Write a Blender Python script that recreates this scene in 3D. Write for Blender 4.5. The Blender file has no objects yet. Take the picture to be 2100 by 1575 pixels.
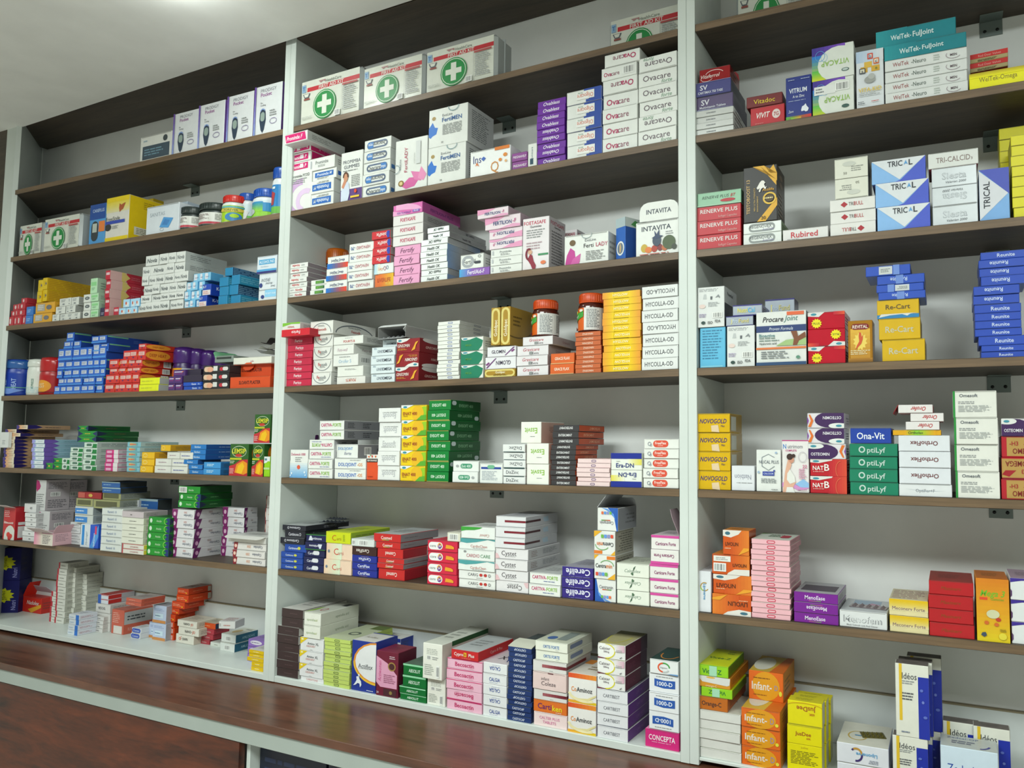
import bpy, bmesh, math, random
from mathutils import Matrix, Vector
PI = math.pi
C = bpy.context.scene.collection
random.seed(7)
# ---------------------------------------------------------------- camera, light, exposure
W, H = 2100.0, 1575.0
S = 1.2                       # metres per survey unit
Z0 = 1.75                     # height of the fourth shelf above the floor
F_PX = 1536.505
CAM = Vector((1.47974 * S, -1.25565 * S, -0.13908 * S + Z0))
YAW, PITCH, ROLL, PX, PY = 0.44815, 0.0744, 0.0023, 214.851, 12.735
FW = Vector((-math.sin(YAW) * math.cos(PITCH), math.cos(YAW) * math.cos(PITCH), math.sin(PITCH)))
_r = Vector((math.cos(YAW), math.sin(YAW), 0))
_u = _r.cross(FW)
RT = _r * math.cos(ROLL) + _u * math.sin(ROLL)
UP = -_r * math.sin(ROLL) + _u * math.cos(ROLL)
cd = bpy.data.cameras.new('camera')
cam = bpy.data.objects.new('camera', cd)
C.objects.link(cam)
m = Matrix.Identity(4)
for i in range(3):
    m[i][0], m[i][1], m[i][2], m[i][3] = RT[i], UP[i], -FW[i], CAM[i]
cam.matrix_world = m
cd.sensor_width = 36.0
cd.lens = F_PX / W * 36.0
cd.shift_x = -PX / W
cd.shift_y = PY / W
cd.clip_start = 0.02
sc = bpy.context.scene
sc.camera = cam
sc.view_settings.view_transform = 'Standard'
sc.view_settings.look = 'None'
sc.view_settings.gamma = 1.0
sc.view_settings.use_curve_mapping = False
sc.view_settings.exposure = 0.42
wd = bpy.data.worlds.new('world')
sc.world = wd
wd.use_nodes = True
wd.node_tree.nodes['Background'].inputs[0].default_value = (0.80, 0.86, 0.84, 1)
wd.node_tree.nodes['Background'].inputs[1].default_value = 0.05

def area(name, loc, sx, sy, power, col=(0.91, 1.0, 0.965), aim=None):
    l = bpy.data.lights.new(name, 'AREA')
    l.shape = 'RECTANGLE'; l.size = sx; l.size_y = sy; l.energy = power; l.color = col
    o = bpy.data.objects.new(name, l); C.objects.link(o)
    o.location = loc
    if aim: o.rotation_euler = (Vector(aim) - Vector(loc)).to_track_quat('-Z', 'Y').to_euler()
    return o

ZC = 0.84683 * S + Z0         # ceiling height
area('ceiling_panel_light', (0.7, -1.8, ZC - .03), 1.2, .6, 46)
area('ceiling_panel_light', (-1.3, -1.8, ZC - .03), 1.0, .6, 17)
area('ceiling_panel_light', (2.5, -1.9, ZC - .03), 1.0, .6, 30)
def emit(name, col, st):
    mt = bpy.data.materials.new(name); mt.use_nodes = True
    b = mt.node_tree.nodes['Principled BSDF']
    b.inputs['Emission Color'].default_value = (*col, 1); b.inputs['Emission Strength'].default_value = st
    b.inputs['Base Color'].default_value = (.8, .8, .8, 1)
    return mt

# ---------------------------------------------------------------- materials
MATS = {}
def lin(c):
    return tuple((v / 12.92 if v <= 0.04045 else ((v + 0.055) / 1.055) ** 2.4) for v in c)
def hexc(h):
    return lin(tuple(int(h[i:i + 2], 16) / 255 for i in (0, 2, 4)))
def card(h, rough=0.42, metal=0.0):
    """printed carton board: flat ink colour with a faint fibre mottling and a soft gloss"""
    key = (h, rough, metal)
    if key in MATS: return MATS[key]
    mt = bpy.data.materials.new('card_' + h); mt.use_nodes = True
    n = mt.node_tree.nodes; l = mt.node_tree.links; b = n['Principled BSDF']
    c = hexc(h)
    ns = n.new('ShaderNodeTexNoise'); ns.inputs['Scale'].default_value = 60; ns.inputs['Detail'].default_value = 2
    tc = n.new('ShaderNodeTexCoord'); l.new(tc.outputs['Object'], ns.inputs['Vector'])
    mx = n.new('ShaderNodeMix'); mx.data_type = 'RGBA'
    mx.inputs[6].default_value = (*[v * 0.93 for v in c], 1); mx.inputs[7].default_value = (*[min(1, v * 1.05) for v in c], 1)
    l.new(ns.outputs['Fac'], mx.inputs[0]); l.new(mx.outputs[2], b.inputs['Base Color'])
    b.inputs['Roughness'].default_value = rough
    b.inputs['Metallic'].default_value = metal
    b.inputs['Specular IOR Level'].default_value = .35
    MATS[key] = mt
    return mt
def plain(name, h, rough=0.5, metal=0.0, spec=0.5, alpha=1.0, trans=0.0):
    if name in MATS: return MATS[name]
    mt = bpy.data.materials.new(name); mt.use_nodes = True
    n = mt.node_tree.nodes; l = mt.node_tree.links; b = n['Principled BSDF']
    c = hexc(h)
    ns = n.new('ShaderNodeTexNoise'); ns.inputs['Scale'].default_value = 9; ns.inputs['Detail'].default_value = 6
    tc = n.new('ShaderNodeTexCoord'); l.new(tc.outputs['Object'], ns.inputs['Vector'])
    mx = n.new('ShaderNodeMix'); mx.data_type = 'RGBA'
    mx.inputs[6].default_value = (*[v * 0.90 for v in c], 1); mx.inputs[7].default_value = (*[min(1, v * 1.08) for v in c], 1)
    l.new(ns.outputs['Fac'], mx.inputs[0]); l.new(mx.outputs[2], b.inputs['Base Color'])
    b.inputs['Roughness'].default_value = rough; b.inputs['Metallic'].default_value = metal
    b.inputs['Specular IOR Level'].default_value = spec
    b.inputs['Alpha'].default_value = alpha
    b.inputs['Transmission Weight'].default_value = trans
    MATS[name] = mt
    return mt
def wood(name, dark, light, rough, scale=(1.2, 14, 14), spec=0.5, bump=0.0):
    if name in MATS: return MATS[name]
    mt = bpy.data.materials.new(name); mt.use_nodes = True
    n = mt.node_tree.nodes; l = mt.node_tree.links; b = n['Principled BSDF']
    tc = n.new('ShaderNodeTexCoord'); mp = n.new('ShaderNodeMapping')
    mp.inputs['Scale'].default_value = scale
    l.new(tc.outputs['Object'], mp.inputs['Vector'])
    n1 = n.new('ShaderNodeTexNoise'); n1.inputs['Scale'].default_value = 2.2; n1.inputs['Detail'].default_value = 9; n1.inputs['Roughness'].default_value = 0.62; n1.inputs['Distortion'].default_value = 0.9
    l.new(mp.outputs[0], n1.inputs['Vector'])
    n2 = n.new('ShaderNodeTexNoise'); n2.inputs['Scale'].default_value = 14; n2.inputs['Detail'].default_value = 4
    l.new(mp.outputs[0], n2.inputs['Vector'])
    ad = n.new('ShaderNodeMath'); ad.operation = 'MULTIPLY_ADD'; ad.inputs[1].default_value = 0.35
    l.new(n2.outputs['Fac'], ad.inputs[0]); l.new(n1.outputs['Fac'], ad.inputs[2])
    cr = n.new('ShaderNodeValToRGB')
    cr.color_ramp.elements[0].position = 0.42; cr.color_ramp.elements[0].color = (*hexc(dark), 1)
    cr.color_ramp.elements[1].position = 0.92; cr.color_ramp.elements[1].color = (*hexc(light), 1)
    l.new(ad.outputs[0], cr.inputs[0]); l.new(cr.outputs[0], b.inputs['Base Color'])
    b.inputs['Roughness'].default_value = rough; b.inputs['Specular IOR Level'].default_value = spec
    if bump:
        bp = n.new('ShaderNodeBump'); bp.inputs['Strength'].default_value = bump; bp.inputs['Distance'].default_value = 0.001
        l.new(ad.outputs[0], bp.inputs['Height']); l.new(bp.outputs[0], b.inputs['Normal'])
    MATS[name] = mt
    return mt

# ---------------------------------------------------------------- object helpers
def tag(o, label=None, cat=None, group=None, kind=None):
    if label: o['label'] = label
    if cat: o['category'] = cat
    if group: o['group'] = group
    if kind: o['kind'] = kind
    return o
def empty(name, loc=(0, 0, 0)):
    o = bpy.data.objects.new(name, None); C.objects.link(o); o.location = loc; o.empty_display_size = 0.02
    return o
def link(name, me, parent=None, mat4=None):
    o = bpy.data.objects.new(name, me); C.objects.link(o)
    if parent: o.parent = parent
    if mat4 is not None: o.matrix_local = mat4
    return o
def mesh_of(name, bm, mats):
    me = bpy.data.meshes.new(name)
    bm.normal_update(); bm.to_mesh(me); bm.free()
    for x in (mats if isinstance(mats, (list, tuple)) else [mats]): me.materials.append(x)
    return me
def bx(bm, x0, x1, y0, y1, z0, z1, bev=0.0, mi=0):
    g = bmesh.ops.create_cube(bm, size=1.0)
    vs = g['verts']
    for v in vs:
        v.co = Vector((x0 + (v.co.x + .5) * (x1 - x0), y0 + (v.co.y + .5) * (y1 - y0), z0 + (v.co.z + .5) * (z1 - z0)))
    fs = set(f for v in vs for f in v.link_faces)
    for f in fs: f.material_index = mi
    if bev > 0:
        es = list(set(e for v in vs for e in v.link_edges))
        r = bmesh.ops.bevel(bm, geom=es, offset=bev, segments=1, affect='EDGES', profile=0.5)
        for f in r['faces']: f.material_index = mi
def lathe(bm, prof, seg=28, mi=0, cx=0, cy=0):
    rings = []
    for r, z in prof:
        if r < 1e-6: rings.append([bm.verts.new((cx, cy, z))])
        else: rings.append([bm.verts.new((cx + r * math.cos(2 * PI * i / seg), cy + r * math.sin(2 * PI * i / seg), z)) for i in range(seg)])
    for a, b in zip(rings, rings[1:]):
        for i in range(seg):
            j = (i + 1) % seg
            if len(a) == 1 and len(b) == 1: continue
            if len(a) == 1: f = bm.faces.new((a[0], b[j], b[i]))
            elif len(b) == 1: f = bm.faces.new((a[i], a[j], b[0]))
            else: f = bm.faces.new((a[i], a[j], b[j], b[i]))
            f.material_index = mi; f.smooth = True

# ---------------------------------------------------------------- the three bays of shelving (frames measured on site)
ANG = {'M': (0, 0, 0), 'L': (-.018, 0.02154, -0.00657), 'R': (1.0167, 0.03005, -0.00605)}   # bend in plan and slope of the boards
def frame(px, a, s):
    p = Vector((px * S, 0, Z0)); sh = Matrix.Identity(4); sh[2][0] = s
    return Matrix.Translation(p) @ Matrix.Rotation(a, 4, 'Z') @ sh @ Matrix.Translation(-p)
BAY = {k: frame(*v) for k, v in ANG.items()}
def fr(b, p, level=False):
    px, a, s = ANG[b]
    q = Matrix.Translation(BAY[b] @ Vector(p)) @ Matrix.Rotation(a, 4, 'Z')
    return q if level else q @ Matrix.Rotation(-s, 4, 'Y')
BINV = {k: v.inverted() for k, v in BAY.items()}
BN = {'L': 'left', 'M': 'middle', 'R': 'right'}
ZS = [None] + [v * S + Z0 for v in (0.63606, 0.4256, 0.21377, 0.0, -0.21463, -0.42658, -0.6706)]
SHN = [None, 'top shelf', 'second shelf', 'third shelf', 'fourth shelf', 'fifth shelf', 'sixth shelf', 'bottom shelf']
TH = 0.01412 * S
DEP = 0.1748 * S
ZW = -0.68473 * S + Z0        # worktop surface
def ray(b, u, v):
    d = RT * ((u - W / 2 - PX) / F_PX) - UP * ((v - H / 2 - PY) / F_PX) + FW
    mi = BINV[b]
    return mi @ CAM, (mi.to_3x3() @ d)
def at_y(b, u, v, y):
    o, d = ray(b, u, v)
    t = (y - o.y) / d.y
    p = o + d * t
    return p.x, p.z
def at_z(b, u, v, z):
    o, d = ray(b, u, v)
    t = (z - o.z) / d.z
    p = o + d * t
    return p.x, p.y
# ---------------------------------------------------------------- print on cartons
_TX = {}
def text_mesh(s, fl=''):
    """lettering outline -> (verts 2D with x from 0, baseline 0), triangles, width, height"""
    key = (s, fl)
    if key in _TX: return _TX[key]
    cu = bpy.data.curves.new('t', 'FONT')
    cu.body = s; cu.size = 1.0; cu.resolution_u = 2; cu.fill_mode = 'FRONT'
    if 'b' in fl: cu.offset = 0.014
    if 'i' in fl: cu.shear = 0.28
    ob = bpy.data.objects.new('t', cu)
    me = bpy.data.meshes.new_from_object(ob)
    vs = [(v.co.x, v.co.y) for v in me.vertices]
    ps = [tuple(p.vertices) for p in me.polygons]
    bpy.data.objects.remove(ob); bpy.data.curves.remove(cu); bpy.data.meshes.remove(me)
    if not vs: vs, ps = [(0, 0), (1, 0), (1, 1)], []
    x0 = min(v[0] for v in vs); x1 = max(v[0] for v in vs); y0 = min(v[1] for v in vs); y1 = max(v[1] for v in vs)
    cy = 0.36 if y1 - y0 > 0.3 else (y0 + y1) / 2
    r = ([(v[0] - (x0 + x1) / 2, v[1] - cy) for v in vs], ps, x1 - x0, 0.72)
    _TX[key] = r
    return r
def clip(poly):
    for ax, lim, sg in ((0, 0.0, 1), (0, 1.0, -1), (1, 0.0, 1), (1, 1.0, -1)):
        out = []
        for i in range(len(poly)):
            a, b = poly[i - 1], poly[i]
            ia, ib = (a[ax] - lim) * sg >= 0, (b[ax] - lim) * sg >= 0
            if ia != ib:
                t = (lim - a[ax]) / (b[ax] - a[ax]); out.append((a[0] + (b[0] - a[0]) * t, a[1] + (b[1] - a[1]) * t))
            if ib: out.append(b)
        poly = out
        if len(poly) < 3: return None
    return poly
def mixc(a, b, t):
    return ''.join('%02x' % round(int(a[i:i + 2], 16) * (1 - t) + int(b[i:i + 2], 16) * t) for i in (0, 2, 4))
def decals(items, w, h):
    """items in face fractions -> [(colour, layer, [polys])]"""
    out = []
    for k, it in enumerate(items):
        ty = it[0]; ps = []; col = None
        if ty == 'r': _, x0, y0, x1, y1, col = it; ps = [[(x0, y0), (x1, y0), (x1, y1), (x0, y1)]]
        elif ty == 'p': _, pts, col = it; ps = [list(pts)]
        elif ty == 'e':
            _, cx, cy, rx, ry, col = it; ps = [[(cx + rx * math.cos(a * PI / 10), cy + ry * math.sin(a * PI / 10)) for a in range(20)]]
        elif ty == 'o' or ty == 'a':       # ring / arc:  cx cy rx ry thickness(of rx) colour [a0 a1]
            cx, cy, rx, ry, th, col = it[1:7]; a0, a1 = (it[7], it[8]) if len(it) > 8 else (0, 360)
            n = 20; th2 = th * rx * w / h
            for i in range(n):
                t0 = math.radians(a0 + (a1 - a0) * i / n); t1 = math.radians(a0 + (a1 - a0) * (i + 1) / n)
                ps.append([(cx + rx * math.cos(t0), cy + ry * math.sin(t0)), (cx + rx * math.cos(t1), cy + ry * math.sin(t1)),
                           (cx + (rx - th * rx) * math.cos(t1), cy + (ry - th2) * math.sin(t1)), (cx + (rx - th * rx) * math.cos(t0), cy + (ry - th2) * math.sin(t0))])
        elif ty == 'c':                    # capsule outline: x0 y0 x1 y1 colour, optional filled
            x0, y0, x1, y1, col = it[1:6]; fill = len(it) > 6
            r = min((y1 - y0) * h, (x1 - x0) * w) / 2; rx, ry = r / w, r / h; pts = []
            for cxx, cyy, a0 in ((x1 - rx, y1 - ry, 0), (x0 + rx, y1 - ry, 90), (x0 + rx, y0 + ry, 180), (x1 - rx, y0 + ry, 270)):
                for a in range(0, 91, 30): t = math.radians(a0 + a); pts.append((cxx + rx * math.cos(t), cyy + ry * math.sin(t)))
            if fill: ps = [pts]
            else:
                mx, my = (x0 + x1) / 2, (y0 + y1) / 2; q = 0.22 * min((y1 - y0) * h, (x1 - x0) * w)
                fx = 1 - 2 * q / ((x1 - x0) * w); fy = 1 - 2 * q / ((y1 - y0) * h)
                inn = [(mx + (x - mx) * fx, my + (y - my) * fy) for x, y in pts]
                ps = [[pts[i - 1], pts[i], inn[i], inn[i - 1]] for i in range(len(pts))]
        elif ty == 'g':                    # colour ramp strip
            _, x0, y0, x1, y1, ca, cb = it
            for i in range(8):
                out.append((mixc(ca, cb, i / 7), k, [[(x0 + (x1 - x0) * i / 8, y0), (x0 + (x1 - x0) * (i + 1) / 8, y0), (x0 + (x1 - x0) * (i + 1) / 8, y1), (x0 + (x1 - x0) * i / 8, y1)]]))
            continue
        elif ty == 'v':                    # vertical ramp
            _, x0, y0, x1, y1, ca, cb = it
            for i in range(8):
                out.append((mixc(ca, cb, i / 7), k, [[(x0, y0 + (y1 - y0) * i / 8), (x1, y0 + (y1 - y0) * i / 8), (x1, y0 + (y1 - y0) * (i + 1) / 8), (x0, y0 + (y1 - y0) * (i + 1) / 8)]]))
            continue
        elif ty == 'f':                    # lines of fine print
            _, x0, y0, x1, y1, n, col = it
            rr = random.Random(n * 7 + int(x0 * 100))
            for i in range(n):
                yy = y1 - (i + .5) * (y1 - y0) / n; hh = (y1 - y0) / n * 0.22; x = x0
                xe = x1 - (x1 - x0) * rr.random() * 0.3
                while x < xe - 0.01:
                    l = (x1 - x0) * rr.uniform(.08, .3); ps.append([(x, yy - hh), (min(xe, x + l), yy - hh), (min(xe, x + l), yy + hh), (x, yy + hh)]); x += l + (x1 - x0) * .035
        elif ty == 'b':                    # barcode
            _, x0, y0, x1, y1 = it; col = '303236'; out.append(('e6e7e3', k, [[(x0, y0), (x1, y0), (x1, y1), (x0, y1)]])); k += .4
            rr = random.Random(5); x = x0 + (x1 - x0) * .1; e = x1 - (x1 - x0) * .1
            while x < e: l = (x1 - x0) * rr.choice((.02, .02, .04, .06)); ps.append([(x, y0 + (y1 - y0) * .12), (x + l, y0 + (y1 - y0) * .12), (x + l, y1 - (y1 - y0) * .12), (x, y1 - (y1 - y0) * .12)]); x += l + (x1 - x0) * rr.choice((.025, .05))
        elif ty == 's':                    # starburst
            _, cx, cy, rx, ry, col = it; ps = []
            pts = [(cx + rx * (1 if i % 2 else .74) * math.cos(i * PI / 12), cy + ry * (1 if i % 2 else .74) * math.sin(i * PI / 12)) for i in range(24)]
            ps = [[(cx, cy), pts[i - 1], pts[i]] for i in range(24)]
        elif ty == 't':                    # lettering: text x y height colour maxwidth flags rot
            txt, x, y, th, col = it[1:6]; mw = it[6] if len(it) > 6 else 0.9; fl = it[7] if len(it) > 7 else ''; rot = it[8] if len(it) > 8 else 0
            vs, fs, tw, hh = text_mesh(txt, fl)
            bw, bh = (w, h) if rot % 180 == 0 else (h, w)
            sy = th * bh / hh; sx = min(sy * 1.05, mw * bw / tw)
            if sx < sy * 0.74: sy = sx / 0.74
            ca, sa = round(math.cos(math.radians(rot))), round(math.sin(math.radians(rot)))
            P = [(x + (vx * sx * ca - vy * sy * sa) / w, y + (vx * sx * sa + vy * sy * ca) / h) for vx, vy in vs]
            inside = all(-.001 <= a <= 1.001 and -.001 <= b <= 1.001 for a, b in P)
            ps = [[P[i] for i in f] for f in fs]
            if inside: out.append((col, k, ps, 1)); continue
        out.append((col, k, [q for q in (clip(p) for p in ps) if q]))
    return out
def put(bm, mats, dec, fmap, flip=False):
    for d in dec:
        col, k, ps = d[:3]
        mt = card(col)
        if mt not in mats: mats.append(mt)
        mi = mats.index(mt)
        for p in ps:
            q = [(1 - x, 1 - y) for x, y in p] if flip else p
            if len(q) > 2:
                a = sum(q[i - 1][0] * q[i][1] - q[i][0] * q[i - 1][1] for i in range(len(q)))
                if abs(a) < 1e-7: continue
                if a < 0: q = q[::-1]
            try:
                f = bm.faces.new([bm.verts.new(fmap(x, y, k)) for x, y in q]); f.material_index = mi
            except ValueError: pass
EPS = 0.00022
_BX = {}
def carton_mesh(dn, w, d, h, flip):
    key = (dn, round(w, 3), round(d, 3), round(h, 4), flip)
    if key in _BX: return _BX[key]
    w, d, h = round(w, 3), round(d, 3), round(h, 4)
    D = DES[dn]
    rough, metal = D.get('ro', 0.38), D.get('me', 0.0)
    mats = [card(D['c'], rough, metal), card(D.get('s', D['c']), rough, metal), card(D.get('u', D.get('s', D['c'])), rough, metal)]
    bm = bmesh.new()
    bx(bm, -w / 2, w / 2, -d / 2, d / 2, 0, h, min(0.0009, h * .06))
    bm.normal_update()
    for f in bm.faces:
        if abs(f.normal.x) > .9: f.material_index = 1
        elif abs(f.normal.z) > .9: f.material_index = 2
    y = -d / 2; x = w / 2
    fr = D.get('f', [])
    # closing flap seam of the end panel
    seam = [('r', .03, .955, .97, .985, mixc(D['c'], '55564f', .45))] if h < w * 0.8 else []
    put(bm, mats, decals(seam + fr, w, h), lambda a, b, k: (-w / 2 + a * w, y - EPS * (k + 1), b * h), flip)
    sd = D.get('sd')
    if sd is None:
        sd = [('f', .12, .25, .7, .75, 3, mixc(D.get('s', D['c']), '444444', .4))] if d > .05 else []
    elif sd == 'same': sd = fr
    put(bm, mats, decals(sd, d, h), lambda a, b, k: (x + EPS * (k + 1), -d / 2 + a * d, b * h), flip)
    tp = D.get('t')
    if tp is None:
        tp = [('f', .2, .3, .8, .7, 3, mixc(D.get('u', D.get('s', D['c'])), '444444', .35))]
    put(bm, mats, decals(tp, w, d), lambda a, b, k: (-w / 2 + a * w, -d / 2 + b * d, h + EPS * (k + 1)))
    me = mesh_of(dn + '_carton', bm, mats)
    _BX[key] = me
    return me

# ---------------------------------------------------------------- placing cartons
ORD = ['', 'first', 'second', 'third', 'fourth', 'fifth', 'sixth', 'seventh', 'eighth', 'ninth', 'tenth', 'eleventh', 'twelfth', 'thirteenth', 'fourteenth', 'fifteenth']
LAB = {}
def uniq(lab):
    LAB[lab] = LAB.get(lab, 0) + 1
    return lab
def kind_name(b, s, w, h, d):  # names go by bay, shelf and proportions, not by contents
    if b == 'L' and s in (3, 4): return 'small_carton'  # every small carton on these two shelves, whatever it holds
    if h > w * .95: return 'upright_carton'
    if h < w * .34: return {'L': 'left_flat_carton', 'M': 'flat_carton', 'R': 'thin_carton'}[b]  # flat cartons are one kind, only named apart by bay
    return 'right_oblong_carton' if b == 'R' else 'oblong_carton'  # ordinary oblong cartons, also named apart by bay; contents unknown
def place(b, x0, x1, yo, z, d, yaw=0.0, tilt=0.0, roll=0.0):
    """matrix for a thing whose front left bottom corner is x0, front face x0..x1 at depth yo"""
    w = x1 - x0
    return fr(b, (x0 + w / 2, yo, z)) @ Matrix.Rotation(yaw, 4, 'Z') @ Matrix.Rotation(tilt, 4, 'Y') @ Matrix.Rotation(roll, 4, 'X') @ Matrix.Translation((0, d / 2, 0))
ALL = []
def K(b, s, u0, u1, segs, d=0.11, yo=0.006, base=None, yaw=0.0, vb=None, jit=1.0, where=None, nm='medicine_carton', col=None):
    """a stack of cartons. segs from the bottom up: (pattern, design, v of its top left corner[, u0, u1, {options}])"""
    zb = ZS[s]
    if vb is not None: yo = at_z(b, u0, vb, ZS[s])[1]
    if base is not None: zb = at_y(b, u0, base, yo)[1]
    tot = sum(len(g[0]) for g in segs); cnt = 0
    descs = [DES[g[1]]['d'] for g in segs]
    for g in segs:
        pat, dn, vt = g[:3]
        a, c = (g[3], g[4]) if len(g) > 4 else (u0, u1)
        op = g[5] if len(g) > 5 else {}
        y = op.get('yo', yo); dd = op.get('d', d); yw = op.get('yaw', yaw)
        xa, zt = at_y(b, a, vt, y); xb, _ = at_y(b, c, vt, y)
        n = len(pat); h = (zt - zb) / n
        if h < 0.004: print('THIN', b, s, u0, dn, round(h, 4)); h = 0.008
        w = (xb - xa) - 0.0012
        dd = min(dd, DEP - max(y, 0) - .004)
        for i, ch in enumerate(pat):
            cnt += 1
            me = carton_mesh(dn, w, dd, h - 0.0004, ch == 'd')
            q = 2.6 if (n > 3 and h < w * .5) else 1
            jx = random.uniform(-.0005, .0005) * jit * q; jy = random.uniform(0, .004) * jit; jw = random.uniform(-.007, .007) * jit * q
            if y < 0: jy = 0
            o = link(DES[dn].get('n') or kind_name(b, s, w, h, dd), me)
            o.matrix_world = place(b, xa + jx, xa + jx + w, y + jy, zb + i * h, dd, yw + jw)
            de = DES[dn]['d']
            same = descs.count(de) > 1 or n > 1
            sh = BN[b] + ' bay, ' + SHN[s]
            if where: pos = where.replace('#', ORD[cnt])
            elif tot == 1: pos = 'on its own'
            elif not same and cnt == tot: pos = 'on top of its stack'
            elif not same and cnt == 1: pos = 'at bottom of its stack'
            elif same and cnt == tot: pos = 'topmost of its stack'
            else: pos = ORD[cnt] + ' from bottom of its stack'
            if DES[dn].get('pos'): pos = DES[dn]['pos'] + ', ' + pos
            lab = de + ', ' + pos + ', ' + sh
            if len(lab.replace(',', '').split()) > 16: lab = lab.replace(' from bottom of its stack', ' up its stack').replace('topmost of its stack', 'top of stack')
            if len(lab.replace(',', '').split()) > 16: print('LONG', lab)
            tag(o, uniq(lab), 'box', (de + 's, ' + sh) if tot > 1 and n > 1 else None)
            ALL.append((o, lab))
        zb = zb + n * h
    return zb
def child(o, name, bm, mats, label=None):
    c = link(name, mesh_of(name, bm, mats), o)
    if label: c['label'] = label
    return c
# ---------------------------------------------------------------- shelving units, worktop, room
LAM = plain('white_laminate', 'ccd3ce', 0.42)
BAK = plain('grey_back_panel', 'e0e1de', 0.6)
WOD = wood('brown_shelf_laminate', '2e261e', '4f4335', 0.5)
WED = wood('brown_edge_banding', '4c3c2a', '7a6248', 0.45, (1.2, 30, 30))
TOPM = wood('red_brown_worktop', '3a2218', '6e4431', 0.30, (1.0, 9, 9), 0.5)
DOORM = wood('red_brown_door', '1e0a05', '6a2f14', 0.4, (1.6, 3, 9))
STL = plain('zinc_bracket', '6f7a76', 0.45, 0.15)
SCRW = plain('dark_screw', '2a2c2c', 0.4, 0.8)
def board(name, x0, x1, y0, y1, z0, z1, mat, parent, b, bev=.0008, edge=None):
    lv = z1 - z0 > .5
    bm = bmesh.new()
    cx, cy, cz = (x0 + x1) / 2, (y0 + y1) / 2, (z0 + z1) / 2
    bx(bm, x0 - cx, x1 - cx, y0 - cy, y1 - cy, z0 - cz, z1 - cz, bev)
    mats = [mat]
    if edge:
        mats.append(edge); bm.normal_update()
        for f in bm.faces:
            if f.normal.y < -.9: f.material_index = 1
    o = link(name, mesh_of(name, bm, mats), parent)
    o.matrix_local = parent.matrix_world.inverted() @ fr(b, (cx, cy, cz), lv)
    return o
def unit(b, x0, x1, pl, pr, label, ub):
    root = empty('shelving_unit')
    root.matrix_world = fr(b, ((x0 + x1) / 2, DEP / 2, ZW))
    tag(root, label, 'shelves')
    TOP = ZC + .09
    if pl: board('side_panel', pl[0], pl[1], 0, DEP, ZW + .0015, TOP, LAM, root, b)
    if pr: board('side_panel', pr[0], pr[1], 0, DEP, ZW + .001, TOP, LAM, root, b)
    xa = x0 - (.27 if b == 'L' else 0)
    board('back_panel', xa, x1, DEP, DEP + .006, ZW + .02, TOP, BAK, root, b, 0)
    ys = .001
    for k in range(1, 7):
        zt = ZS[k]
        if b == 'L':
            bm = bmesh.new()
            cx, cz = (x0 + x1) / 2, zt - TH / 2
            pts = [(x0 + .001, ys), (x1 - .0004, ys), (x1 - .0004, DEP - .0005), (x0 - .2523 + .002, DEP - .0005)]
            for sgn in (-1, 1):
                vs = [bm.verts.new((x - cx, y, sgn * TH / 2)) for x, y in pts]
                bm.faces.new(vs if sgn > 0 else vs[::-1])
            bm.verts.ensure_lookup_table()
            for i in range(4):
                j = (i + 1) % 4
                f = bm.faces.new((bm.verts[i], bm.verts[j], bm.verts[4 + j], bm.verts[4 + i]))
                if i == 0: f.material_index = 1
            o = link('shelf_board', mesh_of('shelf_board', bm, [WOD, WED]), root)
            o.matrix_local = root.matrix_world.inverted() @ fr(b, (cx, 0, cz))
        else:
            board('shelf_board', x0 + .0004, x1 - .0004, ys, DEP - .0005, zt - TH, zt, WOD, root, b, .0008, WED)
        # steel angle bracket under the board
        xb = at_y(b, ub + (0, 3, 2, -2, -7, -12, -14)[k], 600 if b == 'M' else 550, DEP)[0]
        bm = bmesh.new()
        bx(bm, -.022, .022, -.0018, 0, -.034, 0, .0004)
        bx(bm, -.022, .022, -.034, -.0018, -.0018, 0, .0004)
        br = link('bracket', mesh_of('bracket', bm, STL), root)
        br.matrix_local = root.matrix_world.inverted() @ fr(b, (xb, DEP - .0002, zt - TH - .0002))
        for sx in (-.012, .012):
            bm = bmesh.new(); lathe(bm, [(0, .0016), (.003, .0014), (.0036, 0)], 10)
            sr = link('screw', mesh_of('screw', bm, SCRW), br)
            sr.matrix_local = Matrix.Translation((sx, -.0018, -.022)) @ Matrix.Rotation(PI / 2, 4, 'X')
    board('top_board', x0 - (.2 if b == 'L' else -.0004), x1 - .0004, ys, DEP - .0005, ZC + .012, ZC + .03, WOD, root, b)
    # white plinth shelf with the low upstand at its rear
    z7 = ZS[7]
    if b == 'L': board('base_board', x0 - .2, x1 - .0004, .0015, DEP - .0005, z7 - .016, z7, LAM, root, b)
    else: board('base_board', x0 + .0004, x1 - .0004, .0015, DEP - .0005, z7 - (.016 if b == 'M' else .006), z7, LAM, root, b)
    zl = at_y('M', 707, 1272, DEP - .012)[1]
    board('rear_upstand', x0 - (.24 if b == 'L' else -.0004), x1 - .0004, DEP - .012, DEP - .001, z7 + .0004, zl - .003, plain('off_white_strip', 'c6cac8', .45), root, b, .0004)
    board('upstand_cap', x0 - (.24 if b == 'L' else -.0004), x1 - .0004, DEP - .012, DEP - .001, zl - .003, zl, plain('raw_chipboard_edge', '857a62', .8), root, b, 0)
    return root
u = lambda v: v * S
unitL = unit('L', u(-1.18224), u(-.03565), None, (u(-.03565), u(-.0182)), 'left shelving unit holding small crowded cartons', 391)
unitM = unit('M', 0, u(1.0), (u(-.0178), 0), (u(1.0), u(1.0165)), 'middle shelving unit between the two white dividers', 1037)
unitR = unit('R', u(1.03339), u(2.25), (u(1.0169), u(1.03339)), None, 'right shelving unit running out of the picture', 2047)
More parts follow.
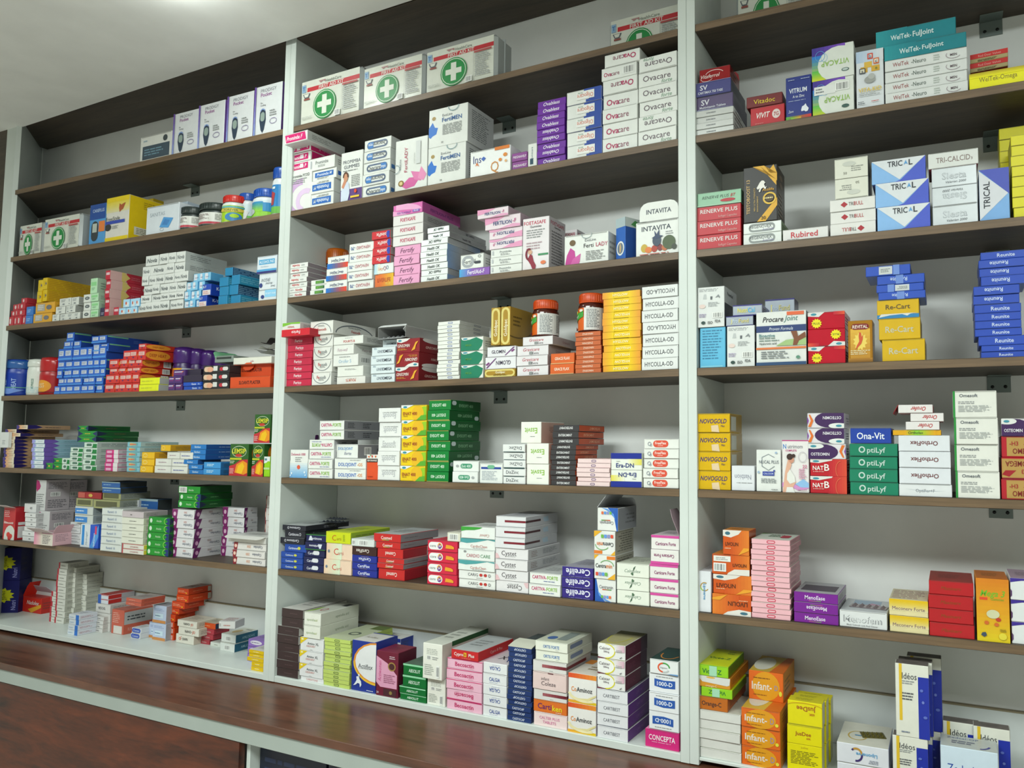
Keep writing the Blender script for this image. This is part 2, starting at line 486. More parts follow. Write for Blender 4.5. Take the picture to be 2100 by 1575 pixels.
# left end: jamb and the splayed side panel of the left unit
board('side_panel', u(-1.236), u(-1.18224), 0, .006, ZW + .001, ZC + .09, LAM, unitL, 'L')
bm = bmesh.new()
p0, p1 = Vector((u(-1.18224) - .0008, .0065, 0)), Vector((u(-1.3925), DEP - .001, 0))
n = Vector((-(p1 - p0).y, (p1 - p0).x, 0)).normalized() * .016
vv = [bm.verts.new((p.x, p.y, z)) for z in (ZW + .001, ZC + .09) for p in (p0, p1, p1 - n * -1, p0 - n * -1)]
bmesh.ops.recalc_face_normals(bm, faces=[bm.faces.new([vv[i] for i in q]) for q in ((0, 1, 2, 3), (4, 5, 6, 7), (0, 1, 5, 4), (1, 2, 6, 5), (2, 3, 7, 6), (3, 0, 4, 7))])
sp = link('side_panel', mesh_of('side_panel', bm, LAM), unitL)
sp.matrix_local = unitL.matrix_world.inverted() @ fr('L', (0, 0, 0))
board('end_panel', u(-1.33), u(-1.2365), 0, .02, ZW + .001, ZC + .09, WOD, unitL, 'L')
# worktop and base cabinets
YW = -0.18893 * S
ctr = empty('counter', (.6, -.05, 0)); tag(ctr, 'brown wood grain counter running below all the shelves', 'counter')
def cpart(name, x0, x1, y0, y1, z0, z1, mat, bev=.001):
    bm = bmesh.new(); cx, cy, cz = (x0 + x1) / 2, (y0 + y1) / 2, (z0 + z1) / 2
    bx(bm, x0 - cx, x1 - cx, y0 - cy, y1 - cy, z0 - cz, z1 - cz, bev)
    o = link(name, mesh_of(name, bm, mat), ctr); o.matrix_local = ctr.matrix_world.inverted() @ Matrix.Translation((cx, cy, cz)); return o
bpy.context.view_layer.update()
zt1 = at_y('M', 700, 1541, YW)[1]
zt2 = at_y('M', 600, 1551, YW + .004)[1]
cpart('worktop', -2.4, 2.9, YW, .6, zt1, ZW - .0005, TOPM, .0015)
cpart('apron', -2.4, 2.9, YW + .006, YW + .024, zt2, zt1 - .0003, plain('grey_apron_laminate', '9aa29c', .5))
xd0 = at_y('M', 490, 1527, YW + .01)[0]; xd1 = at_y('M', 513, 1534, YW + .03)[0]
dr = cpart('door', -2.35, xd0, YW + .010, YW + .028, .1, zt2 - .002, DOORM)
cpart('post', xd0 + .003, xd1, YW + .03, YW + .3, .09, zt2 - .001, LAM)
cpart('post', 1.62, 1.64, YW + .03, YW + .3, .09, zt2 - .001, LAM)
cpart('inner_shelf', xd1 + .001, 1.619, YW + .05, YW + .45, zt2 - .24, zt2 - .224, LAM)
cpart('rear_board', -2.35, 2.85, YW + .46, YW + .47, .09, zt1 - .001, LAM)
cpart('plinth', -2.35, 2.85, YW + .08, YW + .45, 0.001, .09, WOD)
zt3 = zt2
for k in range(5):
    bm = bmesh.new(); bx(bm, -.11, .11, -.1, .1, 0, .205, .001)
    put(bm, (ml := [card('141a2e', .3)]), decals([('f', .08, .1, .9, .9, 7, '2c3654'), ('r', .8, 0, 1, .2, '4a7a3c')], .22, .205), lambda a, b_, k_: (-.11 + a * .22, -.1 - EPS * (k_ + 1), b_ * .205))
    o = link('storage_carton', mesh_of('storage_carton', bm, ml)); o.location = (xd1 + .115 + k * .228, YW + .155, zt2 - .2235)
    tag(o, uniq('dark navy carton under the counter, %s from the left' % ORD[k + 1]), 'box', 'navy cartons under the counter')
# room shell
def room(name, x0, x1, y0, y1, z0, z1, mat, kind='structure'):
    bm = bmesh.new(); bx(bm, x0, x1, y0, y1, z0, z1)
    o = link(name, mesh_of(name, bm, mat)); o['kind'] = kind; return o
room('floor', -3.0, 4.2, -4.2, .8, -.05, 0, plain('floor_tile', 'd2cec6', .35))
CEI = plain('ceiling_paint', 'ecece8', .7)
YC = -.002
room('ceiling', -3.0, 4.2, -4.2, YC - .018, ZC, ZC + .05, CEI)
room('wall_back', -3.0, 4.2, DEP + .04, DEP + .1, .0, ZC + .6, plain('wall_paint', 'dcdcd6', .7))
room('wall_left', -3.06, -3.0, -4.2, .9, 0, ZC + .6, plain('wall_paint', 'dcdcd6', .7))
room('wall_right', 4.2, 4.26, -4.2, .9, 0, ZC + .6, plain('wall_paint', 'dcdcd6', .7))
room('wall_front', -3.0, 4.2, -4.26, -4.2, 0, ZC + .6, plain('wall_paint', 'dcdcd6', .7))
# round ceiling lamp just above the picture, and the panel fittings behind the camera
def ring_lamp():
    bm = bmesh.new(); lathe(bm, [(0, 0), (.098, 0), (.098, -.004), (.09, -.006), (.09, -.003), (0, -.003)], 40)
    bmesh.ops.recalc_face_normals(bm, faces=bm.faces)
    o = link('ceiling_lamp', mesh_of('ceiling_lamp', bm, plain('lamp_rim', 'd8d8d4', .4)))
    o.location = (-0.01, -.415, ZC - .0005); tag(o, 'round white ceiling lamp just in front of the middle bay', 'lamp')
    bm = bmesh.new(); lathe(bm, [(0, -.05), (.03, -.048), (.06, -.04), (.08, -.028), (.088, -.012), (.088, -.008)], 40)
    bmesh.ops.recalc_face_normals(bm, faces=bm.faces)
    child(o, 'diffuser', bm, emit('lamp_glow', (.92, 1, .95), 32.0))
ring_lamp()
def panel(x, y, sx, sy, w):
    bm = bmesh.new(); bx(bm, -sx / 2 - .03, sx / 2 + .03, -sy / 2 - .03, sy / 2 + .03, -.02, 0, .002)
    o = link('ceiling_panel', mesh_of('ceiling_panel', bm, plain('lamp_rim', 'd8d8d4', .4))); o.location = (x, y, ZC - .0005)
    tag(o, uniq('flat square ceiling light panel over the %s' % w), 'lamp')
panel(.7, -1.8, 1.2, .6, 'middle of the shop')
panel(-1.3, -1.8, 1.0, .6, 'left of the shop')
panel(2.5, -1.9, 1.0, .6, 'right of the shop')
# ---------------------------------------------------------------- designs, middle bay
WH = 'dfe1dc'; K0 = '2a2a2e'; GR = '8a8d8c'; RD = 'c4202e'; BL = '2458b0'
DES = {}
def D(n, d, c, f=(), /, **k):
    k.update(d=d, c=c, f=list(f)); DES[n] = k
def nm_(t, y=.5, h=.4, c=K0, w=.8, x=.5, fl=''):
    return ('t', t, x, y, h, c, w, fl)
# second shelf
D('pcod', 'tall white carton with lilac swirl', WH, [('a', .6, .3, .75, .5, .32, 'c9a6cf', 90, 290), ('a', .75, .22, .45, .3, .4, 'd9c0de', 60, 250), nm_('Promimba PCOD', .86, .075), ('f', .15, .66, .85, .8, 3, GR)])
D('promP', 'crimson and white carton', WH, [('r', .06, .16, .88, .84, 'cc1f6c'), nm_('Promimba P', .5, .4, 'f2e9ee', .7, .45, 'bi'), ('r', .5, .3, .66, .75, 'dfd6da')], s='c01f63', sd=[('r', 0, .08, .03, .92, 'e8e6e4'), ('t', 'Promimba P', .5, .5, .35, 'e79abf', .5, 'b')])
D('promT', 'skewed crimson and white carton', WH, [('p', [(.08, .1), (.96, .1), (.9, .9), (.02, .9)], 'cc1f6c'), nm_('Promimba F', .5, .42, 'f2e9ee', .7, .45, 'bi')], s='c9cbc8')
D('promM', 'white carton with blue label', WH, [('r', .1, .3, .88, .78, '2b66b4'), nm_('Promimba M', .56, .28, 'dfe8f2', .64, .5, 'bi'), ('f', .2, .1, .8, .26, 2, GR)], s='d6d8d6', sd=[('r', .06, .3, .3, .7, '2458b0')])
D('promW', 'plain white carton above blue labels', WH, [nm_('Promimba', .62, .3, '555a5e', .5), ('f', .35, .2, .65, .4, 2, GR), ('r', .04, .2, .1, .8, 'b8bcc0')])
D('gum', 'tall white gummies carton', WH, [('r', 0, 0, 1, .24, '5b3f7c'), nm_('PROMIMBA', .8, .075, '3b4454', .8), nm_('GUMMIES', .7, .075, '3b4454', .72), ('f', .1, .6, .9, .64, 1, GR), ('f', .5, .28, .95, .52, 7, GR),
   ('p', [(.04, 0), (.36, 0), (.44, .16), (.4, .36), (.3, .4), (.12, .36), (.04, .2)], 'c9d2e2'), ('p', [(.06, .3), (.16, .26), (.3, .4), (.28, .46), (.18, .44)], 'c98a6c'), ('e', .25, .48, .1, .08, 'c98f70'), ('a', .25, .5, .13, .1, .45, '5b3a2a', -10, 190), ('e', .72, .18, .06, .04, 'd84a28'), ('r', .5, .05, .9, .09, 'e5c23a')])
D('myo', 'white carton with blue tab', WH, [('c', .14, .2, .88, .8), ('r', .66, .24, .86, .76, '3f7cc0'), nm_('Ovacare', .5, .4, '4a4f57', .5, .4), nm_('myo', .5, .35, 'e8eef4', .16, .76, 'b')], s='cdd0cf', sd=[('r', .08, .25, .3, .6, '3f6ea8')])
DES['myo']['f'][0] = ('c', .12, .18, .9, .82, '5f6f8a')
D('ladyR', 'tall white carton with pink petals', WH, [('p', [(.2, .1), (.45, .24), (.8, .22), (.62, .06), (.35, .03)], 'cf5f9c'), ('p', [(.5, .36), (.62, .18), (.82, .14), (.86, .3)], 'd977aa'), ('p', [(.72, .2), (.9, .14), (.99, .25), (.82, .42)], 'e08cb6'), ('e', .2, .15, .09, .06, '8a6f3c'), ('e', .2, .15, .05, .035, 'd8c48a'),
   ('t', 'FertiLADY', .34, .6, .1, 'b8375a', .62, '', 90), ('t', 'ExeLine', .16, .52, .06, '6c7076', .3, '', 90), ('t', 'complementary', .6, .6, .03, GR, .4, '', 90), ('r', .66, .48, .8, .92, 'cfd2d0'), ('o', .04, .44, .12, .09, .16, '9aa8ac')])
D('men', 'large white carton with blue leaf', WH, [('p', [(0, .3), (.05, .25), (.1, .3), (.2, .34), (.24, .5), (.16, .52), (.1, .66), (.02, .55), (0, .52)], '1f6fc8'), ('e', .13, .76, .05, .05, 'a58a4c'), ('t', 'ExeLine', .48, .8, .07, '6c7076', .3), ('t', 'FertiMEN', .6, .68, .11, '2f5f9c', .52, 'b'), ('f', .36, .28, .92, .56, 9, GR), ('t', '30', .36, .1, .05, K0, .1), ('o', .64, .98, .14, .12, .12, '7f9a9f')],
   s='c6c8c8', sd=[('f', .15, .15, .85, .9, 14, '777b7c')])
D('insq', 'shiny white carton with orange dots', 'f2f3f2', [('t', 'Ins', .18, .68, .3, '3a3f7c', .2), ('t', 'Q', .62, .3, .4, 'c98a4a', .2), ('p', [(.28, .66), (.34, .74), (.34, .56)], '3f66b8'), ('p', [(.4, .66), (.34, .74), (.34, .56)], '3f66b8'), ('r', .62, .88, .98, 1, 'd97a2e'), ('e', .88, .66, .05, .07, 'dd8a3c'), ('e', .76, .5, .04, .06, 'dd8a3c'), ('e', .9, .42, .03, .05, 'dfae7a'), ('p', [(.14, .4), (.18, .56), (.24, .38), (.18, .46)], 'd9752e')], ro=.18)
D('preg', 'plum carton with white lettering', '8c4a90', [nm_('PREGNAHELP', .5, .32, 'e6dbe6', .86, .52, 'b')])
D('thinw', 'narrow upright white carton', WH, [('t', 'Jointcare', .45, .6, .25, '55707c', .5, '', 90), ('r', .25, .12, .62, .36, '2a4a5c')])
D('ovab', 'violet carton', '6c2c9c', [nm_('Ovabless', .5, .5, 'e9e2f0', .62, .5, 'bi')], s='5a2286')
D('oligo', 'white and royal blue carton', WH, [('r', .64, .0, 1, 1, '2c4a9c'), ('r', .5, .55, .64, 1, '2c4a9c'), ('r', .56, 0, .64, .2, '2c4a9c'), ('r', .28, .25, .8, .85, 'e6e6e2'), ('t', 'Oligocare', .54, .48, .36, 'd4694a', .46, '', 180), ('t', 'forte', .4, .72, .14, '7fa088', .2, 'i', 180)], s='2c4a9c')
D('ova', 'white carton with crimson lettering', WH, [('t', 'Ova', .28, .46, .42, 'b0285c', .36, 'b'), ('t', 'care', .6, .46, .42, '8a4a60', .32, '')])
D('ovab2', 'white carton with small barcode', WH, [('t', 'Ova', .18, .46, .34, 'b0285c', .22, 'b'), ('t', 'care', .4, .46, .34, '8a4a60', .24, ''), ('b', .62, .2, .94, .85)])
D('forte', 'white carton with grey lettering', WH, [('t', 'Ovacare', .48, .56, .4, '5c4c58', .72), ('t', 'forte', .74, .2, .26, '7fa088', .3, 'i')])
# third shelf
D('nov', 'flat white carton with red lettering', WH, [nm_('Novibe', .5, .5, 'c4383c', .4, .6, 'bi'), ('f', .15, .35, .36, .65, 2, GR)], s='8a7f84', sd=[('t', 'Novibe', .5, .5, .4, 'a84a50', .6, 'i')])
D('grn', 'flat white carton with green label', WH, [('g', .3, .2, .85, .8, '3f8a2a', '1f5a3a'), nm_('OSTEO-D', .5, .34, 'a8d868', .4, .56)])
D('jfo', 'white carton with blue red band', WH, [('t', 'JointFlex Omega', .5, .68, .2, '4a5478', .66, 'b'), ('f', .3, .5, .7, .58, 1, GR), ('g', 0, 0, 1, .42, '1f6fc4', 'd8442e')], s='c8cacd')
D('hep', 'white carton with upended lettering', WH, [('t', 'HEPAGARD', .42, .5, .36, 'b0344c', .56, ''), ('t', '-70', .84, .5, .36, '3a5a9c', .18, 'b')], u='b8babb')
D('livl', 'orange yellow carton', 'd96a2a', [('g', .2, 0, 1, 1, 'd96a2a', 'e0b02a'), nm_('LIVERLIFE', .55, .34, 'a83a22', .7, .5, 'b'), ('t', 'PLUS', .72, .25, .18, 'e0cf6a', .25)])
D('lacy', 'cream blue carton with small logo', 'dfe4e0', [('g', 0, 0, .3, 1, 'a8cfe4', 'e8e4cf'), ('t', 'Lacy', .34, .52, .3, 'd97a3a', .26, 'i'), ('o', .56, .5, .07, .2, .3, 'a84a6a'), ('o', .7, .56, .06, .18, .3, '4a5a8a')])
D('jfx', 'bright red joint carton', 'c81e28', [('t', 'JointFix', .44, .5, .46, 'f0e4e2', .6, 'b'), ('p', [(.8, 0), (1, 0), (1, 1), (.86, 1), (.94, .6), (.8, .5)], '2b3fa8')], s='a8a09c', u='b03038')
DES['jfx']['f'][1] = ('p', [(.02, .1), (.16, .1), (.2, .5), (.14, .95), (.02, .9)], '2b3fa8')
D('fert', 'pink carton with script lettering', 'e4a0c4', [nm_('Fertify', .5, .5, '6a3a5c', .55, .5, 'i')], s='c888a8', u='c98aac')
D('foeta', 'white carton with magenta lettering', 'e0dcda', [nm_('FOETASAFE', .52, .36, 'c0305c', .5, .5, 'b')], s='a8a5a6')
D('fpl', 'magenta pink carton', 'd96cb0', [('a', .1, .2, .9, .9, .2, 'e8a8cf', 10, 90), ('p', [(0, 0), (.5, 0), (.3, .3), (0, .45)], 'e6a2cc'), ('t', 'FERTILION-F', .38, .2, .2, '7a5aa8', .5, 'b'), ('r', .68, .12, .92, .34, '8a6ab8'), ('t', 'PLUS', .8, .23, .15, 'e8e0f0', .2, 'b')], s='b8589a', sd=[('t', 'FERTILION-F PLUS', .5, .5, .28, '6a3a78', .8, 'b')])
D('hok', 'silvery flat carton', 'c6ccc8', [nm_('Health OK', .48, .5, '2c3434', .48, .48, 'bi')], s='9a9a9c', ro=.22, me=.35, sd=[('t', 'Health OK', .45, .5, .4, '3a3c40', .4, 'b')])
D('hok2', 'bright silver flat carton', 'dfe3e0', [nm_('Health OK', .48, .5, '2c3434', .48, .48, 'bi')], s='a4a6a8', ro=.22, sd=[('g', 0, 0, .45, 1, '7f9cc4', 'a4a6a8')])
D('faid', 'blue to purple carton', '8a5cb0', [('g', 0, 0, .5, 1, '4fa0d4', '8a5cb0'), nm_('FertilAid-F', .56, .5, 'ece6f2', .56, .56, 'b')], s='7a4a9c')
D('fpil', 'white carton with pill drawing', WH, [nm_('Fertipil', .5, .3, '3a3e48', .52, .4), ('c', .06, .1, .6, .9, 'a0a4a8'), ('c', .62, .3, .9, .48, '3a3e48', 1), ('o', .84, .8, .07, .1, .3, GR)])
D('plus', 'white carton with grey script', WH, [nm_('Promimba', .62, .28, '5a6066', .42, .48), ('f', .32, .16, .66, .42, 2, GR), ('r', .05, .3, .1, .8, 'b6babd')])
D('fefd', 'pink and white carton', 'e4d6dc', [('p', [(0, .4), (.3, .55), (.6, .95), (0, 1)], 'e09abc'), ('p', [(.4, 0), (1, 0), (1, .2), (.8, .28)], 'dda0bf'), ('t', 'FERTILION', .5, .45, .3, '37487c', .52, 'b'), ('t', '-F', .84, .5, .3, 'c05a8c', .1, 'b')], s='b8a0ac', u='cdb4c0', sd=[('t', 'FERTILION', .5, .5, .36, '4a3a4c', .5, 'b')])
D('fgum', 'tall white carton with pregnant figure', 'e2dcde', [nm_('FOETASAFE', .905, .07, 'b8284a', .84, .46, 'b'), nm_('Gummies', .83, .045, '4a4448', .56, .5, 'b'), ('f', .15, .6, .85, .78, 4, GR), ('f', .15, .38, .8, .54, 3, 'b09aa0'), ('r', .6, .26, .98, .295, '3f8a5c'),
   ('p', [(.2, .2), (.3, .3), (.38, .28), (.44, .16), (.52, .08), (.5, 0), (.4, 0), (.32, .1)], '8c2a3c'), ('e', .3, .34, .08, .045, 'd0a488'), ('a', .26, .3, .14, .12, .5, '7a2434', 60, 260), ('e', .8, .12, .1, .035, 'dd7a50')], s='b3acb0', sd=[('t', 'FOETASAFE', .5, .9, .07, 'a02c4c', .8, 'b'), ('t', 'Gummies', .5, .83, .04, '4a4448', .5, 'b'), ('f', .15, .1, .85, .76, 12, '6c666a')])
D('flady', 'wide white carton with pink bud', WH, [('p', [(.02, .04), (.06, .34), (.14, .58), (.24, .46), (.26, .2), (.2, 0), (.06, 0)], 'bd3f90'), ('p', [(.14, 0), (.2, .2), (.38, .36), (.36, .1), (.34, 0)], 'c95aa0'), ('e', .19, .74, .07, .1, '6a5434'), ('t', 'ExeLine', .6, .78, .09, '6c7076', .34), ('t', 'Ferti', .56, .6, .14, K0, .22), ('t', 'LADY', .86, .6, .14, 'b8375a', .26), ('f', .5, .1, .96, .42, 6, GR), ('o', .52, .97, .12, .14, .1, '8a9a9c')])
D('bluk', 'angled deep blue carton', '2c62b4', [('r', 0, .78, 1, 1, 'a8b8bc'), ('e', .5, .28, .4, .17, 'e2e4e0'), ('e', .5, .28, .3, .13, '6a7a8c'), ('p', [(.42, .18), (.55, .18), (.6, .3), (.5, .42), (.42, .34)], 'c8a878')], s='244c94', sd=[('r', 0, .78, 1, 1, 'b4bcba'), ('p', [(.2, .84), (.35, .96), (.5, .9), (.42, .8)], '4a8a4c')])
D('inta', 'white carton with fruit picture', WH, [nm_('INTAVITA', .8, .14, '3c4450', .8, .48, 'b'), ('f', .7, .56, .9, .68, 2, GR), ('e', .2, .24, .08, .12, 'c0a43c'), ('e', .3, .18, .08, .09, 'd97a3a'), ('e', .44, .2, .07, .1, 'a83c2c'), ('e', .57, .22, .06, .1, '7c3438'), ('e', .68, .2, .07, .09, 'b8683c'), ('e', .78, .34, .15, .2, '4a5a3a'), ('e', .9, .2, .06, .08, '3c4438'), ('e', .5, .42, .1, .16, '3a4a5c'), ('p', [(.38, .5), (.46, .56), (.44, .72), (.5, .6), (.56, .74), (.56, .56), (.66, .54), (.5, .46)], '2f4260'), ('f', .1, .02, .9, .08, 1, 'b05a4c')])
# fourth shelf
D('fer', 'raspberry red carton', 'c42a48', [nm_('Ferico', .54, .42, 'f0e2e6', .5, .48, 'b'), ('f', .45, .12, .7, .22, 1, 'e0a0ac')], s='a02238')
D('fer2', 'scarlet red carton', 'cc2230', [nm_('Ferico', .5, .46, 'f0e2e6', .5, .48, 'b')], s='b02030')
D('grw', 'small green and white carton', 'dcdcd6', [('p', [(0, .5), (.5, .8), (1, .75), (1, 1), (0, 1)], '7cb83a'), nm_('HERBAL', .4, .26, 'b83a3a', .4)], s='cfcfcc')
D('fex', 'white carton with circle emblem', 'deded8', [('a', .5, .9, .46, .78, .05, '6a7076', 180, 360), ('t', 'Fe', .34, .62, .26, 'b83232', .14, 'b'), ('t', 'xoxib', .58, .62, .26, '8a8e90', .32, 'b'), ('f', .36, .34, .66, .48, 2, GR)])
D('fexT', 'wide white carton with circle emblem', 'deded8', [('a', .5, .1, .44, .75, .05, '6a7076', 0, 180), ('t', 'Fexoxib', .52, .36, .2, 'b84a42', .5, 'b'), ('f', .34, .56, .66, .7, 2, GR)], sd='same')
D('frt', 'white carton with orange lettering', 'dedcd6', [nm_('FOURTS', .5, .34, 'c0502e', .4, .5, 'b'), ('f', .3, .22, .7, .3, 1, GR)])
D('wha', 'plain white carton, no large lettering', 'dedfd8', [('f', .3, .6, .75, .75, 2, GR)], sd=[('f', .5, .4, .9, .7, 2, '77797a')])
D('oro', 'white carton with pale blue lettering', 'dedfda', [nm_('Orofer S', .42, .3, '8fb4cf', .5, .48), ('f', .25, .72, .7, .84, 1, GR)], sd=[('b', .1, .25, .5, .75)])
D('fot', 'white carton with pale script', 'dfe0da', [nm_('Foto-well', .48, .34, 'b89aa8', .5, .46, 'i')], sd=[('t', 'Foto-well', .6, .5, .3, 'a0828c', .6, 'i')])
D('fob', 'slanted white carton with red lettering', 'dfe0da', [nm_('FOURTS B', .36, .28, 'b83a34', .46, .54, 'b'), ('f', .4, .7, .7, .8, 1, GR)], s='c4c5c0')
D('gom', 'pale blue white carton', 'd3dde0', [('t', 'GINES', .38, .5, .34, '5f6a78', .26, 'i'), ('t', 'OMEGA', .7, .5, .34, '3a3f4c', .4, 'b'), ('f', .1, .72, .24, .92, 2, '8a9aac')], s='b9c3c7')
D('gin', 'dark red carton with gold root', '8c1f26', [('p', [(0, 1), (0, .78), (.2, .7), (.45, .82), (.6, 1)], 'dcd8d4'), ('e', .14, .86, .08, .07, '3a8a9c'), ('t', 'GINSOMIN', .32, .5, .24, 'e8d8d0', .54, 'bi'), ('f', .06, .16, .5, .32, 2, 'c98a3a'), ('p', [(.66, .1), (.82, .2), (.86, .5), (.96, .78), (.84, .7), (.76, .4)], 'dfa22e')], sd=[('e', .5, .9, .4, .2, 'cfc8c4'), ('t', 'GINSOMIN', .4, .4, .18, 'd8b0a8', .6, 'bi')], s='7c1c22')
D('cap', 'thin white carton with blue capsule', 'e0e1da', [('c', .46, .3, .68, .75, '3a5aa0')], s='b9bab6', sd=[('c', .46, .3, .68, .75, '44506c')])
D('meg', 'green and white leafy carton', 'dfe2da', [('p', [(0, .9), (.35, .78), (.7, .95), (1, .7), (.95, .3), (.8, 0), (0, 0)], '1f7a5c'), ('e', .2, .86, .16, .1, 'e2e4e0'), ('e', .2, .86, .11, .06, '3a8a9c'), ('t', 'MEGA', .36, .4, .14, '5a9a4c', .4, 'b')])
D('gol', 'gold lying carton', 'a8842c', [('c', .01, .03, .99, .97, 'd8c878'), nm_('Goldpac', .62, .3, 'ece4c4', .46, .52, 'b'), ('f', .3, .15, .76, .38, 2, '6a5420')], s='9c7a2a')
D('glo', 'white carton with purple stripe', 'dedde0', [('t', 'GLOMIN', .4, .5, .34, '3c3448', .48, 'b'), ('p', [(.62, .1), (.66, .1), (.98, .9), (.92, .9)], '6c3a74'), ('p', [(.84, .5), (.88, .4), (.98, .6), (.94, .7)], '7c3a78')])
D('golU', 'upright gold carton', 'a8842c', [('c', .04, .015, .96, .985, 'd8c878'), ('t', 'Goldpac', .5, .45, .34, 'ece4c4', .44, 'b', 90)], s='a58534', sd=[('a', .2, .7, .7, .5, .04, '6a5420', 250, 360), ('f', .1, .5, .4, .8, 3, '6a5420')])
D('grv', 'white carton with red italic lettering', 'dcd8da', [('t', 'Gravicare', .46, .62, .34, 'b84450', .62, 'i'), ('t', 'Extra', .6, .24, .24, '4c4a50', .24), ('r', .4, .1, .5, .4, GR)], s='a89c9e', sd=[('t', 'Gravicare', .5, .5, .3, '8c5a5c', .6)])
D('flax', 'orange carton with white lettering', 'd4622c', [nm_('GRACE FLAX', .5, .34, 'f0e0cc', .64, .5, 'b'), ('r', 0, 0, 1, .07, 'd8b078')], u='c89a3c')
D('nin', 'thin rust orange carton', 'bf6238', [nm_('NINOSPAZ', .5, .42, 'e8cdb8', .42, .5, 'b')], s='8c3a24')
D('hyg', 'yellow carton', 'e8c416', [('g', 0, 0, .3, 1, 'e0952e', 'e8c416'), ('g', .7, 0, 1, 1, 'e8c416', 'e09a2e'), nm_('HYGLOW', .5, .4, 'f3ecc0', .4, .48, 'b')], s='b8702c')
D('hyc', 'white carton with black capitals', 'dcdedc', [nm_('HYCOLLA-OD', .5, .38, '33373c', .78, .48, '')])
# fifth shelf
D('dol', 'upright white and blue carton', WH, [('v', 0, 0, 1, .6, '6fa8d8', WH), ('t', 'Dolomol-1000', .46, .84, .09, 'b8446c', .8, 'b'), ('f', .3, .55, .7, .75, 3, GR), ('e', .5, .38, .09, .075, 'd85a3c'), ('e', .12, .16, .04, .04, 'dfe8ee'), ('e', .85, .2, .04, .04, 'dfe8ee'), ('e', .9, .1, .03, .03, 'dfe8ee'), ('e', .06, .08, .03, .03, 'dfe8ee')])
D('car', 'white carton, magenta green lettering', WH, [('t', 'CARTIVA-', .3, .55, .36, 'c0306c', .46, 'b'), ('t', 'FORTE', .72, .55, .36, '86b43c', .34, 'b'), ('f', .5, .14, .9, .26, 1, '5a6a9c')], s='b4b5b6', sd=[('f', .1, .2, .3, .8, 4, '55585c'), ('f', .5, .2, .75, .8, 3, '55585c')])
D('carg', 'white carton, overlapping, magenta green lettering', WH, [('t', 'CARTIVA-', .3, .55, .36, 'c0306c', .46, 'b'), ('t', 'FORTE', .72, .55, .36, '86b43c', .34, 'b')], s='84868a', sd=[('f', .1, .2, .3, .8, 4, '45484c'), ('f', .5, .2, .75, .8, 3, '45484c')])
D('dlj', 'white carton, blue orange lettering', WH, [('t', 'DOLOJOINT', .42, .42, .34, '2f66b8', .58, 'b'), ('t', '-OS', .82, .42, .3, 'd98a3a', .16, 'b'), ('f', .5, .78, .85, .88, 1, GR)])
D('djf', 'open white carton', WH, [('t', 'DOLOJOINT', .5, .7, .2, '5f94cc', .6, 'b'), ('t', 'forte', .6, .35, .24, '6a6e8c', .3, 'i')], s='8a8b8e', sd=[('b', .2, .2, .42, .8), ('f', .6, .3, .9, .7, 3, '404448')])
D('bev', 'upright orange carton with chillies', 'd8502a', [('r', 0, .84, 1, 1, 'dcdcd6'), ('r', 0, .7, 1, .84, '2c2624'), nm_('BEVORANGE', .77, .07, 'e8e0d8', .86, .5, 'b'), ('p', [(.1, .95), (.2, .86), (.28, .94)], 'd8622a'), ('p', [(.4, .98), (.5, .86), (.58, .96)], 'c8422a'), ('p', [(.72, .96), (.8, .87), (.9, .96)], 'd8622a'), ('p', [(.3, 1), (.34, .92), (.4, 1)], '4a9a3c'), ('f', .15, .1, .8, .16, 1, '9a3018')])
D('epo', 'white carton with pale grey lettering', 'e0e1de', [nm_('Eposoft', .56, .4, 'b8babc', .6, .5, 'b'), ('f', .14, .26, .84, .34, 1, GR)])
D('ena', 'yellow green carton', 'e6c41c', [('e', .95, .3, .3, .6, '8fbf2a'), ('e', .66, .45, .24, .5, 'e0b024'), ('p', [(0, 1), (0, .82), (.2, .76), (.5, 1)], 'e2e4de'), ('p', [(.62, 0), (.8, .3), (1, .35), (1, 0)], '5aa432'), ('e', .16, .87, .08, .07, '3a8a9c'), nm_('ENAT 400', .44, .22, 'a0482c', .56, .36, 'b'), ('f', .08, .22, .34, .3, 1, 'a8702c')])
D('evi', 'deep green carton', '127a34', [('r', 0, .94, 1, 1, '9c9a50'), nm_('EVISOFT 400', .5, .32, 'cfe8cf', .64, .48, 'b')], s='0d5224', sd=[('t', 'EVISOFT 400', .5, .5, .3, '7fae86', .5, 'b'), ('c', .04, .5, .18, .92, 'b8c4c4', 1)])
D('ev4', 'white carton with green pill', 'dde0dc', [('c', .3, .3, .76, .74, '3f8f6c', 1), nm_('Evit 400', .52, .26, 'cfe4d8', .36, .53, 'b'), ('e', .18, .52, .06, .12, 'a0a4a4')])
D('pan', 'upright white carton with blue stripe', 'dde0dc', [('r', .06, .7, .94, .8, '2a4694'), ('c', .34, .72, .66, .9, '6fb08c', 1), ('f', .1, .15, .8, .62, 7, 'a8b0b8')])
D('dis', 'white carton with dark edge', 'dcdedc', [('t', 'DisZinc', .42, .5, .44, '4a4e54', .56), ('r', .04, .92, .96, 1, '2f4a4c')], u='345052')
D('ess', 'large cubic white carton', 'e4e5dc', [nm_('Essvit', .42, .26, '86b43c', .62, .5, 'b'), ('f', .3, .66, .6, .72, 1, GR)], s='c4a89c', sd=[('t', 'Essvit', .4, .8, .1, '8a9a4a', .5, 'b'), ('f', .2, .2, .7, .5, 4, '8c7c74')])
D('ent', 'thin black carton with orange side', '3c3a3c', [nm_('ENTEROMINT', .46, .44, 'dedede', .52, .5, 'b')], s='b8481e', sd=[('t', 'ENTEROMINT', .4, .5, .4, 'e0a080', .5, 'b')])
D('pnk', 'thin pale pink carton', 'e6cdcc', [('c', .42, .22, .56, .72, '5a4a7c')], s='c8a8a8')
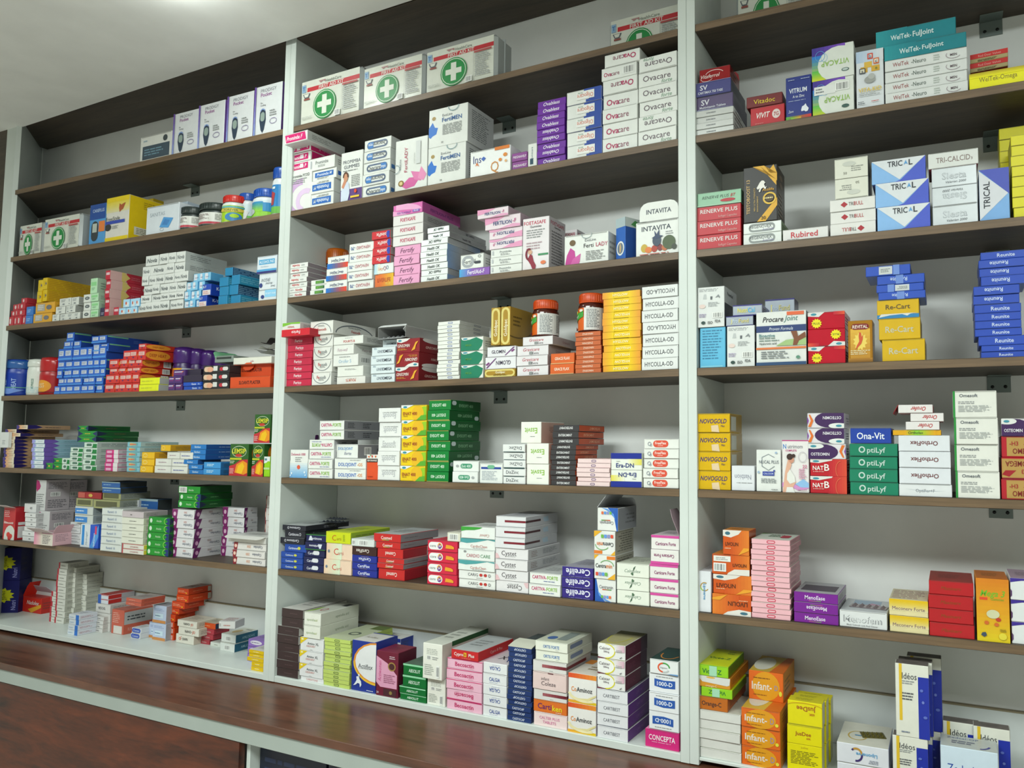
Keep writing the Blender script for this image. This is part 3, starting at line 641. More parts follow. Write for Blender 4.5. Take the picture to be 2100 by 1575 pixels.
D('era', 'yellow white carton with navy band', 'dfe2d8', [('g', .55, .3, 1, 1, 'e0e0c8', 'd8cf5c'), ('r', 0, 0, 1, .001, '24328c'), ('r', 0, .66, 1, 1, '1f2f8c'), nm_('Era-DN', .28, .26, '2b3a7c', .58, .46, 'b'), ('f', .18, .48, .32, .54, 1, GR)])
D('ffx', 'white carton with red pill', 'dfe0da', [('c', .26, .14, .7, .86, 'd4503a', 1), nm_('FreeFlex', .58, .28, 'f2dcd4', .32, .48, 'b'), ('f', .4, .24, .58, .36, 1, 'f0c8bc'), ('o', .16, .5, .05, .2, .25, '7c8490'), ('o', .2, .36, .03, .12, .3, '7c8490')])
# sixth shelf
D('cdb', 'royal blue carton', '24489c', [('t', 'Cartimove', .4, .48, .3, 'cdd8ea', .42, 'b'), ('e', .68, .5, .07, .2, 'c0c04a')])
D('cdd', 'flat black carton', '24242e', [('t', 'Cartimove D', .5, .5, .44, 'c8c8d0', .62, 'b')], u='a8acac', sd=[('t', 'Cartimove D', .45, .5, .4, '9a9aa0', .5, 'b')], s='2c2c34')
D('cnv', 'navy carton with white sticker', '20234c', [('t', 'Cartimove', .46, .5, .34, 'd8dae6', .6, 'b'), ('c', .44, .3, .76, .85, 'd4d6da', 1)])
D('cne', 'navy carton with green edge', '20234c', [('r', 0, .92, 1, 1, '3f8a3c'), ('t', 'Cartimove', .5, .5, .34, 'd8dae6', .6, 'b'), ('p', [(.14, .2), (.34, .2), (.28, .8), (.2, .8)], 'cfd4e0')], u='2a3a2c')
D('crt', 'peach and mint carton', 'e4c8b0', [('g', 0, 0, .6, 1, 'e2c2a8', 'cfdcc0'), ('t', 'C', .38, .5, .42, 'c84030', .2, ''), ('t', 'arti', .56, .42, .24, 'c07868', .2), ('e', .1, .5, .04, .1, '6a7a8c')])
D('crl', 'lime yellow carton', 'c6cf1c', [('t', 'C', .34, .48, .5, 'c05a20', .2), ('t', 'arti', .54, .42, .28, 'a8861e', .2), ('f', .7, .2, .8, .8, 5, '8a9a20')], u='b4c43a', s='8ea62a')
D('cfx', 'cobalt blue carton', '24308c', [nm_('CartiFlex', .54, .42, 'd4d8ea', .5, .48, 'b'), ('f', .3, .12, .7, .2, 1, 'c0a050')])
D('cfb', 'dark brown carton between blue cartons', '3c2420', [nm_('CartiFlex', .5, .42, 'dcd4cc', .54, .56, 'b')])
D('bar', 'white carton with barcodes', 'd0d6d2', [('b', .04, .2, .18, .8), ('b', .34, .15, .76, .85)])
D('cos', 'red carton with silver side', 'c02a28', [nm_('Cosmed', .52, .4, 'ead8d0', .4, .48, 'b'), ('g', .32, .18, .58, .28, 'd8a03a', '4a9a5a')], s='88868a', u='b4b8b8', sd=[('f', .1, .4, .5, .6, 1, '6c6a6e')])
D('co2', 'red carton with red side', 'c02a28', [nm_('Cosmed', .52, .4, 'ead8d0', .4, .48, 'b')], s='a0202c', u='8c2028', sd=[('r', 0, 0, .28, 1, 'c8c0bc'), ('e', .16, .6, .1, .3, '6c2430')])
D('c24', 'crimson carton with white badge', 'cc2a44', [('c', .04, .16, .52, .86, 'e6e6e4', 1), ('t', 'core', .19, .52, .26, '34383c', .24, ''), ('e', .42, .52, .07, .26, '6a3a8c'), ('a', .42, .52, .07, .28, .4, 'e0a030', 0, 180), ('t', '24', .42, .52, .2, 'ece4e0', .1, 'b'), ('p', [(.62, .34), (.9, .3), (.9, .5), (.82, .62), (.64, .68)], 'e09a2e')])
D('smw', 'little cream carton with barcode', 'd6d4c4', [('b', .15, .15, .85, .85)])
D('cgd', 'white carton, two red dots', 'dfe0dc', [('t', 'CARIG', .4, .56, .34, '3c4044', .28), ('e', .62, .56, .045, .17, 'b83a34'), ('e', .74, .56, .045, .17, 'b83a34'), ('t', 'D', .86, .56, .34, '3c4044', .1), ('f', .5, .16, .68, .26, 1, GR)])
D('cch', 'white carton with teal wave', 'dfe2de', [('p', [(0, 1), (0, .66), (.22, .56), (.5, .7), (.8, .96), (1, .85), (1, 1)], '4f9a9c'), ('t', 'CardioClean', .56, .32, .26, 'b8746c', .46, ''), ('f', .4, .08, .76, .16, 1, GR)])
D('cdc', 'white carton, red green capitals', 'dfe2de', [('t', 'CARDIO', .42, .45, .32, 'a8364a', .36), ('t', 'CARE', .76, .45, .32, '4a8a5c', .28), ('e', .2, .8, .04, .1, GR)])
D('cgr', 'white carton with green sweep', 'dfe2de', [('p', [(.36, 0), (1, 0), (1, .4), (.85, .3), (.6, .26), (.44, .14)], '3f9a3c'), ('t', 'Calmid', .3, .7, .24, 'c08a80', .3, 'i')])
D('cys', 'white carton with pink flower', 'dddadb', [('p', [(0, 0), (.14, .06), (.1, .3), (.06, .5), (0, .5)], 'dcb8bc'), ('t', 'Cystet', .42, .56, .44, '5c585c', .46, ''), ('f', .3, .22, .7, .3, 1, GR)], s='b5b4b6', sd=[('f', .1, .2, .3, .8, 4, '8a7a78'), ('f', .45, .3, .9, .8, 4, '8a8c90')])
D('cyb', 'white carton with maroon bar', 'd8d8da', [('r', .3, .42, 1, .62, '7a2430')], s='b8b8bc', sd=[('r', 0, .42, .45, .62, '4c3034'), ('p', [(.55, .3), (.7, .3), (.68, .8), (.52, .7)], 'a8bccb')])
D('cfm', 'white carton, bold two-tone lettering', WH, [('t', 'CARTIVA-', .32, .62, .32, 'c0306c', .46, 'b'), ('t', 'FORTE', .74, .62, .32, '86b43c', .34, 'b'), ('f', .46, .22, .92, .34, 1, '5a6a9c')], u='c0c2c0')
D('cer', 'indigo carton with big lettering', '362a7c', [nm_('Cerelife', .46, .6, 'e4e4f0', .78, .48, 'b'), ('f', .1, .86, .9, .94, 1, '8a84b8')], u='9c9aa8')
D('ctb', 'blue and white multivitamin carton', 'dddeda', [('p', [(0, 1), (0, .0), (.5, 0), (.2, .3), (.12, .7), (.06, 1)], '2a5cae'), ('p', [(.12, .5), (.2, .26), (.5, .04), (.8, 0), (.44, .16), (.2, .4)], '5f94d8'), ('t', 'Centramin', .54, .66, .15, '7c7c80', .66, 'b'), ('g', .36, .52, .8, .56, 'd8503a', '4a9a4c'), ('r', .3, .16, .4, .28, '6cb04c'), ('r', .43, .16, .53, .28, '8a8cc0'), ('r', .56, .16, .66, .28, '5f94d8'), ('r', .69, .16, .79, .28, 'dd6a40')], s='8c8e94', u='5c5c5e')
D('cty', 'yellow and white multivitamin carton', 'dddeda', [('p', [(0, 1), (0, .8), (.22, 1)], 'dfa82e'), ('r', .6, .82, 1, .96, 'd97a30'), ('p', [(1, 0), (.62, 0), (1, .26)], 'dfa82e'), ('t', 'Centra', .32, .56, .18, '34383c', .5, 'b'), ('t', 'min', .72, .56, .18, 'd97a3a', .28, 'b'), ('a', .6, .56, .34, .24, .08, '5fa04c', 0, 150), ('r', .08, .14, .2, .28, 'd8503a'), ('r', .23, .14, .35, .28, '8a8cc0'), ('r', .38, .14, .5, .28, '5f94d8'), ('r', .53, .14, .65, .28, '6cb04c')], s='a09c90', sd=[('f', .1, .1, .9, .9, 8, '6c6a60')])
D('clm', 'cream carton with green sprig', 'dfe2d6', [('t', 'Calmplex', .5, .46, .24, '7f9484', .6, 'i'), ('p', [(.5, .4), (.53, .7), (.6, .85), (.56, .6)], '3c5a44'), ('p', [(.44, .25), (.5, .4), (.53, .2), (.5, .12)], '4c6a50')], u='c4c8b8')
D('ccf', 'white carton with magenta top edge', 'dfdcd8', [('r', 0, .82, 1, 1, 'cc4c98'), nm_('Carticare Forte', .42, .24, '8c3a6c', .72, .52, 'b')], u='cfc4c8')
# bottom shelf
D('brn', 'dark brown carton', '3f3030', [('f', .4, .4, .8, .6, 1, '5a4848')], s='c0beb8', u='c8c6c0')
D('apn', 'white carton with pale green lettering', 'e0e1d6', [('t', 'apendia', .42, .45, .2, '9aac84', .5), ('t', 'aid', .74, .45, .2, 'b8c48a', .14)], s='cdcec2', sd=[('t', 'apendia aid', .55, .5, .22, '86907a', .56)], t=[('p', [(0, 0), (.2, .2), (.1, .5), (0, .4)], '8fb83c'), ('o', .5, .3, .14, .1, .3, 'b8484a'), ('r', .6, .7, .9, .9, '3a3c3c')])
D('amx', 'white carton with yellow corner', 'dfe0e0', [('p', [(0, 1), (0, .45), (.34, 1)], 'e0c41e'), ('e', .1, .86, .05, .07, 'ece8c0'), ('t', 'Amino XL', .56, .6, .2, '44484c', .5, ''), ('f', .28, .3, .76, .46, 2, 'c88a84'), ('f', .44, .08, .56, .14, 1, GR)])
D('amr', 'white carton with faint red lettering', 'dfe0e0', [nm_('CARDITONE', .5, .44, 'd0a09c', .66, .5, 'b')])
D('lim', 'thin lime green carton', 'bdd06c', [('c', .4, .24, .6, .76, '3c4c3c')], s='a8b85c', u='b8bfa0', t=[('c', .3, .3, .7, .5, '5a6458'), ('r', .5, .75, 1, 1, '5c6c38')])
D('afx', 'tall blue carton with white disc', '23368c', [('e', 1.05, .58, .98, .42, 'dd8f34'), ('e', 1.05, .59, .9, .375, 'dfe0e0'), ('a', 1.05, .58, .98, .42, .06, 'e2b83a', 180, 270), ('t', 'Actiflex', .58, .51, .085, '44484c', .68), ('f', .3, .45, .95, .47, 1, GR), ('p', [(.1, .1), (.18, .16), (.24, .22), (.22, .28), (.32, .3), (.36, .24), (.42, .2), (.44, .13), (.38, .08), (.36, .15), (.28, .16), (.2, .12)], 'dfe4ea'), ('e', .33, .32, .035, .022, 'dfe4ea'), ('f', .66, .03, .96, .06, 1, 'cdd4e0')], s='2c3c94', u='d6d3cc', t=[('t', 'Actiflex', .4, .5, .3, '9c9484', .5), ('r', 0, .93, 1, 1, '2c3c94'), ('r', .93, 0, 1, 1, '2c3c94')])
D('afb', 'blue edged lying carton', 'c8ccd2', [('r', 0, .7, 1, 1, '23368c'), ('f', .2, .2, .8, .55, 3, GR)], s='23368c', u='d0cfca', t=[('t', 'Actiflex', .5, .5, .3, '9c9484', .5)])
D('awo', 'tall maroon carton with pink panel', '6c1f34', [('p', [(0, .88), (.52, .74), (.96, .5), (.96, .2), (.2, .2), (0, .3)], 'd99cb8'), ('t', 'Actiwomen', .16, .55, .15, 'b83c78', .46, 'i', 90), ('e', .72, .68, .18, .1, '9c7c44'), ('e', .72, .68, .13, .07, '4c2a2c'), ('f', .36, .3, .92, .5, 5, '9c5c78'), ('r', .36, .03, .96, .18, '4a2a30'), ('e', .7, .1, .07, .04, '8a7a44'), ('f', .62, .84, .9, .92, 2, 'd8c0c8'), ('t', '30', .1, .08, .05, 'e0d0d4', .12)], s='5c1c30', u='7c2a40')
D('abs', 'bright green carton', '0f6a30', [('r', 0, .84, 1, 1, '8fd0a4'), nm_('ABSOLUT', .44, .34, 'cfe6d4', .5, .5, 'b')], u='54685a')
D('wht', 'tall white carton with fine print', 'e2e2d8', [('f', .2, .68, .8, .86, 4, 'a4a8a0'), ('b', .22, .54, .42, .66), ('f', .5, .54, .85, .64, 2, GR), ('f', .1, .1, .6, .42, 6, 'a4a8a0'), ('b', .72, .06, .88, .4)], s='cfcfc4', u='d2d4c8', sd=[('r', .2, .86, 1, 1, '2c5c38')])
D('bec', 'pale pink carton, crimson lettering', 'e6b4c8', [('r', 0, .92, 1, .99, 'c8346c'), nm_('Becoactin', .5, .42, 'c02a64', .7, .5, 'b'), ('f', .62, .14, .8, .2, 1, 'c890a4')], u='dbb8c4')
D('cyp', 'bright red carton with yellow letter', 'c4262a', [('t', 'Cypro', .28, .55, .34, 'ece0dc', .34, 'b'), ('r', .47, .34, .57, .78, 'e0c030'), ('t', 'B', .52, .56, .3, 'b03020', .08, 'b'), ('t', 'Plus', .76, .55, .34, 'ece0dc', .3, 'b'), ('f', .4, .14, .8, .24, 1, 'e08a7c')], u='b8bcbc', sd=[('t', 'Cypro B Plus', .5, .5, .3, 'd8a09c', .5, 'b')])
D('clg', 'white carton with blue capitals', 'dfe1e2', [nm_('CALGIA', .5, .36, '2f4a94', .46, .5, 'b'), ('f', .28, .16, .7, .22, 1, '8a94b4')], u='cfc4c8', t=[('t', 'X', .4, .4, .3, '343438', .3, 'b'), ('a', .95, .5, .3, .4, .1, '3a3a78', 120, 240)])
D('cas', 'thin navy carton', '22386c', [nm_('CASTOCAP', .5, .44, 'd4dae6', .5, .48, 'b')], s='1c2c58', u='3c4648')
D('ort', 'cream carton with blue lettering', 'e0e2d4', [nm_('ORTIS FORTE', .48, .32, '3a6eb0', .5, .5, 'b'), ('f', .64, .14, .74, .2, 1, GR)], s='cdd0c0', sd=[('c', .1, .3, .6, .75, '7a86a0', 1)], u='c8cbb8', t=[('e', .3, .3, .14, .12, '4a6aa4'), ('r', .5, .2, .8, .8, '8a9490')])
D('bmr', 'white carton with dark red bar', 'd6d4d0', [('g', .28, .4, 1, .68, 'a05a60', '6a1f2a'), ('f', .5, .12, .62, .2, 1, GR)], sd=[('r', 0, .4, .8, .68, '6a1f2a')], s='b4b0ac')
D('col', 'pale pink carton, handwritten style', 'e0c8c4', [('t', 'infant', .38, .64, .18, '5c5054', .24), ('t', 'Coleze', .48, .38, .24, '5c5054', .48), ('r', .46, .94, .62, 1, '5a2a30')])
D('ctk', 'orange carton, purple yellow lettering', 'd8702a', [('t', 'Carti', .34, .52, .46, '6a2a64', .46, 'b'), ('t', 'ken', .72, .48, .46, 'e0d42a', .34, 'b'), ('f', .68, .08, .88, .18, 1, 'ecd8c0')])
D('clp', 'blush carton, pink lettering', 'ead4d2', [('t', 'CALTER PLUS', .48, .64, .2, 'd07aa0', .7, 'b'), ('t', 'TABLETS', .48, .34, .2, 'd07aa0', .5, 'b')])
D('coa', 'white orange carton with logo', 'e2e0dc', [('g', 0, .84, 1, 1, 'd8502a', 'e08a2e'), ('g', 0, 0, 1, .09, 'e0a02e', 'd8b81c'), ('t', 'Co', .2, .47, .16, 'dd8a3c', .18, 'b'), ('t', 'Aminoz', .58, .47, .16, '4a4a4c', .56, 'b'), ('a', .6, .34, .6, .3, .16, 'e6dcae', 180, 300), ('p', [(.3, .16), (.7, .12), (1, .3), (1, .36), (.7, .2)], 'dcd098')], u='dcd4c8', t=[('r', 0, .7, .3, 1, 'd98a3a'), ('f', .4, .3, .8, .6, 2, '9c8a6c')])
D('cbe', 'white carton with purple side', 'dcdde0', [nm_('CARTIBEST', .5, .28, '5c5e66', .54, .48)], s='5a2a7c', u='7c7c84', sd=[('t', 'CARTIBEST', .5, .5, .24, '8a64a4', .5)])
D('cal', 'white carton with yellow arc', 'dfdedc', [('e', .28, .56, .36, .5, 'e8e8e4'), ('a', .28, .52, .36, .52, .1, 'd8cf2a', -90, 90), ('p', [(0, .1), (0, 0), (.4, 0), (.3, .03)], '6a2434'), ('t', 'Calster', .26, .7, .2, '54444c', .4, ''), ('t', '500mg', .32, .48, .12, '7c747a', .2, 'b'), ('g', .62, .55, .98, .98, 'dfdedc', 'd0a8b8'), ('f', .68, .5, .9, .68, 3, GR), ('p', [(.8, .14), (.88, .24), (.9, .22), (.84, .12)], '6c6c70')], s='5a2438', sd=[('r', .7, 0, 1, 1, '4a3c48'), ('f', .1, .3, .5, .7, 4, '7a4458')], u='b4ac7c', t=[('a', .4, .6, .4, .5, .1, 'c8bf3c', 180, 360), ('r', 0, .8, 1, 1, '7c7a3c')])
D('ccp', 'bright pink carton', 'cc2a78', [nm_('CONCEPTA', .58, .36, 'f2e4ea', .78, .5, 'b'), ('f', .2, .3, .9, .36, 1, 'eab4cc')], u='d888ac')
D('tho', 'white carton with blue flag', 'dee0e2', [('p', [(.18, .72), (.5, .66), (.88, .7), (.88, .28), (.5, .24), (.18, .32)], '2b56a4'), nm_('1000-D', .48, .22, 'e4e8f0', .6, .53, 'b'), ('f', .24, .8, .8, .88, 1, GR)])
D('dig', 'white carton with ring, green top', 'dee0e0', [('a', .5, .48, .22, .36, .22, '4a9a4c', 0, 120), ('a', .5, .48, .22, .36, .22, 'd8552e', 100, 260), ('a', .5, .48, .22, .36, .22, 'b8bcbc', 260, 330), ('t', 'Digestive', .5, .48, .1, '4c5054', .3), ('p', [(.6, .06), (1, .02), (1, .12), (.75, .1)], '5a8cc0')], u='26403c', t=[('a', .5, .5, .35, .4, .14, 'c07a34', 180, 340)])

# ---------------------------------------------------------------- middle bay stock
M = 'M'
def stock_middle():
    K(M, 2, 595.5, 640, [('u', 'pcod', 353)], d=.1)
    K(M, 2, 595, 638, [('uud', 'promP', 299)], base=354, d=.12)
    K(M, 2, 584, 631, [('u', 'promT', 277)], base=297, d=.14, yo=-.028)
    K(M, 2, 636, 686, [('dd', 'promM', 373, 634.5, 684), ('u', 'promM', 351, 640, 689), ('u', 'promW', 327, 635, 687)], d=.1)
    K(M, 2, 700, 744.5, [('u', 'gum', 315)], d=.045)
    K(M, 2, 746, 801, [('ududd', 'myo', 289)], d=.06)
    K(M, 2, 811, 876.5, [('u', 'ladyR', 290)], d=.06)
    K(M, 2, 878, 955, [('u', 'men', 305), ('u', 'men', 227, 880, 959.6, {'d': .115})], d=.1)
    K(M, 2, 964, 1047, [('u', 'insq', 312)], d=.05)
    K(M, 2, 1049, 1081, [('uu', 'preg', 315)], d=.1)
    K(M, 2, 1082, 1100.5, [('u', 'thinw', 295)], d=.07)
    K(M, 2, 1101.5, 1159.5, [('ududduuuu', 'ovab', 209)], d=.1)
    K(M, 2, 1163, 1235, [('uuuuu', 'oligo', 190.6)], d=.1)
    K(M, 2, 1236, 1307, [('uuuud', 'ova', 167), ('u', 'ovab2', 142, 1233.5, 1306), ('d', 'ova', 114, 1240, 1313)], d=.1)
    K(M, 2, 1309.5, 1388.5, [('uduuud', 'forte', 120.5)], d=.1)
    # third shelf
    K(M, 3, 591, 630, [('uuddddd', 'nov', 542)], d=.13)
    K(M, 3, 636, 669, [('uuu', 'grn', 575)], d=.06)
    K(M, 3, 670, 713, [('uuu', 'jfo', 527)], d=.06)
    K(M, 3, 714.5, 765, [('ddddd', 'hep', 501)], d=.08)
    K(M, 3, 767, 806, [('u', 'livl', 563), ('u', 'lacy', 542), ('dddd', 'jfx', 476, 763, 801)], d=.1)
    K(M, 3, 807.5, 861, [('uuuu', 'fert', 506), ('uuu', 'foeta', 444, 806, 868), ('u', 'fpl', 422, 806, 866, {'d': .16})], d=.15)
    K(M, 3, 863, 918, [('uduuuud', 'hok2', 493), ('ud', 'hok', 468, 876, 921, {'d': .16})], d=.14)
    K(M, 3, 941, 1003.5, [('u', 'faid', 553), ('u', 'fpil', 523, 943, 990)], d=.08)
    K(M, 3, 1005, 1070, [('uuu', 'plus', 512), ('dd', 'fefd', 472, 1002, 1070), ('u', 'fefd', 447, 995, 1068)], d=.1)
    K(M, 3, 979, 1043, [('u', 'fefd', 431.5)], d=.16, base=450, yo=0)
    K(M, 3, 1071, 1125.5, [('u', 'fgum', 449)], d=.08)
    K(M, 3, 1150, 1183, [('u', 'fgum', 473)], d=.06, yo=.12, where='behind the bud carton')
    K(M, 3, 1157, 1247, [('u', 'flady', 484)], d=.06)
    K(M, 3, 1258, 1286, [('u', 'bluk', 448)], d=.085, yo=.012, yaw=-.42)
    K(M, 3, 1303, 1391.5, [('u', 'inta', 457)], d=.1)
    # fourth shelf
    K(M, 4, 588, 641, [('uuuuuuu', 'fer', 694)], d=.11)
    K(M, 4, 577, 635.5, [('d', 'fer2', 676.7), ('u', 'grw', 663, 580, 616, {'yo': -.02, 'd': .1})], yo=-.028, d=.12, base=691.5)
    K(M, 4, 642.5, 682, [('uuuu', 'fex', 686)], d=.1)
    K(M, 4, 637, 683, [('u', 'fexT', 660)], d=.165, base=687, yo=.002)
    K(M, 4, 689, 748, [('d', 'frt', 773), ('u', 'wha', 751.4, 691, 744), ('u', 'oro', 728, 683.5, 735), ('u', 'fot', 708, 684, 726), ('u', 'fob', 691, 684, 745, {'d': .12})], d=.09)
    K(M, 4, 761, 810, [('uuuu', 'gom', 712.5), ('u', 'gom', 697, 783, 815, {'yo': .03})], d=.08)
    K(M, 4, 812, 859, [('udu', 'gin', 695)], d=.12)
    K(M, 4, 898, 943, [('u' * 15, 'cap', 660, 898, 943)], d=.13)
    K(M, 4, 945, 991, [('uuu', 'meg', 692)], d=.08)
    K(M, 4, 994, 1057, [('u', 'gol', 758), ('d', 'glo', 733), ('u', 'glo', 712, 999, 1058)], d=.08)
    K(M, 4, 1006, 1025.5, [('u', 'golU', 631)], d=.12, base=708)
    K(M, 4, 1026.5, 1046, [('u', 'golU', 629)], d=.13, base=708, where='right one of the pair')
    K(M, 4, 1059.5, 1124, [('uuu', 'grv', 710), ('u', 'grv', 691.4, 1071, 1133, {'d': .13})], d=.11)
    K(M, 4, 1128.5, 1177.5, [('uu', 'flax', 725)], d=.09)
    K(M, 4, 1180, 1233, [('dududduud', 'nin', 681.6)], d=.1)
    K(M, 4, 1236, 1314, [('uddduduuduuu', 'hyg', 600.5)], d=.09)
    K(M, 4, 1316, 1391, [('uuuduud', 'hyc', 588.5)], d=.09)
    # fifth shelf
    K(M, 5, 594, 631, [('u', 'dol', 922)], d=.07)
    K(M, 5, 633, 683, [('uuud', 'car', 901.6), ('uu', 'carg', 862.7, 655, 705, {'d': .14})], d=.09)
    K(M, 5, 686, 750.5, [('uu', 'dlj', 939.5)], d=.09)
    K(M, 5, 684, 734, [('u', 'djf', 911)], d=.12, base=939, yo=.02)
    K(M, 5, 752, 775, [('u', 'bev', 932)], d=.06)
    K(M, 5, 776.5, 822, [('dduddd'[:5], 'epo', 837)], d=.09)
    K(M, 5, 824, 875.5, [('uuuuu', 'ena', 831)], d=.1)
    K(M, 5, 878, 922.5, [('duduuudu', 'evi', 820.7)], d=.13)
    K(M, 5, 928, 981, [('du', 'ev4', 944.6)], d=.07)
    K(M, 5, 983, 1030, [('u', 'pan', 949)], d=.05)
    K(M, 5, 1031.5, 1078, [('uuddd', 'dis', 911)], d=.06)
    K(M, 5, 1080, 1126, [('dd', 'ess', 908.9), ('d', 'ess', 865, 1067, 1109, {'d': .11})], d=.09)
    K(M, 5, 1129, 1181, [('udduududu'[:8], 'ent', 912), ('dud', 'ent', 871.6, 1133, 1187, {'d': .13})], d=.11)
    K(M, 5, 1183, 1251.5, [('uuuuuu', 'pnk', 940)], d=.09)
    K(M, 5, 1253, 1317, [('du', 'era', 928.6)], d=.08)
    K(M, 5, 1319, 1392, [('uuuuu', 'ffx', 900)], d=.08)
    # sixth shelf
    K(M, 6, 576, 621, [('uuu', 'cdb', 1130), ('u', 'cdb', 1114, 582, 627), ('d', 'cdd', 1100.6, 574, 624), ('u', 'cdd', 1087, 583, 625), ('d', 'cdd', 1075.5, 579, 627, {'d': .16})], d=.12)
    K(M, 6, 622.5, 664, [('uuu', 'cnv', 1125.7), ('du', 'cne', 1095, 626, 668)], d=.1)
    K(M, 6, 664.5, 721, [('u', 'crt', 1145.6), ('u', 'crt', 1113, 668, 722), ('u', 'crl', 1089, 667, 718, {'d': .15})], d=.1)
    K(M, 6, 722, 773, [('uud', 'cfx', 1137), ('d', 'cfb', 1119.4), ('u', 'bar', 1103.7, 720, 767)], d=.1)
    K(M, 6, 774, 828, [('d', 'co2', 1164), ('uu', 'cos', 1143), ('d', 'co2', 1124, 773, 826), ('u', 'cos', 1110, 769, 820), ('u', 'cos', 1093, 765, 821, {'d': .15})], d=.13)
    K(M, 6, 877, 937.5, [('uuuu', 'c24', 1106.9, 877, 938), ('u', 'smw', 1091, 917, 944)], d=.08)
    K(M, 6, 939.5, 1014.5, [('uu', 'cgd', 1167.6), ('u', 'cch', 1146.7), ('u', 'cdc', 1124.7), ('u', 'cch', 1102.7), ('d', 'cgr', 1079, 944.5, 1015)], d=.1)
    K(M, 6, 1016, 1083, [('duuu', 'cys', 1122.7), ('uuu', 'cyb', 1057.4, 1016, 1078)], d=.15)
    K(M, 6, 1085, 1150, [('uu', 'cfm', 1173)], d=.12)
    K(M, 6, 1152, 1216.5, [('ddd', 'cer', 1161)], d=.12)
    K(M, 6, 1219, 1262.5, [('u', 'ctb', 1186), ('ud', 'cty', 1087.6), ('d', 'ctb', 1040.5, 1224, 1267)], d=.1)
    K(M, 6, 1264.5, 1331, [('ddu', 'clm', 1153)], d=.1)
    K(M, 6, 1333, 1391.5, [('uuudu', 'ccf', 1096.4)], d=.1)
    # bottom shelf
    K(M, 7, 566, 613, [('uuuuuu', 'brn', 1282, 567, 613), ('uu', 'brn', 1246.4, 577, 621, {'d': .16})], d=.14)
    K(M, 7, 615, 663, [('u', 'amr', 1385.7), ('uuu', 'amx', 1305.8), ('uu', 'apn', 1254, 624, 658, {'d': .14})], d=.1)
    K(M, 7, 665, 719, [('u' * 12, 'lim', 1306.4)], d=.16)
    K(M, 7, 721, 771, [('u', 'afx', 1311.8)], d=.08)
    K(M, 7, 764, 822, [('uuu', 'afb', 1302)], d=.055, yo=.145, where='# up behind the disc carton')
    K(M, 7, 773, 817.5, [('u', 'awo', 1333)], d=.07)
    K(M, 7, 819, 873, [('uu', 'abs', 1405), ('uu', 'abs', 1360, 826, 874)], d=.09)
    K(M, 7, 875, 912.5, [('u', 'wht', 1388), ('u', 'wht', 1317, 868, 908, {'d': .19, 'yo': -.004})], d=.12)
    K(M, 7, 916, 988.5, [('uduuu', 'bec', 1348), ('u', 'cyp', 1330, 926, 982, {'d': .15})], d=.14)
    K(M, 7, 991, 1040, [('uddud', 'clg', 1357)], d=.12)
    K(M, 7, 1041.5, 1091, [('uuudduduuduudd'[:14], 'cas', 1324.5)], d=.13)
    K(M, 7, 1093, 1162, [('u', 'clp', 1458), ('u', 'ctk', 1433), ('u', 'bmr', 1411), ('u', 'col', 1374.9), ('u', 'bmr', 1352), ('uu', 'ort', 1312.4, 1097, 1164)], d=.12)
    K(M, 7, 1164, 1222.5, [('uu', 'coa', 1379)], d=.11)
    K(M, 7, 1224.5, 1287.5, [('uuuu', 'cbe', 1411), ('uuu', 'cal', 1318, 1224.5, 1282, {'d': .12})], d=.14)
    K(M, 7, 1322, 1392.5, [('u', 'ccp', 1493), ('duu', 'tho', 1379, 1330, 1392.5), ('u', 'dig', 1349.7, 1333, 1392)], d=.1)
# ---------------------------------------------------------------- designs and stock, right bay
D('slv', 'thin foil covered carton', 'cfd1cf', [('f', .3, .3, .6, .7, 1, '7c7e80')], ro=.16, me=.55)
D('sv', 'indigo carton with white initials', '3f3f78', [('t', 'SV', .28, .62, .36, 'd8d8e0', .24, 'b'), ('t', 'CARTIMAX 750 TABS', .46, .24, .18, 'cfd0dc', .66, 'b'), ('v', 0, .96, 1, 1, '3f3f78', 'a0a0c0')], s='2a2c40', u='6a6c84')
D('svg', 'dusky indigo carton with white initials', '55486c', [('t', 'SV', .26, .6, .38, 'd8d8e0', .24, 'b'), ('t', 'Multivitamin Tablets', .46, .24, .16, 'cfd0dc', .7, 'b'), ('g', 0, 0, 1, .1, '9aa0b8', '5a5478')], s='38344c', u='6a6c84')
D('vfr', 'transparent red carton with white swirl', '8c1c20', [('t', 'Vitaferrol', .36, .44, .28, 'e8dcd8', .62, 'i'), ('a', .5, .5, .3, .34, .06, 'e0ccc8', 20, 170), ('a', .24, .3, .2, .26, .07, 'e0ccc8', 180, 340)], ro=.15, s='6c1418')
D('viv', 'red carton with round badge', 'b41f28', [('t', 'VIVIT', .38, .56, .32, 'e8dcd8', .4, 'bi'), ('e', .76, .52, .12, .24, 'd8c8c4'), ('t', '7G', .76, .52, .2, 'a82028', .14, 'b'), ('f', .14, .1, .4, .16, 1, 'd89088')])
D('vdo', 'maroon carton with yellow lettering', '6c1c1c', [nm_('Vitadoc', .48, .42, 'd8c22a', .74, .5, '')], u='4c1818')
D('vtr', 'navy carton with map emblem', '20307c', [nm_('VITRUM', .68, .13, 'e0e4ec', .7, .48, 'b'), nm_('A to Zinc', .54, .06, 'd0d4e0', .46, .5, 'b'), ('f', .1, .42, .9, .46, 1, '8a94b8'), ('g', 0, 0, 1, .09, '5aa43c', 'c8302c'), ('g', .2, 0, .6, .06, '7cb83a', 'd8a02e'), ('p', [(.6, .2), (.64, .28), (.72, .3), (.78, .34), (.82, .28), (.9, .22), (.86, .16), (.78, .15), (.72, .18), (.62, .17)], 'dfe2ea'), ('t', '2am', .2, .2, .1, 'd0d4e0', .2, 'i'), ('f', .1, .9, .4, .94, 1, '9aa4c4'), ('f', .6, .9, .95, .94, 1, '9aa4c4')])
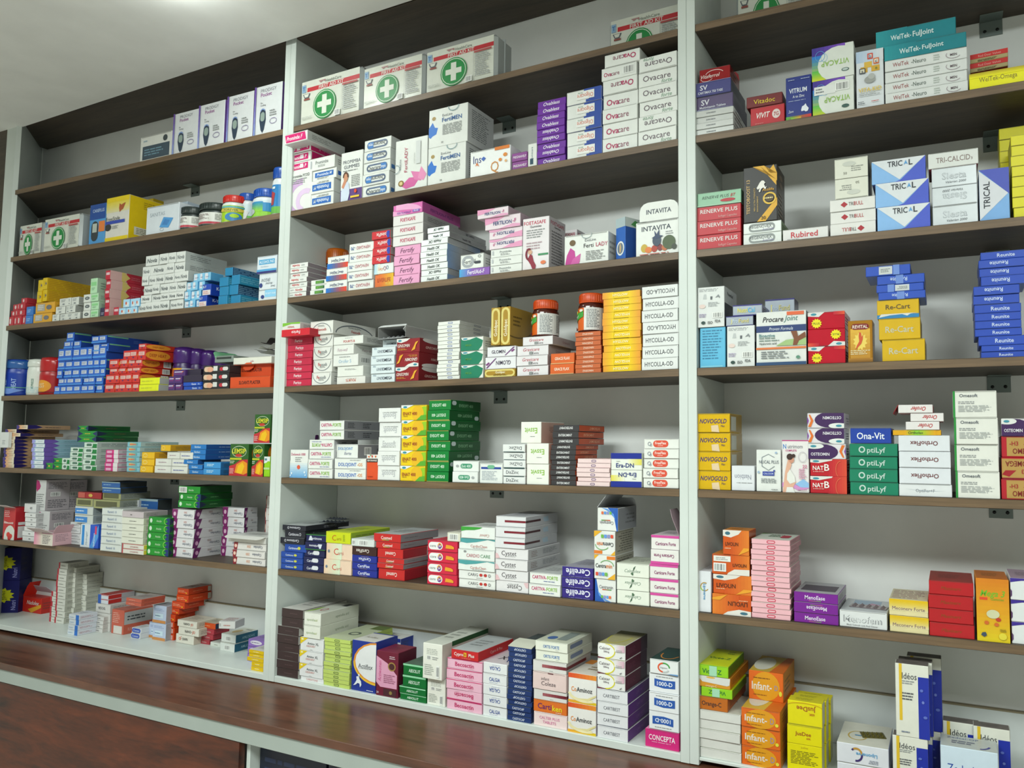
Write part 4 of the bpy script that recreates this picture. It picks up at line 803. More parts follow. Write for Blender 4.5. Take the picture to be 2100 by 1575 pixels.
_rb = [('g', 0, .5, .8, 1, '3f2f8c', '7a4ab8'), ('v', 0, 0, .4, .75, 'c8cf2a', '2a7ac8'), ('v', 0, 0, .3, .3, 'c8cf2a', '5ab44a'), ('e', .64, .42, .5, .52, 'd8dcd4'), ('r', .6, 0, 1, .86, 'd8dcd4'), ('o', .2, .72, .12, .16, .1, '5fa0d8'), ('o', .3, .66, .08, .12, .1, '7fb4dc')]
D('vcp', 'rainbow edged white carton', 'd8dcd4', _rb + [('t', 'VITACAP', .56, .46, .16, '8ab83c', .66, '', 180), ('e', .8, .2, .09, .05, '3c5a54'), ('e', .8, .2, .07, .035, 'b8c4c0')])
D('vcb', 'rainbow edged white carton with barcode', 'd8dcd4', _rb + [('r', .04, .58, .56, .82, 'dcdedb'), ('f', .08, .62, .3, .78, 2, '707478'), ('b', .56, .62, .9, .86), ('t', 'VITACAP', .6, .4, .16, '8ab83c', .62, '', 180), ('e', .8, .16, .09, .05, '3c5a54')])
D('vkd', 'tall white carton with toy blocks', 'd6dade', [('g', 0, .8, 1, 1, 'b0c4dc', 'd6dade'), ('r', .16, .62, .42, .72, 'd0a43c'), ('r', .3, .7, .58, .8, 'd8b04a'), ('r', .56, .62, .86, .72, 'd0a43c'), ('r', .42, .84, .62, .94, 'd0483c'), ('r', .46, .86, .58, .92, 'e0dcc8'), ('t', 'b', .52, .89, .06, '4a6aa4', .1, 'b'), ('r', .64, .74, .84, .84, 'd8703c'), ('r', .67, .76, .81, .82, 'e4e0d0'), ('t', 'c', .74, .79, .06, '34446c', .1, 'b'), ('r', .12, .6, .34, .69, '3c4450'), ('r', .15, .615, .31, .675, 'd8d4bc'), ('t', 'a', .23, .645, .05, '3a3f5c', .1, 'b'), ('t', 'e', .74, .67, .05, '4a7a3c', .1, 'b'), ('e', .5, .48, .2, .06, '9a9c98'), ('e', .56, .53, .12, .05, 'b0b2ae'),
   ('t', 'VITA-KID', .5, .31, .07, 'd8b83a', .84, 'b'), ('f', .1, .2, .9, .26, 2, 'a0a4a4'), ('f', .06, .06, .34, .12, 2, '6c7074'), ('f', .55, .08, .92, .11, 1, 'b84a44')])
D('wtn', 'long white carton, red green lettering', 'd8dad8', [('t', 'WelTek', .2, .52, .42, '9a4444', .2, ''), ('t', '-Neuro', .42, .52, .4, '55645c', .18, ''), ('f', .6, .2, .68, .8, 3, 'b0b8b0'), ('t', 'MSN', .84, .5, .22, '5c4c54', .08, 'b'), ('a', .84, .5, .09, .36, .05, '7a5a6c', 150, 330)])
D('wtf', 'long teal carton', '1f7f8a', [('g', 0, 0, .4, 1, '2a949c', '1f7f8a'), ('t', 'WelTek-', .32, .5, .38, 'd4e4e4', .26, 'b'), ('t', 'FulJoint', .6, .5, .32, 'd4e4e4', .26, 'b')], s='8a9a98')
D('wto', 'long bright yellow carton', 'ece414', [('t', 'WelTek-Omega', .46, .56, .36, '8c7c34', .6, ''), ('v', 0, .7, 1, 1, 'ece414', 'b8a41c')], s='8c8424')
D('rtn', 'tilted red and tan carton', 'a89a6c', [('r', 0, .45, 1, 1, 'c02c2a'), ('t', 'Red Deer Velvet', .52, .7, .26, 'dca49a', .6, ''), ('f', .2, .05, .8, .3, 3, '5c5434')], s='b8b49c', u='b8302c')
D('rnr', 'red carton with silver lettering', 'b81a28', [('t', 'RENERVE PLUS', .5, .66, .28, 'dcd4d2', .86, 'b'), ('t', 'Softgel Capsules', .7, .24, .16, 'd8a8a4', .42, '')], s='9c1822')
D('rng', 'mint green carton', '8ab898', [('t', 'RENERVE PLUS', .42, .62, .22, '3a4a40', .62, 'i'), ('t', 'BT', .82, .62, .22, 'b83a3c', .12, 'bi'), ('e', .7, .3, .17, .12, 'b02a34'), ('r', 0, 0, 1, .06, 'a8ccb0')], s='6c9478')
D('rgx', 'glossy white carton, outlined lettering', 'd6dad6', [('c', .14, .14, .84, .88, '8a908e'), ('t', 'REGENOVEX', .46, .6, .26, '44484c', .58, ''), ('t', 'ActiTabs', .66, .32, .2, '8a86a8', .3, '')], ro=.2, s='5f7a4c')
D('tst', 'large black and gold carton', '25221f', [('p', [(.3, 1), (.62, 1), (1, .7), (1, .84), (.9, 1), (.7, .86), (.5, 1)], 'd8a42a'), ('p', [(.28, 1), (.5, 1), (.98, .62), (.98, .72), (.8, .86)], 'd8a42a'), ('p', [(.4, 0), (.66, 0), (1, .26), (1, .4)], 'd8a42a'), ('t', 'TESTOBOOST 13', .14, .46, .1, 'c8a468', .62, 'b', 90), ('t', 'MEN ULTRA STRENGTH', .33, .4, .045, 'b89a5c', .5, 'b', 90), ('t', 'ENHANCEMENT', .42, .32, .045, 'b89a5c', .34, 'b', 90), ('o', .78, .4, .2, .11, .25, 'd8b03a'), ('e', .78, .4, .12, .065, '4c3c1c'), ('f', .62, .38, .94, .43, 1, 'e0cf90'), ('t', 'Actilife', .74, .56, .05, 'c8962a', .36, 'b'),
   ('p', [(.4, .6), (.46, .66), (.5, .7), (.56, .73), (.62, .72), (.66, .68), (.62, .66), (.66, .6), (.7, .62), (.66, .56), (.6, .6), (.54, .58), (.5, .52), (.46, .54), (.5, .6), (.44, .57)], 'e4e0d8'), ('t', '30', .6, .06, .06, '4c3c1c', .16, 'b')], s='3c342c', sd=[('e', .5, .84, .2, .05, '6c5a48'), ('e', .5, .7, .2, .05, '6c5a48'), ('f', .2, .1, .8, .55, 6, '6c5a48')])
D('rub', 'long white carton with red serif lettering', 'dad8d6', [nm_('Rubired', .5, .5, 'c02a38', .62, .48, 'b'), ('f', .1, .08, .4, .16, 1, GR)])
D('trb', 'white carton with red diamond', 'dcdad6', [('p', [(.24, .52), (.32, .76), (.4, .52), (.32, .28)], 'a82430'), ('t', 'TRI', .48, .54, .32, '55504e', .12, ''), ('t', 'BULL', .64, .54, .36, 'b83a40', .2, '')])
D('wst', 'cream white carton with small text', 'd8d8ca', [('f', .5, .3, .9, .6, 3, '8a8c84'), ('e', .44, .7, .2, .12, 'c4c6bc'), ('t', '50', .32, .25, .12, '77786c', .14)], s='6a6c68')
D('trc', 'blue carton with white triangle', '86b4e4', [('p', [(0, 1), (1, 1), (.52, .1)], 'd6dade'), ('p', [(1, 1), (1, 0), (.42, 0), (.54, .08)], '4a5cc4'), ('t', 'TRIC', .44, .8, .24, '2c3038', .28, 'b'), ('p', [(.6, .7), (.64, .9), (.68, .7), (.64, .76)], '5a9ad0'), ('t', 'L', .73, .8, .24, '2c3038', .08, 'b')], s='5a6cb4')
D('trv', 'upright blue carton with white triangle', '78a8dc', [('p', [(0, 1), (1, 1), (1, .48)], '4a56b4'), ('p', [(0, .02), (0, .98), (.96, .5)], 'd2d4da'), ('t', 'TRICAL', .24, .5, .22, '2c3038', .52, 'b', 90)])
D('sie', 'silver carton with embossed lettering', 'cdd2d6', [('t', 'Siesta', .5, .56, .36, 'a8aeb4', .54, 'b'), ('t', 'Siesta', .497, .565, .33, 'cdd2d6', .52, ''), ('t', 'Valerian 2000', .54, .22, .12, '6a6e74', .46, 'i')], ro=.28, me=.15)
D('tcd', 'white carton with wide thin lettering', 'd8dad6', [('t', 'TRI-CALCID', .5, .5, .36, '84706c', .68, ''), ('t', '3', .87, .4, .16, '84706c', .04)], u='a84450', s='c4c4c2')
D('yel', 'plain yellow carton', 'd8cf20', [('r', 0, 0, 1, .04, 'a89c1c')], s='a89c28')
# fourth shelf
D('cyan', 'upright cyan carton', '5fb4d8', [('f', .1, .2, .9, .95, 11, '3a7a9c'), ('r', .05, .02, .9, .05, '8accdf')])
D('iso', 'white carton with certification marks', 'd8dad8', [('f', .06, .88, .94, .96, 3, '8a8e90'), ('p', [(.2, .7), (.24, .82), (.32, .82), (.34, .7)], 'b8bcbc'), ('p', [(.48, .68), (.48, .76), (.56, .76), (.55, .68)], '5c6064'), ('p', [(.66, .72), (.78, .8), (.84, .74), (.82, .7), (.78, .74)], '84888a'), ('f', .4, .5, .85, .62, 4, 'a0a4a6'), ('e', .18, .52, .12, .05, 'dcc8c0'), ('b', .56, .22, .92, .36), ('f', .06, .24, .4, .34, 3, 'a094b8'), ('e', .22, .11, .08, .04, '2c4440'), ('t', 'ISO', .48, .11, .07, '34383a', .18, 'b'), ('t', 'FDA', .76, .14, .07, '34383a', .2, 'b')], s='3c4048', sd=[('r', 0, .6, 1, 1, 'c0c4c4'), ('t', 'Powerfuel', .45, .86, .09, '3c4044', .8, 'b')])
D('pfd', 'silver carton with indigo rim', 'b0b8c4', [('r', 0, .92, 1, 1, '34307c'), ('r', 0, 0, 1, .05, '34307c'), ('t', 'J', .2, .5, .4, 'dcd48a', .1, 'b'), ('t', 'Pro', .34, .5, .4, 'c4d4e4', .2, 'b'), ('t', 'Fund', .66, .5, .4, 'd4c87a', .36, 'b')], ro=.22, me=.3, s='4a4a6c', u='3a3a7c')
D('ntc', 'tilted silver carton with yellow lettering', 'b0b8c4', [('r', 0, .9, 1, 1, '34307c'), ('r', 0, 0, 1, .06, '34307c'), ('t', 'Nutri', .34, .5, .46, 'dcd44a', .34, 'b'), ('t', 'Cal', .64, .5, .46, '5fb0d8', .24, 'b')], ro=.22, me=.3, s='34307c', u='3a3a7c')
D('prc', 'large white carton with joint picture', 'd8dad6', [('r', 0, .62, 1, .74, '2c3f70'), nm_('Proven Formula', .68, .06, 'd4dae4', .48, .5, 'i'), ('t', 'Procare', .34, .86, .1, '2c3034', .42, 'bi'), ('t', 'Joint', .7, .87, .1, '3f7a74', .28, 'i'), ('r', .62, .92, .96, .985, 'd8643c'), ('t', 'Bioactive', .22, .56, .06, '5f8a8c', .32, 'b'), ('f', .06, .44, .5, .53, 2, '7a8c84'), ('t', 'Hyaluronic acid', .24, .41, .04, '4c5450', .34, 'b'), ('p', [(.4, .36), (.6, .46), (1, .5), (1, .36)], '9cb87c'), ('r', 0, .3, 1, .335, 'd8743c'), ('p', [(.7, .62), (.82, .62), (.84, .52), (.98, .6), (1, .5), (.86, .44), (.82, .36), (.74, .36), (.76, .48)], '7c4a30'), ('f', .1, .12, .7, .27, 4, '7a8084'), ('r', 0, 0, 1, .06, '2c4a70'), ('e', .84, .14, .04, .03, '5c8a74')], s='5c6068', u='5c6068')
D('plu', 'red carton with yellow starburst', 'b8182c', [('p', [(0, 1), (0, .78), (.3, .72), (.46, 1)], 'd4d2ce'), ('e', .16, .88, .08, .07, '3a8a9c'), ('g', .7, .8, 1, 1, 'b8182c', 'd8502a'), ('s', .24, .34, .15, .3, 'e4d41c'), ('t', 'PLUS', .24, .34, .12, '4c5a1c', .18, 'b')], ro=.2)
D('rev', 'upright gold carton with red plate', 'a87420', [('v', .1, .1, .9, .8, 'b88428', 'd8a83a'), ('s', .5, .5, .3, .22, 'e4c860'), ('c', .14, .78, .86, .92, '7c1c1c', 1), nm_('REVITAL', .85, .08, 'e8dccc', .62, .5, 'b'), ('p', [(.46, .72), (.54, .7), (.56, .6), (.62, .66), (.6, .54), (.54, .44), (.3, .3), (.36, .4), (.46, .5), (.44, .62)], 'c8542c'), ('f', .1, .18, .9, .3, 3, 'dcd0a8'), ('v', 0, 0, 1, .1, '7c5418', 'a87420')], ro=.25, me=.25, s='7c5a28')
D('rec', 'mustard yellow carton', 'd0a810', [nm_('Re-Cart', .48, .3, 'c0bca0', .68, .5, 'b')], s='a08418', u='b49418')
D('rct', 'mustard carton with dark lettering and torn flap', 'd0a810', [('t', 'Re-Cart', .5, .62, .26, '5c4c2c', .7, 'b'), ('p', [(0, .24), (1, .28), (1, .1), (.7, .26), (.4, .12), (.06, .06)], 'cfd0cc'), ('p', [(.6, .1), (.74, .26), (1, .28), (1, 0), (0, 0), (0, .1)], '2f7cb0')])
DES['rct']['f'][1], DES['rct']['f'][2] = ('r', 0, 0, 1, .2, '2f7cb0'), ('p', [(.04, .06), (.3, .16), (.6, .2), (.72, .1), (.8, .2), (.96, .24), (.1, .24)], 'cfd0cc')
D('reu', 'blue carton with tape band', '2c50b4', [('t', 'Reunite', .54, .5, .44, 'b8c8e8', .36, 'b'), ('r', .44, 0, .6, 1, '6a88cc')], s='24408c', u='3458a8')
D('rew', 'blue carton with white sticker', '2c50b4', [('r', .3, .1, .6, .9, 'c4c8c8'), ('f', .34, .3, .56, .7, 3, '6c7074'), ('r', .62, 0, .76, 1, '6a88cc')], s='24408c', u='3458a8')
D('reR', 'flat royal blue carton', '2c4cb0', [('t', 'Reunite', .56, .5, .46, 'c4d0ec', .4, 'b')], s='243c90', u='3458b0')
# fifth shelf
D('nvg', 'shiny gold carton', 'd8ae14', [nm_('NOVOGOLD', .6, .26, '3c2c6c', .84, .48, 'bi'), ('p', [(.44, .04), (.68, .0), (.64, .4), (.42, .36)], 'd8c09c'), ('t', 'Men', .78, .34, .12, '4c3c5c', .12, 'i')], ro=.25, me=.1, s='9c7c28', sd=[('r', .1, .1, .5, .85, 'b8b8ac')])
D('ntb', 'small white carton, upended lettering', 'd8dade', [nm_('Natbion', .46, .2, '9a9ca8', .72, .5, 'b'), ('f', .1, .66, .9, .72, 1, GR)])
D('nuc', 'upright white carton with hexagon', 'dcdeda', [('p', [(.22, .6), (.22, .82), (.25, .82), (.25, .6)], '7a8288'), ('p', [(.22, .82), (.5, .9), (.5, .885), (.25, .81)], '7a8288'), ('p', [(.5, .9), (.76, .82), (.74, .81), (.5, .885)], '7a8288'), ('p', [(.22, .6), (.5, .5), (.5, .515), (.25, .61)], '7a8288'), ('p', [(.5, .5), (.76, .6), (.74, .61), (.5, .515)], '7a8288'), nm_('NUCAL PLUS', .71, .085, '55606c', .8, .52, ''), ('r', .26, .38, .74, .48, '3a4a9c'), ('t', 'CALCIUM', .5, .43, .04, 'c0c8e0', .4, 'b'), ('f', .2, .2, .86, .32, 4, '8a9094'), ('e', .82, .93, .05, .025, '9ab0c8'), ('e', .1, .46, .05, .03, '9ab0c8'), ('e', .74, .5, .04, .02, '3a4a9c'), ('f', .62, .04, .95, .07, 1, '5c6064')])
D('nmm', 'white carton with pregnant woman', 'dedad8', [('r', 0, .98, 1, 1, 'b83a7c'), ('t', 'N', .1, .88, .13, '3f7cc0', .12, 'b'), ('t', 'utrimom', .5, .88, .075, '7a7c84', .56, ''), ('t', 'COMPLETE', .34, .8, .035, 'c04a84', .42, 'b'), ('p', [(0, .18), (.3, .22), (.6, .12), (1, .2), (1, .08), (.6, .04), (.3, .12), (0, .1)], 'c88ac0'), ('p', [(.5, .16), (.8, .26), (1, .18), (1, .1), (.7, .1)], '8ab4dc'), ('p', [(.02, 0), (.12, .4), (.22, .62), (.34, .62), (.36, .52), (.3, .44), (.44, .3), (.52, .2), (.42, .1), (.46, 0)], 'd8a890'), ('p', [(.14, .0), (.18, .1), (.4, .1), (.48, 0)], 'dcdcd8'), ('p', [(.2, .36), (.3, .44), (.48, .3), (.5, .2), (.3, .16), (.18, .24)], 'dcdcd6'), ('e', .36, .62, .1, .06, 'c89078'), ('e', .3, .68, .12, .06, '3c2c28'), ('e', .44, .7, .07, .035, '3c2c28'), ('o', .78, .68, .16, .1, .12, 'b8b0b8'), ('t', '22', .86, .5, .06, 'c04a7c', .18, 'b'), ('f', .64, .26, .94, .46, 6, 'c87aa0'), ('f', .6, .04, .95, .07, 1, 'b880a0')])
D('osu', 'purple and white carton', 'd8d4d8', [('e', .38, .45, .42, .52, '3f2354'), ('r', 0, 0, .44, .5, '3f2354'), ('e', .16, .84, .26, .18, 'd8dad6'), ('p', [(.98, .9), (.9, .5), (.96, .1), (.92, .1), (.83, .5), (.9, .92)], 'd8702a'), ('p', [(1, .2), (.96, .5), (1, .8)], '7a3c9c'), ('t', 'OSTEOMIN', .32, .32, .2, 'e0dce4', .5, 'b'), ('e', .14, .84, .08, .07, '3a8a9c')], ro=.22)
D('ntB', 'red carton with bold white lettering', 'b8202c', [('g', .5, 0, 1, 1, 'b8202c', 'd04a34'), ('p', [(0, 1), (0, .8), (.24, .76), (.6, .92), (.62, 1)], 'd8d4d0'), ('e', .16, .87, .09, .06, '3a8a9c'), ('t', 'NAT', .22, .48, .26, 'eae0dc', .3, 'b'), ('t', 'B', .46, .52, .4, 'eae0dc', .14, 'b'), ('f', .08, .22, .5, .3, 1, 'e0a8a0'), ('a', .84, .4, .14, .5, .12, 'd8684a', 90, 270)], ro=.2)
D('opt', 'emerald green carton', '177a5c', [('o', .26, .52, .07, .26, .4, 'b8ccc4'), ('t', 'ptiLyf', .56, .5, .42, 'b8ccc4', .44, 'b'), ('r', 0, 0, 1, .05, '0f5a44')], s='12604a')
D('ona', 'royal blue carton, white serif lettering', '20409c', [nm_('Ona-Vit', .5, .44, 'e0e4ec', .68, .5, 'b')])
D('opf', 'white carton with thin grey lettering', 'd8dadc', [nm_('OptiFer+F', .5, .26, '84888c', .36, .5, ''), ('p', [(.1, .62), (.5, .44), (.9, .5), (.5, .47)], 'a0acb8')])
D('orx', 'white carton with maroon lettering', 'd6d9de', [nm_('OrthoFlex', .5, .28, '6c3434', .54, .5, 'b')])
D('olx', 'thin yellow green carton', 'd8a01c', [('g', .24, 0, .5, 1, 'd8a01c', '8ac43a'), ('g', .5, 0, .9, 1, '8ac43a', 'd8a01c'), nm_('Ortholax', .5, .5, '44502c', .36, .48, 'b')])
D('oro3', 'small white carton, red italic lettering', 'dcd8d6', [('t', 'Orofer', .42, .5, .5, 'b83a3c', .44, 'bi')], s='a02c30')
D('oms', 'large white carton with green edge', 'dcdcd4', [('r', 0, 0, .05, 1, '2a8a3c'), ('t', 'Omesoft', .36, .83, .12, '5a6068', .48, 'b'), ('f', .12, .5, .6, .62, 2, '8a8e90'), ('f', .12, .2, .88, .46, 5, 'a4a8a8')])
D('omg', 'red and gold carton', 'b0202c', [('r', .14, .06, 1, .94, 'b08c4c'), ('p', [(.6, .6), (.8, .9), (1, .8), (.9, .6)], '9c2028'), ('t', 'OMEGA', .6, .3, .28, '7c2420', .6, 'b'), ('t', '-H3', .34, .66, .2, 'a02c2c', .24, 'b')])
# sixth shelf
D('lpn', 'narrow upright white carton', 'd8dade', [('a', .5, .62, .34, .11, .2, '3c3468', 60, 170), ('a', .5, .62, .34, .11, .2, 'b08c3c', 330, 60), ('a', .5, .62, .34, .11, .2, '9cc43c', 180, 250), ('t', 'Liponerve', .52, .5, .2, '4a94c4', .4, 'b', 270)])
D('liv', 'orange carton with white logo corner', 'c8541c', [('g', .3, 0, 1, 1, 'c8541c', 'd8782a'), ('p', [(0, 1), (0, .76), (.3, .7), (.6, .84), (.72, 1)], 'd8d4cc'), ('e', .18, .87, .1, .07, '3c6a7c'), ('t', 'LIVOLIN', .34, .44, .22, '4c2c1c', .5, 'b'), ('f', .08, .22, .4, .3, 1, 'e8b890'), ('p', [(.6, 0), (.8, .3), (1, .3), (1, .2)], 'e09a2e')], ro=.25, s='b04a18', u='d8842a')
D('lib', 'orange carton with white price label', 'c8541c', [('g', .5, 0, 1, 1, 'c8541c', 'd8782a'), ('p', [(1, 0), (1, .3), (.6, .28), (.44, .1), (.4, 0)], 'd8d4cc'), ('r', .04, .64, .5, .92, 'dcdcd4'), ('f', .1, .7, .44, .86, 2, '8a8c8c'), ('b', .04, .14, .38, .56), ('t', 'LIVOLIN', .74, .5, .16, '4c2c1c', .36, 'b')], ro=.25, s='b04a18', u='d8842a')
D('pkr', 'thin pink carton with red capsule', 'e4b0b8', [('c', .4, .2, .62, .8, 'c0304c')], s='c8929c', t=[('p', [(0, .8), (.3, 1), (0, 1)], '6a8a4c'), ('f', .3, .4, .7, .8, 3, '5c7a5c'), ('c', .64, .3, .88, .7, 'b83a4c', 1)], u='d4d8cc')
D('mno', 'purple carton with white serif lettering', '74208c', [nm_('MenoEase', .52, .4, 'dcd0e4', .46, .48, 'b'), ('g', .34, .14, .62, .22, 'b04a8c', '6a9a5c')], u='a8a8ac', s='94949c', t=[('r', .1, .2, .9, .7, '4c4450')])
D('mnf', 'white carton with embossed lettering', 'd4d6d6', [('t', 'Menofem', .49, .52, .42, '9a9c9e', .82, 'b'), ('t', 'Menofem', .486, .535, .39, 'd8dada', .8, ''), ('t', 'Black Cohosh with Red Clover', .48, .16, .1, '7a7c7e', .84, '')], u='b8bcc0', t=[('r', .2, .3, .8, .9, '8ca0b4'), ('p', [(.4, .4), (.6, .7), (.8, .6), (.7, .3)], 'a87c94')])
D('mec', 'yellow and cream carton', 'd8cc9c', [('v', 0, .3, 1, 1, 'd8cc9c', 'd8b010'), nm_('Meconerv Forte', .46, .22, '6a4a6c', .84, .5, '')], u='c8c0a0', t=[('f', .05, .1, .95, .9, 6, 'a88c84')])
D('rgd', 'crimson carton with gilt script', 'b01c22', [nm_('Maxinerv', .5, .26, '8a4a1c', .46, .5, 'i')], u='8c2c28')
D('mg3', 'tall orange to yellow carton', 'd88a1c', [('v', 0, 0, 1, .5, 'd4bc1c', 'd8981c'), ('v', 0, .5, 1, 1, 'd8981c', 'd07c1c'), ('t', 'Mega 3', .5, .77, .1, '6cae2a', .76, 'bi'), ('r', .1, .66, .34, .7, 'd84a2a'), ('t', 'Gummies', .64, .68, .04, '8aa82a', .4, 'b'), ('e', .5, .44, .2, .07, 'c8c8a0'), ('e', .66, .36, .08, .03, 'b83c28'), ('e', .3, .3, .07, .03, 'c8642a'), ('e', .6, .28, .07, .03, 'c8642a'), ('p', [(.12, .1), (.16, .14), (.26, .15), (.3, .1), (.22, .07)], '3c4a5c'), ('e', .78, .1, .12, .055, 'd8c83c'), ('f', .7, .17, .92, .22, 2, '8a7420')], u='b8641c', s='c87c1c')
D('prw', 'white carton with purple corner', 'd8dada', [('p', [(0, 1), (0, .8), (.3, .9), (.7, .94), (1, .95), (1, 1)], '3c2c8c'), ('p', [(0, .5), (.04, .4), (.04, .2), (0, .1)], '4c2c5c'), ('f', .6, .5, .9, .8, 3, 'b0b4b8')], u='a08898')
# bottom shelf
D('wpl', 'plain white carton', 'd2d2cc', [], s='bcbcb4', u='c4c4b8')
D('org', 'brown orange carton', 'b8641c', [nm_('Orange-C', .5, .34, '44302c', .66, .46, 'b')], s='a85818', u='b8bab4')
D('vic', 'lime carton with green lettering', '8cc41c', [nm_('Vicee-Z', .46, .42, '1c6a34', .62, .48, 'b'), ('r', .4, .06, .64, .94, '9cccac')], s='5c7c1c', u='c8cf1c', t=[('t', 'Vicee-Z', .5, .45, .24, '1c6a34', .7, 'b', 0), ('f', .6, .7, .9, .9, 2, '7a8c34')])
D('owf', 'orange carton with white hanging flap', 'cc8c24', [('p', [(0, 1), (1, 1), (.98, .4), (.9, .3), (.14, .46), (.03, .8)], 'cfcfca'), ('e', .4, .9, .14, .08, 'd8a83c'), ('t', 'orange-C', .42, .16, .2, 'e4cc9c', .4, 'b')], s='b8741c')
D('inf', 'orange carton with outlined lettering', 'd8641c', [('e', .5, .5, .4, .5, 'd8941c'), ('t', 'Infant-', .38, .5, .34, 'dcd4cc', .58, 'b'), ('t', 'D', .8, .48, .34, '9c8a9c', .1, 'b'), ('e', .92, .3, .045, .09, 'd8cf3c'), ('f', .14, .74, .64, .8, 1, '7a4a1c'), ('f', .14, .16, .54, .22, 1, '9c5c1c')], s='cc8420', u='c8a43c', t=[('e', .3, .5, .3, .4, 'd0ccbc'), ('p', [(.6, 0), (1, 0), (1, 1), (.8, 1)], 'cc641c')])
D('jsd', 'yellow carton with closed flap', 'dcd00c', [('t', 'JusDee', .46, .58, .2, '9c4420', .56, 'b'), ('t', '60K', .62, .36, .1, 'b8641c', .2, 'b')], s='c4c49c', u='ccc020')
D('jsu', 'yellow carton with curved flap', 'dcd00c', [('t', 'JusDee', .46, .3, .2, '9c4420', .56, 'b'), ('t', '60K', .3, .5, .1, 'b8641c', .2, 'b'), ('a', .5, .2, .5, .16, .04, 'c89c1c', 180, 360)], s='c4c49c', u='ccc020')
D('jsf', 'tall yellow carton with fine print', 'dcd00c', [('t', 'JusDee', .5, .9, .06, '9c7420', .5, ''), ('f', .1, .3, .9, .78, 9, '6c641c')], s='c4c49c', u='ccc020')
D('lip', 'white carton with three colour ring', 'd4d6dc', [('a', .62, .5, .13, .36, .3, '9cc43c', 100, 165), ('a', .62, .5, .13, .36, .3, '3c2c68', 320, 80), ('a', .62, .5, .13, .36, .3, 'b88c3c', 190, 300), ('t', 'Liponerve', .42, .46, .18, '5aa0cc', .42, 'b'), ('f', .2, .66, .42, .86, 3, '8a90a0')], u='cccabc', t=[('o', .36, .4, .2, .2, .15, 'b89c4c'), ('f', .3, .36, .46, .46, 1, '4a8ab4')])
D('ide', 'white carton, gold bar and blue panel', 'd8d8cc', [('r', .11, .22, .2, 1, 'd8b42c'), ('r', .68, .0, 1, .84, '20309c'), ('t', 'Id\u00e9os', .42, .84, .1, '3a3e44', .44, ''), ('f', .2, .72, .64, .78, 2, '8a8e90'), ('f', .2, .5, .6, .62, 3, '55585c'), ('f', .16, .05, .5, .09, 1, '7a8494'), ('e', .82, .5, .04, .02, '6c7cc4'), ('e', .78, .66, .05, .02, '5a6cbc'), ('e', .88, .3, .06, .02, '5a6cbc')], s='202c84', u='6c6460', sd=[('r', 0, .86, 1, 1, 'c8c8bc'), ('r', 0, 0, 1, .02, 'c8c8bc')])
D('zed', 'pale blue white carton', 'c8d8e4', [nm_('Zedcal-OP', .62, .32, '2c4a9c', .76, .5, ''), ('t', 'PLUS', .76, .26, .14, '6a84b8', .2, '')], u='b8bcb8', t=[('t', 'Zedcal-OP', .4, .8, .14, '4a5c8c', .6, ''), ('a', .7, .5, .2, .4, .2, '3c3c8c', 270, 340), ('f', .2, .3, .7, .6, 2, '6c7084')], s='a8b4bc')

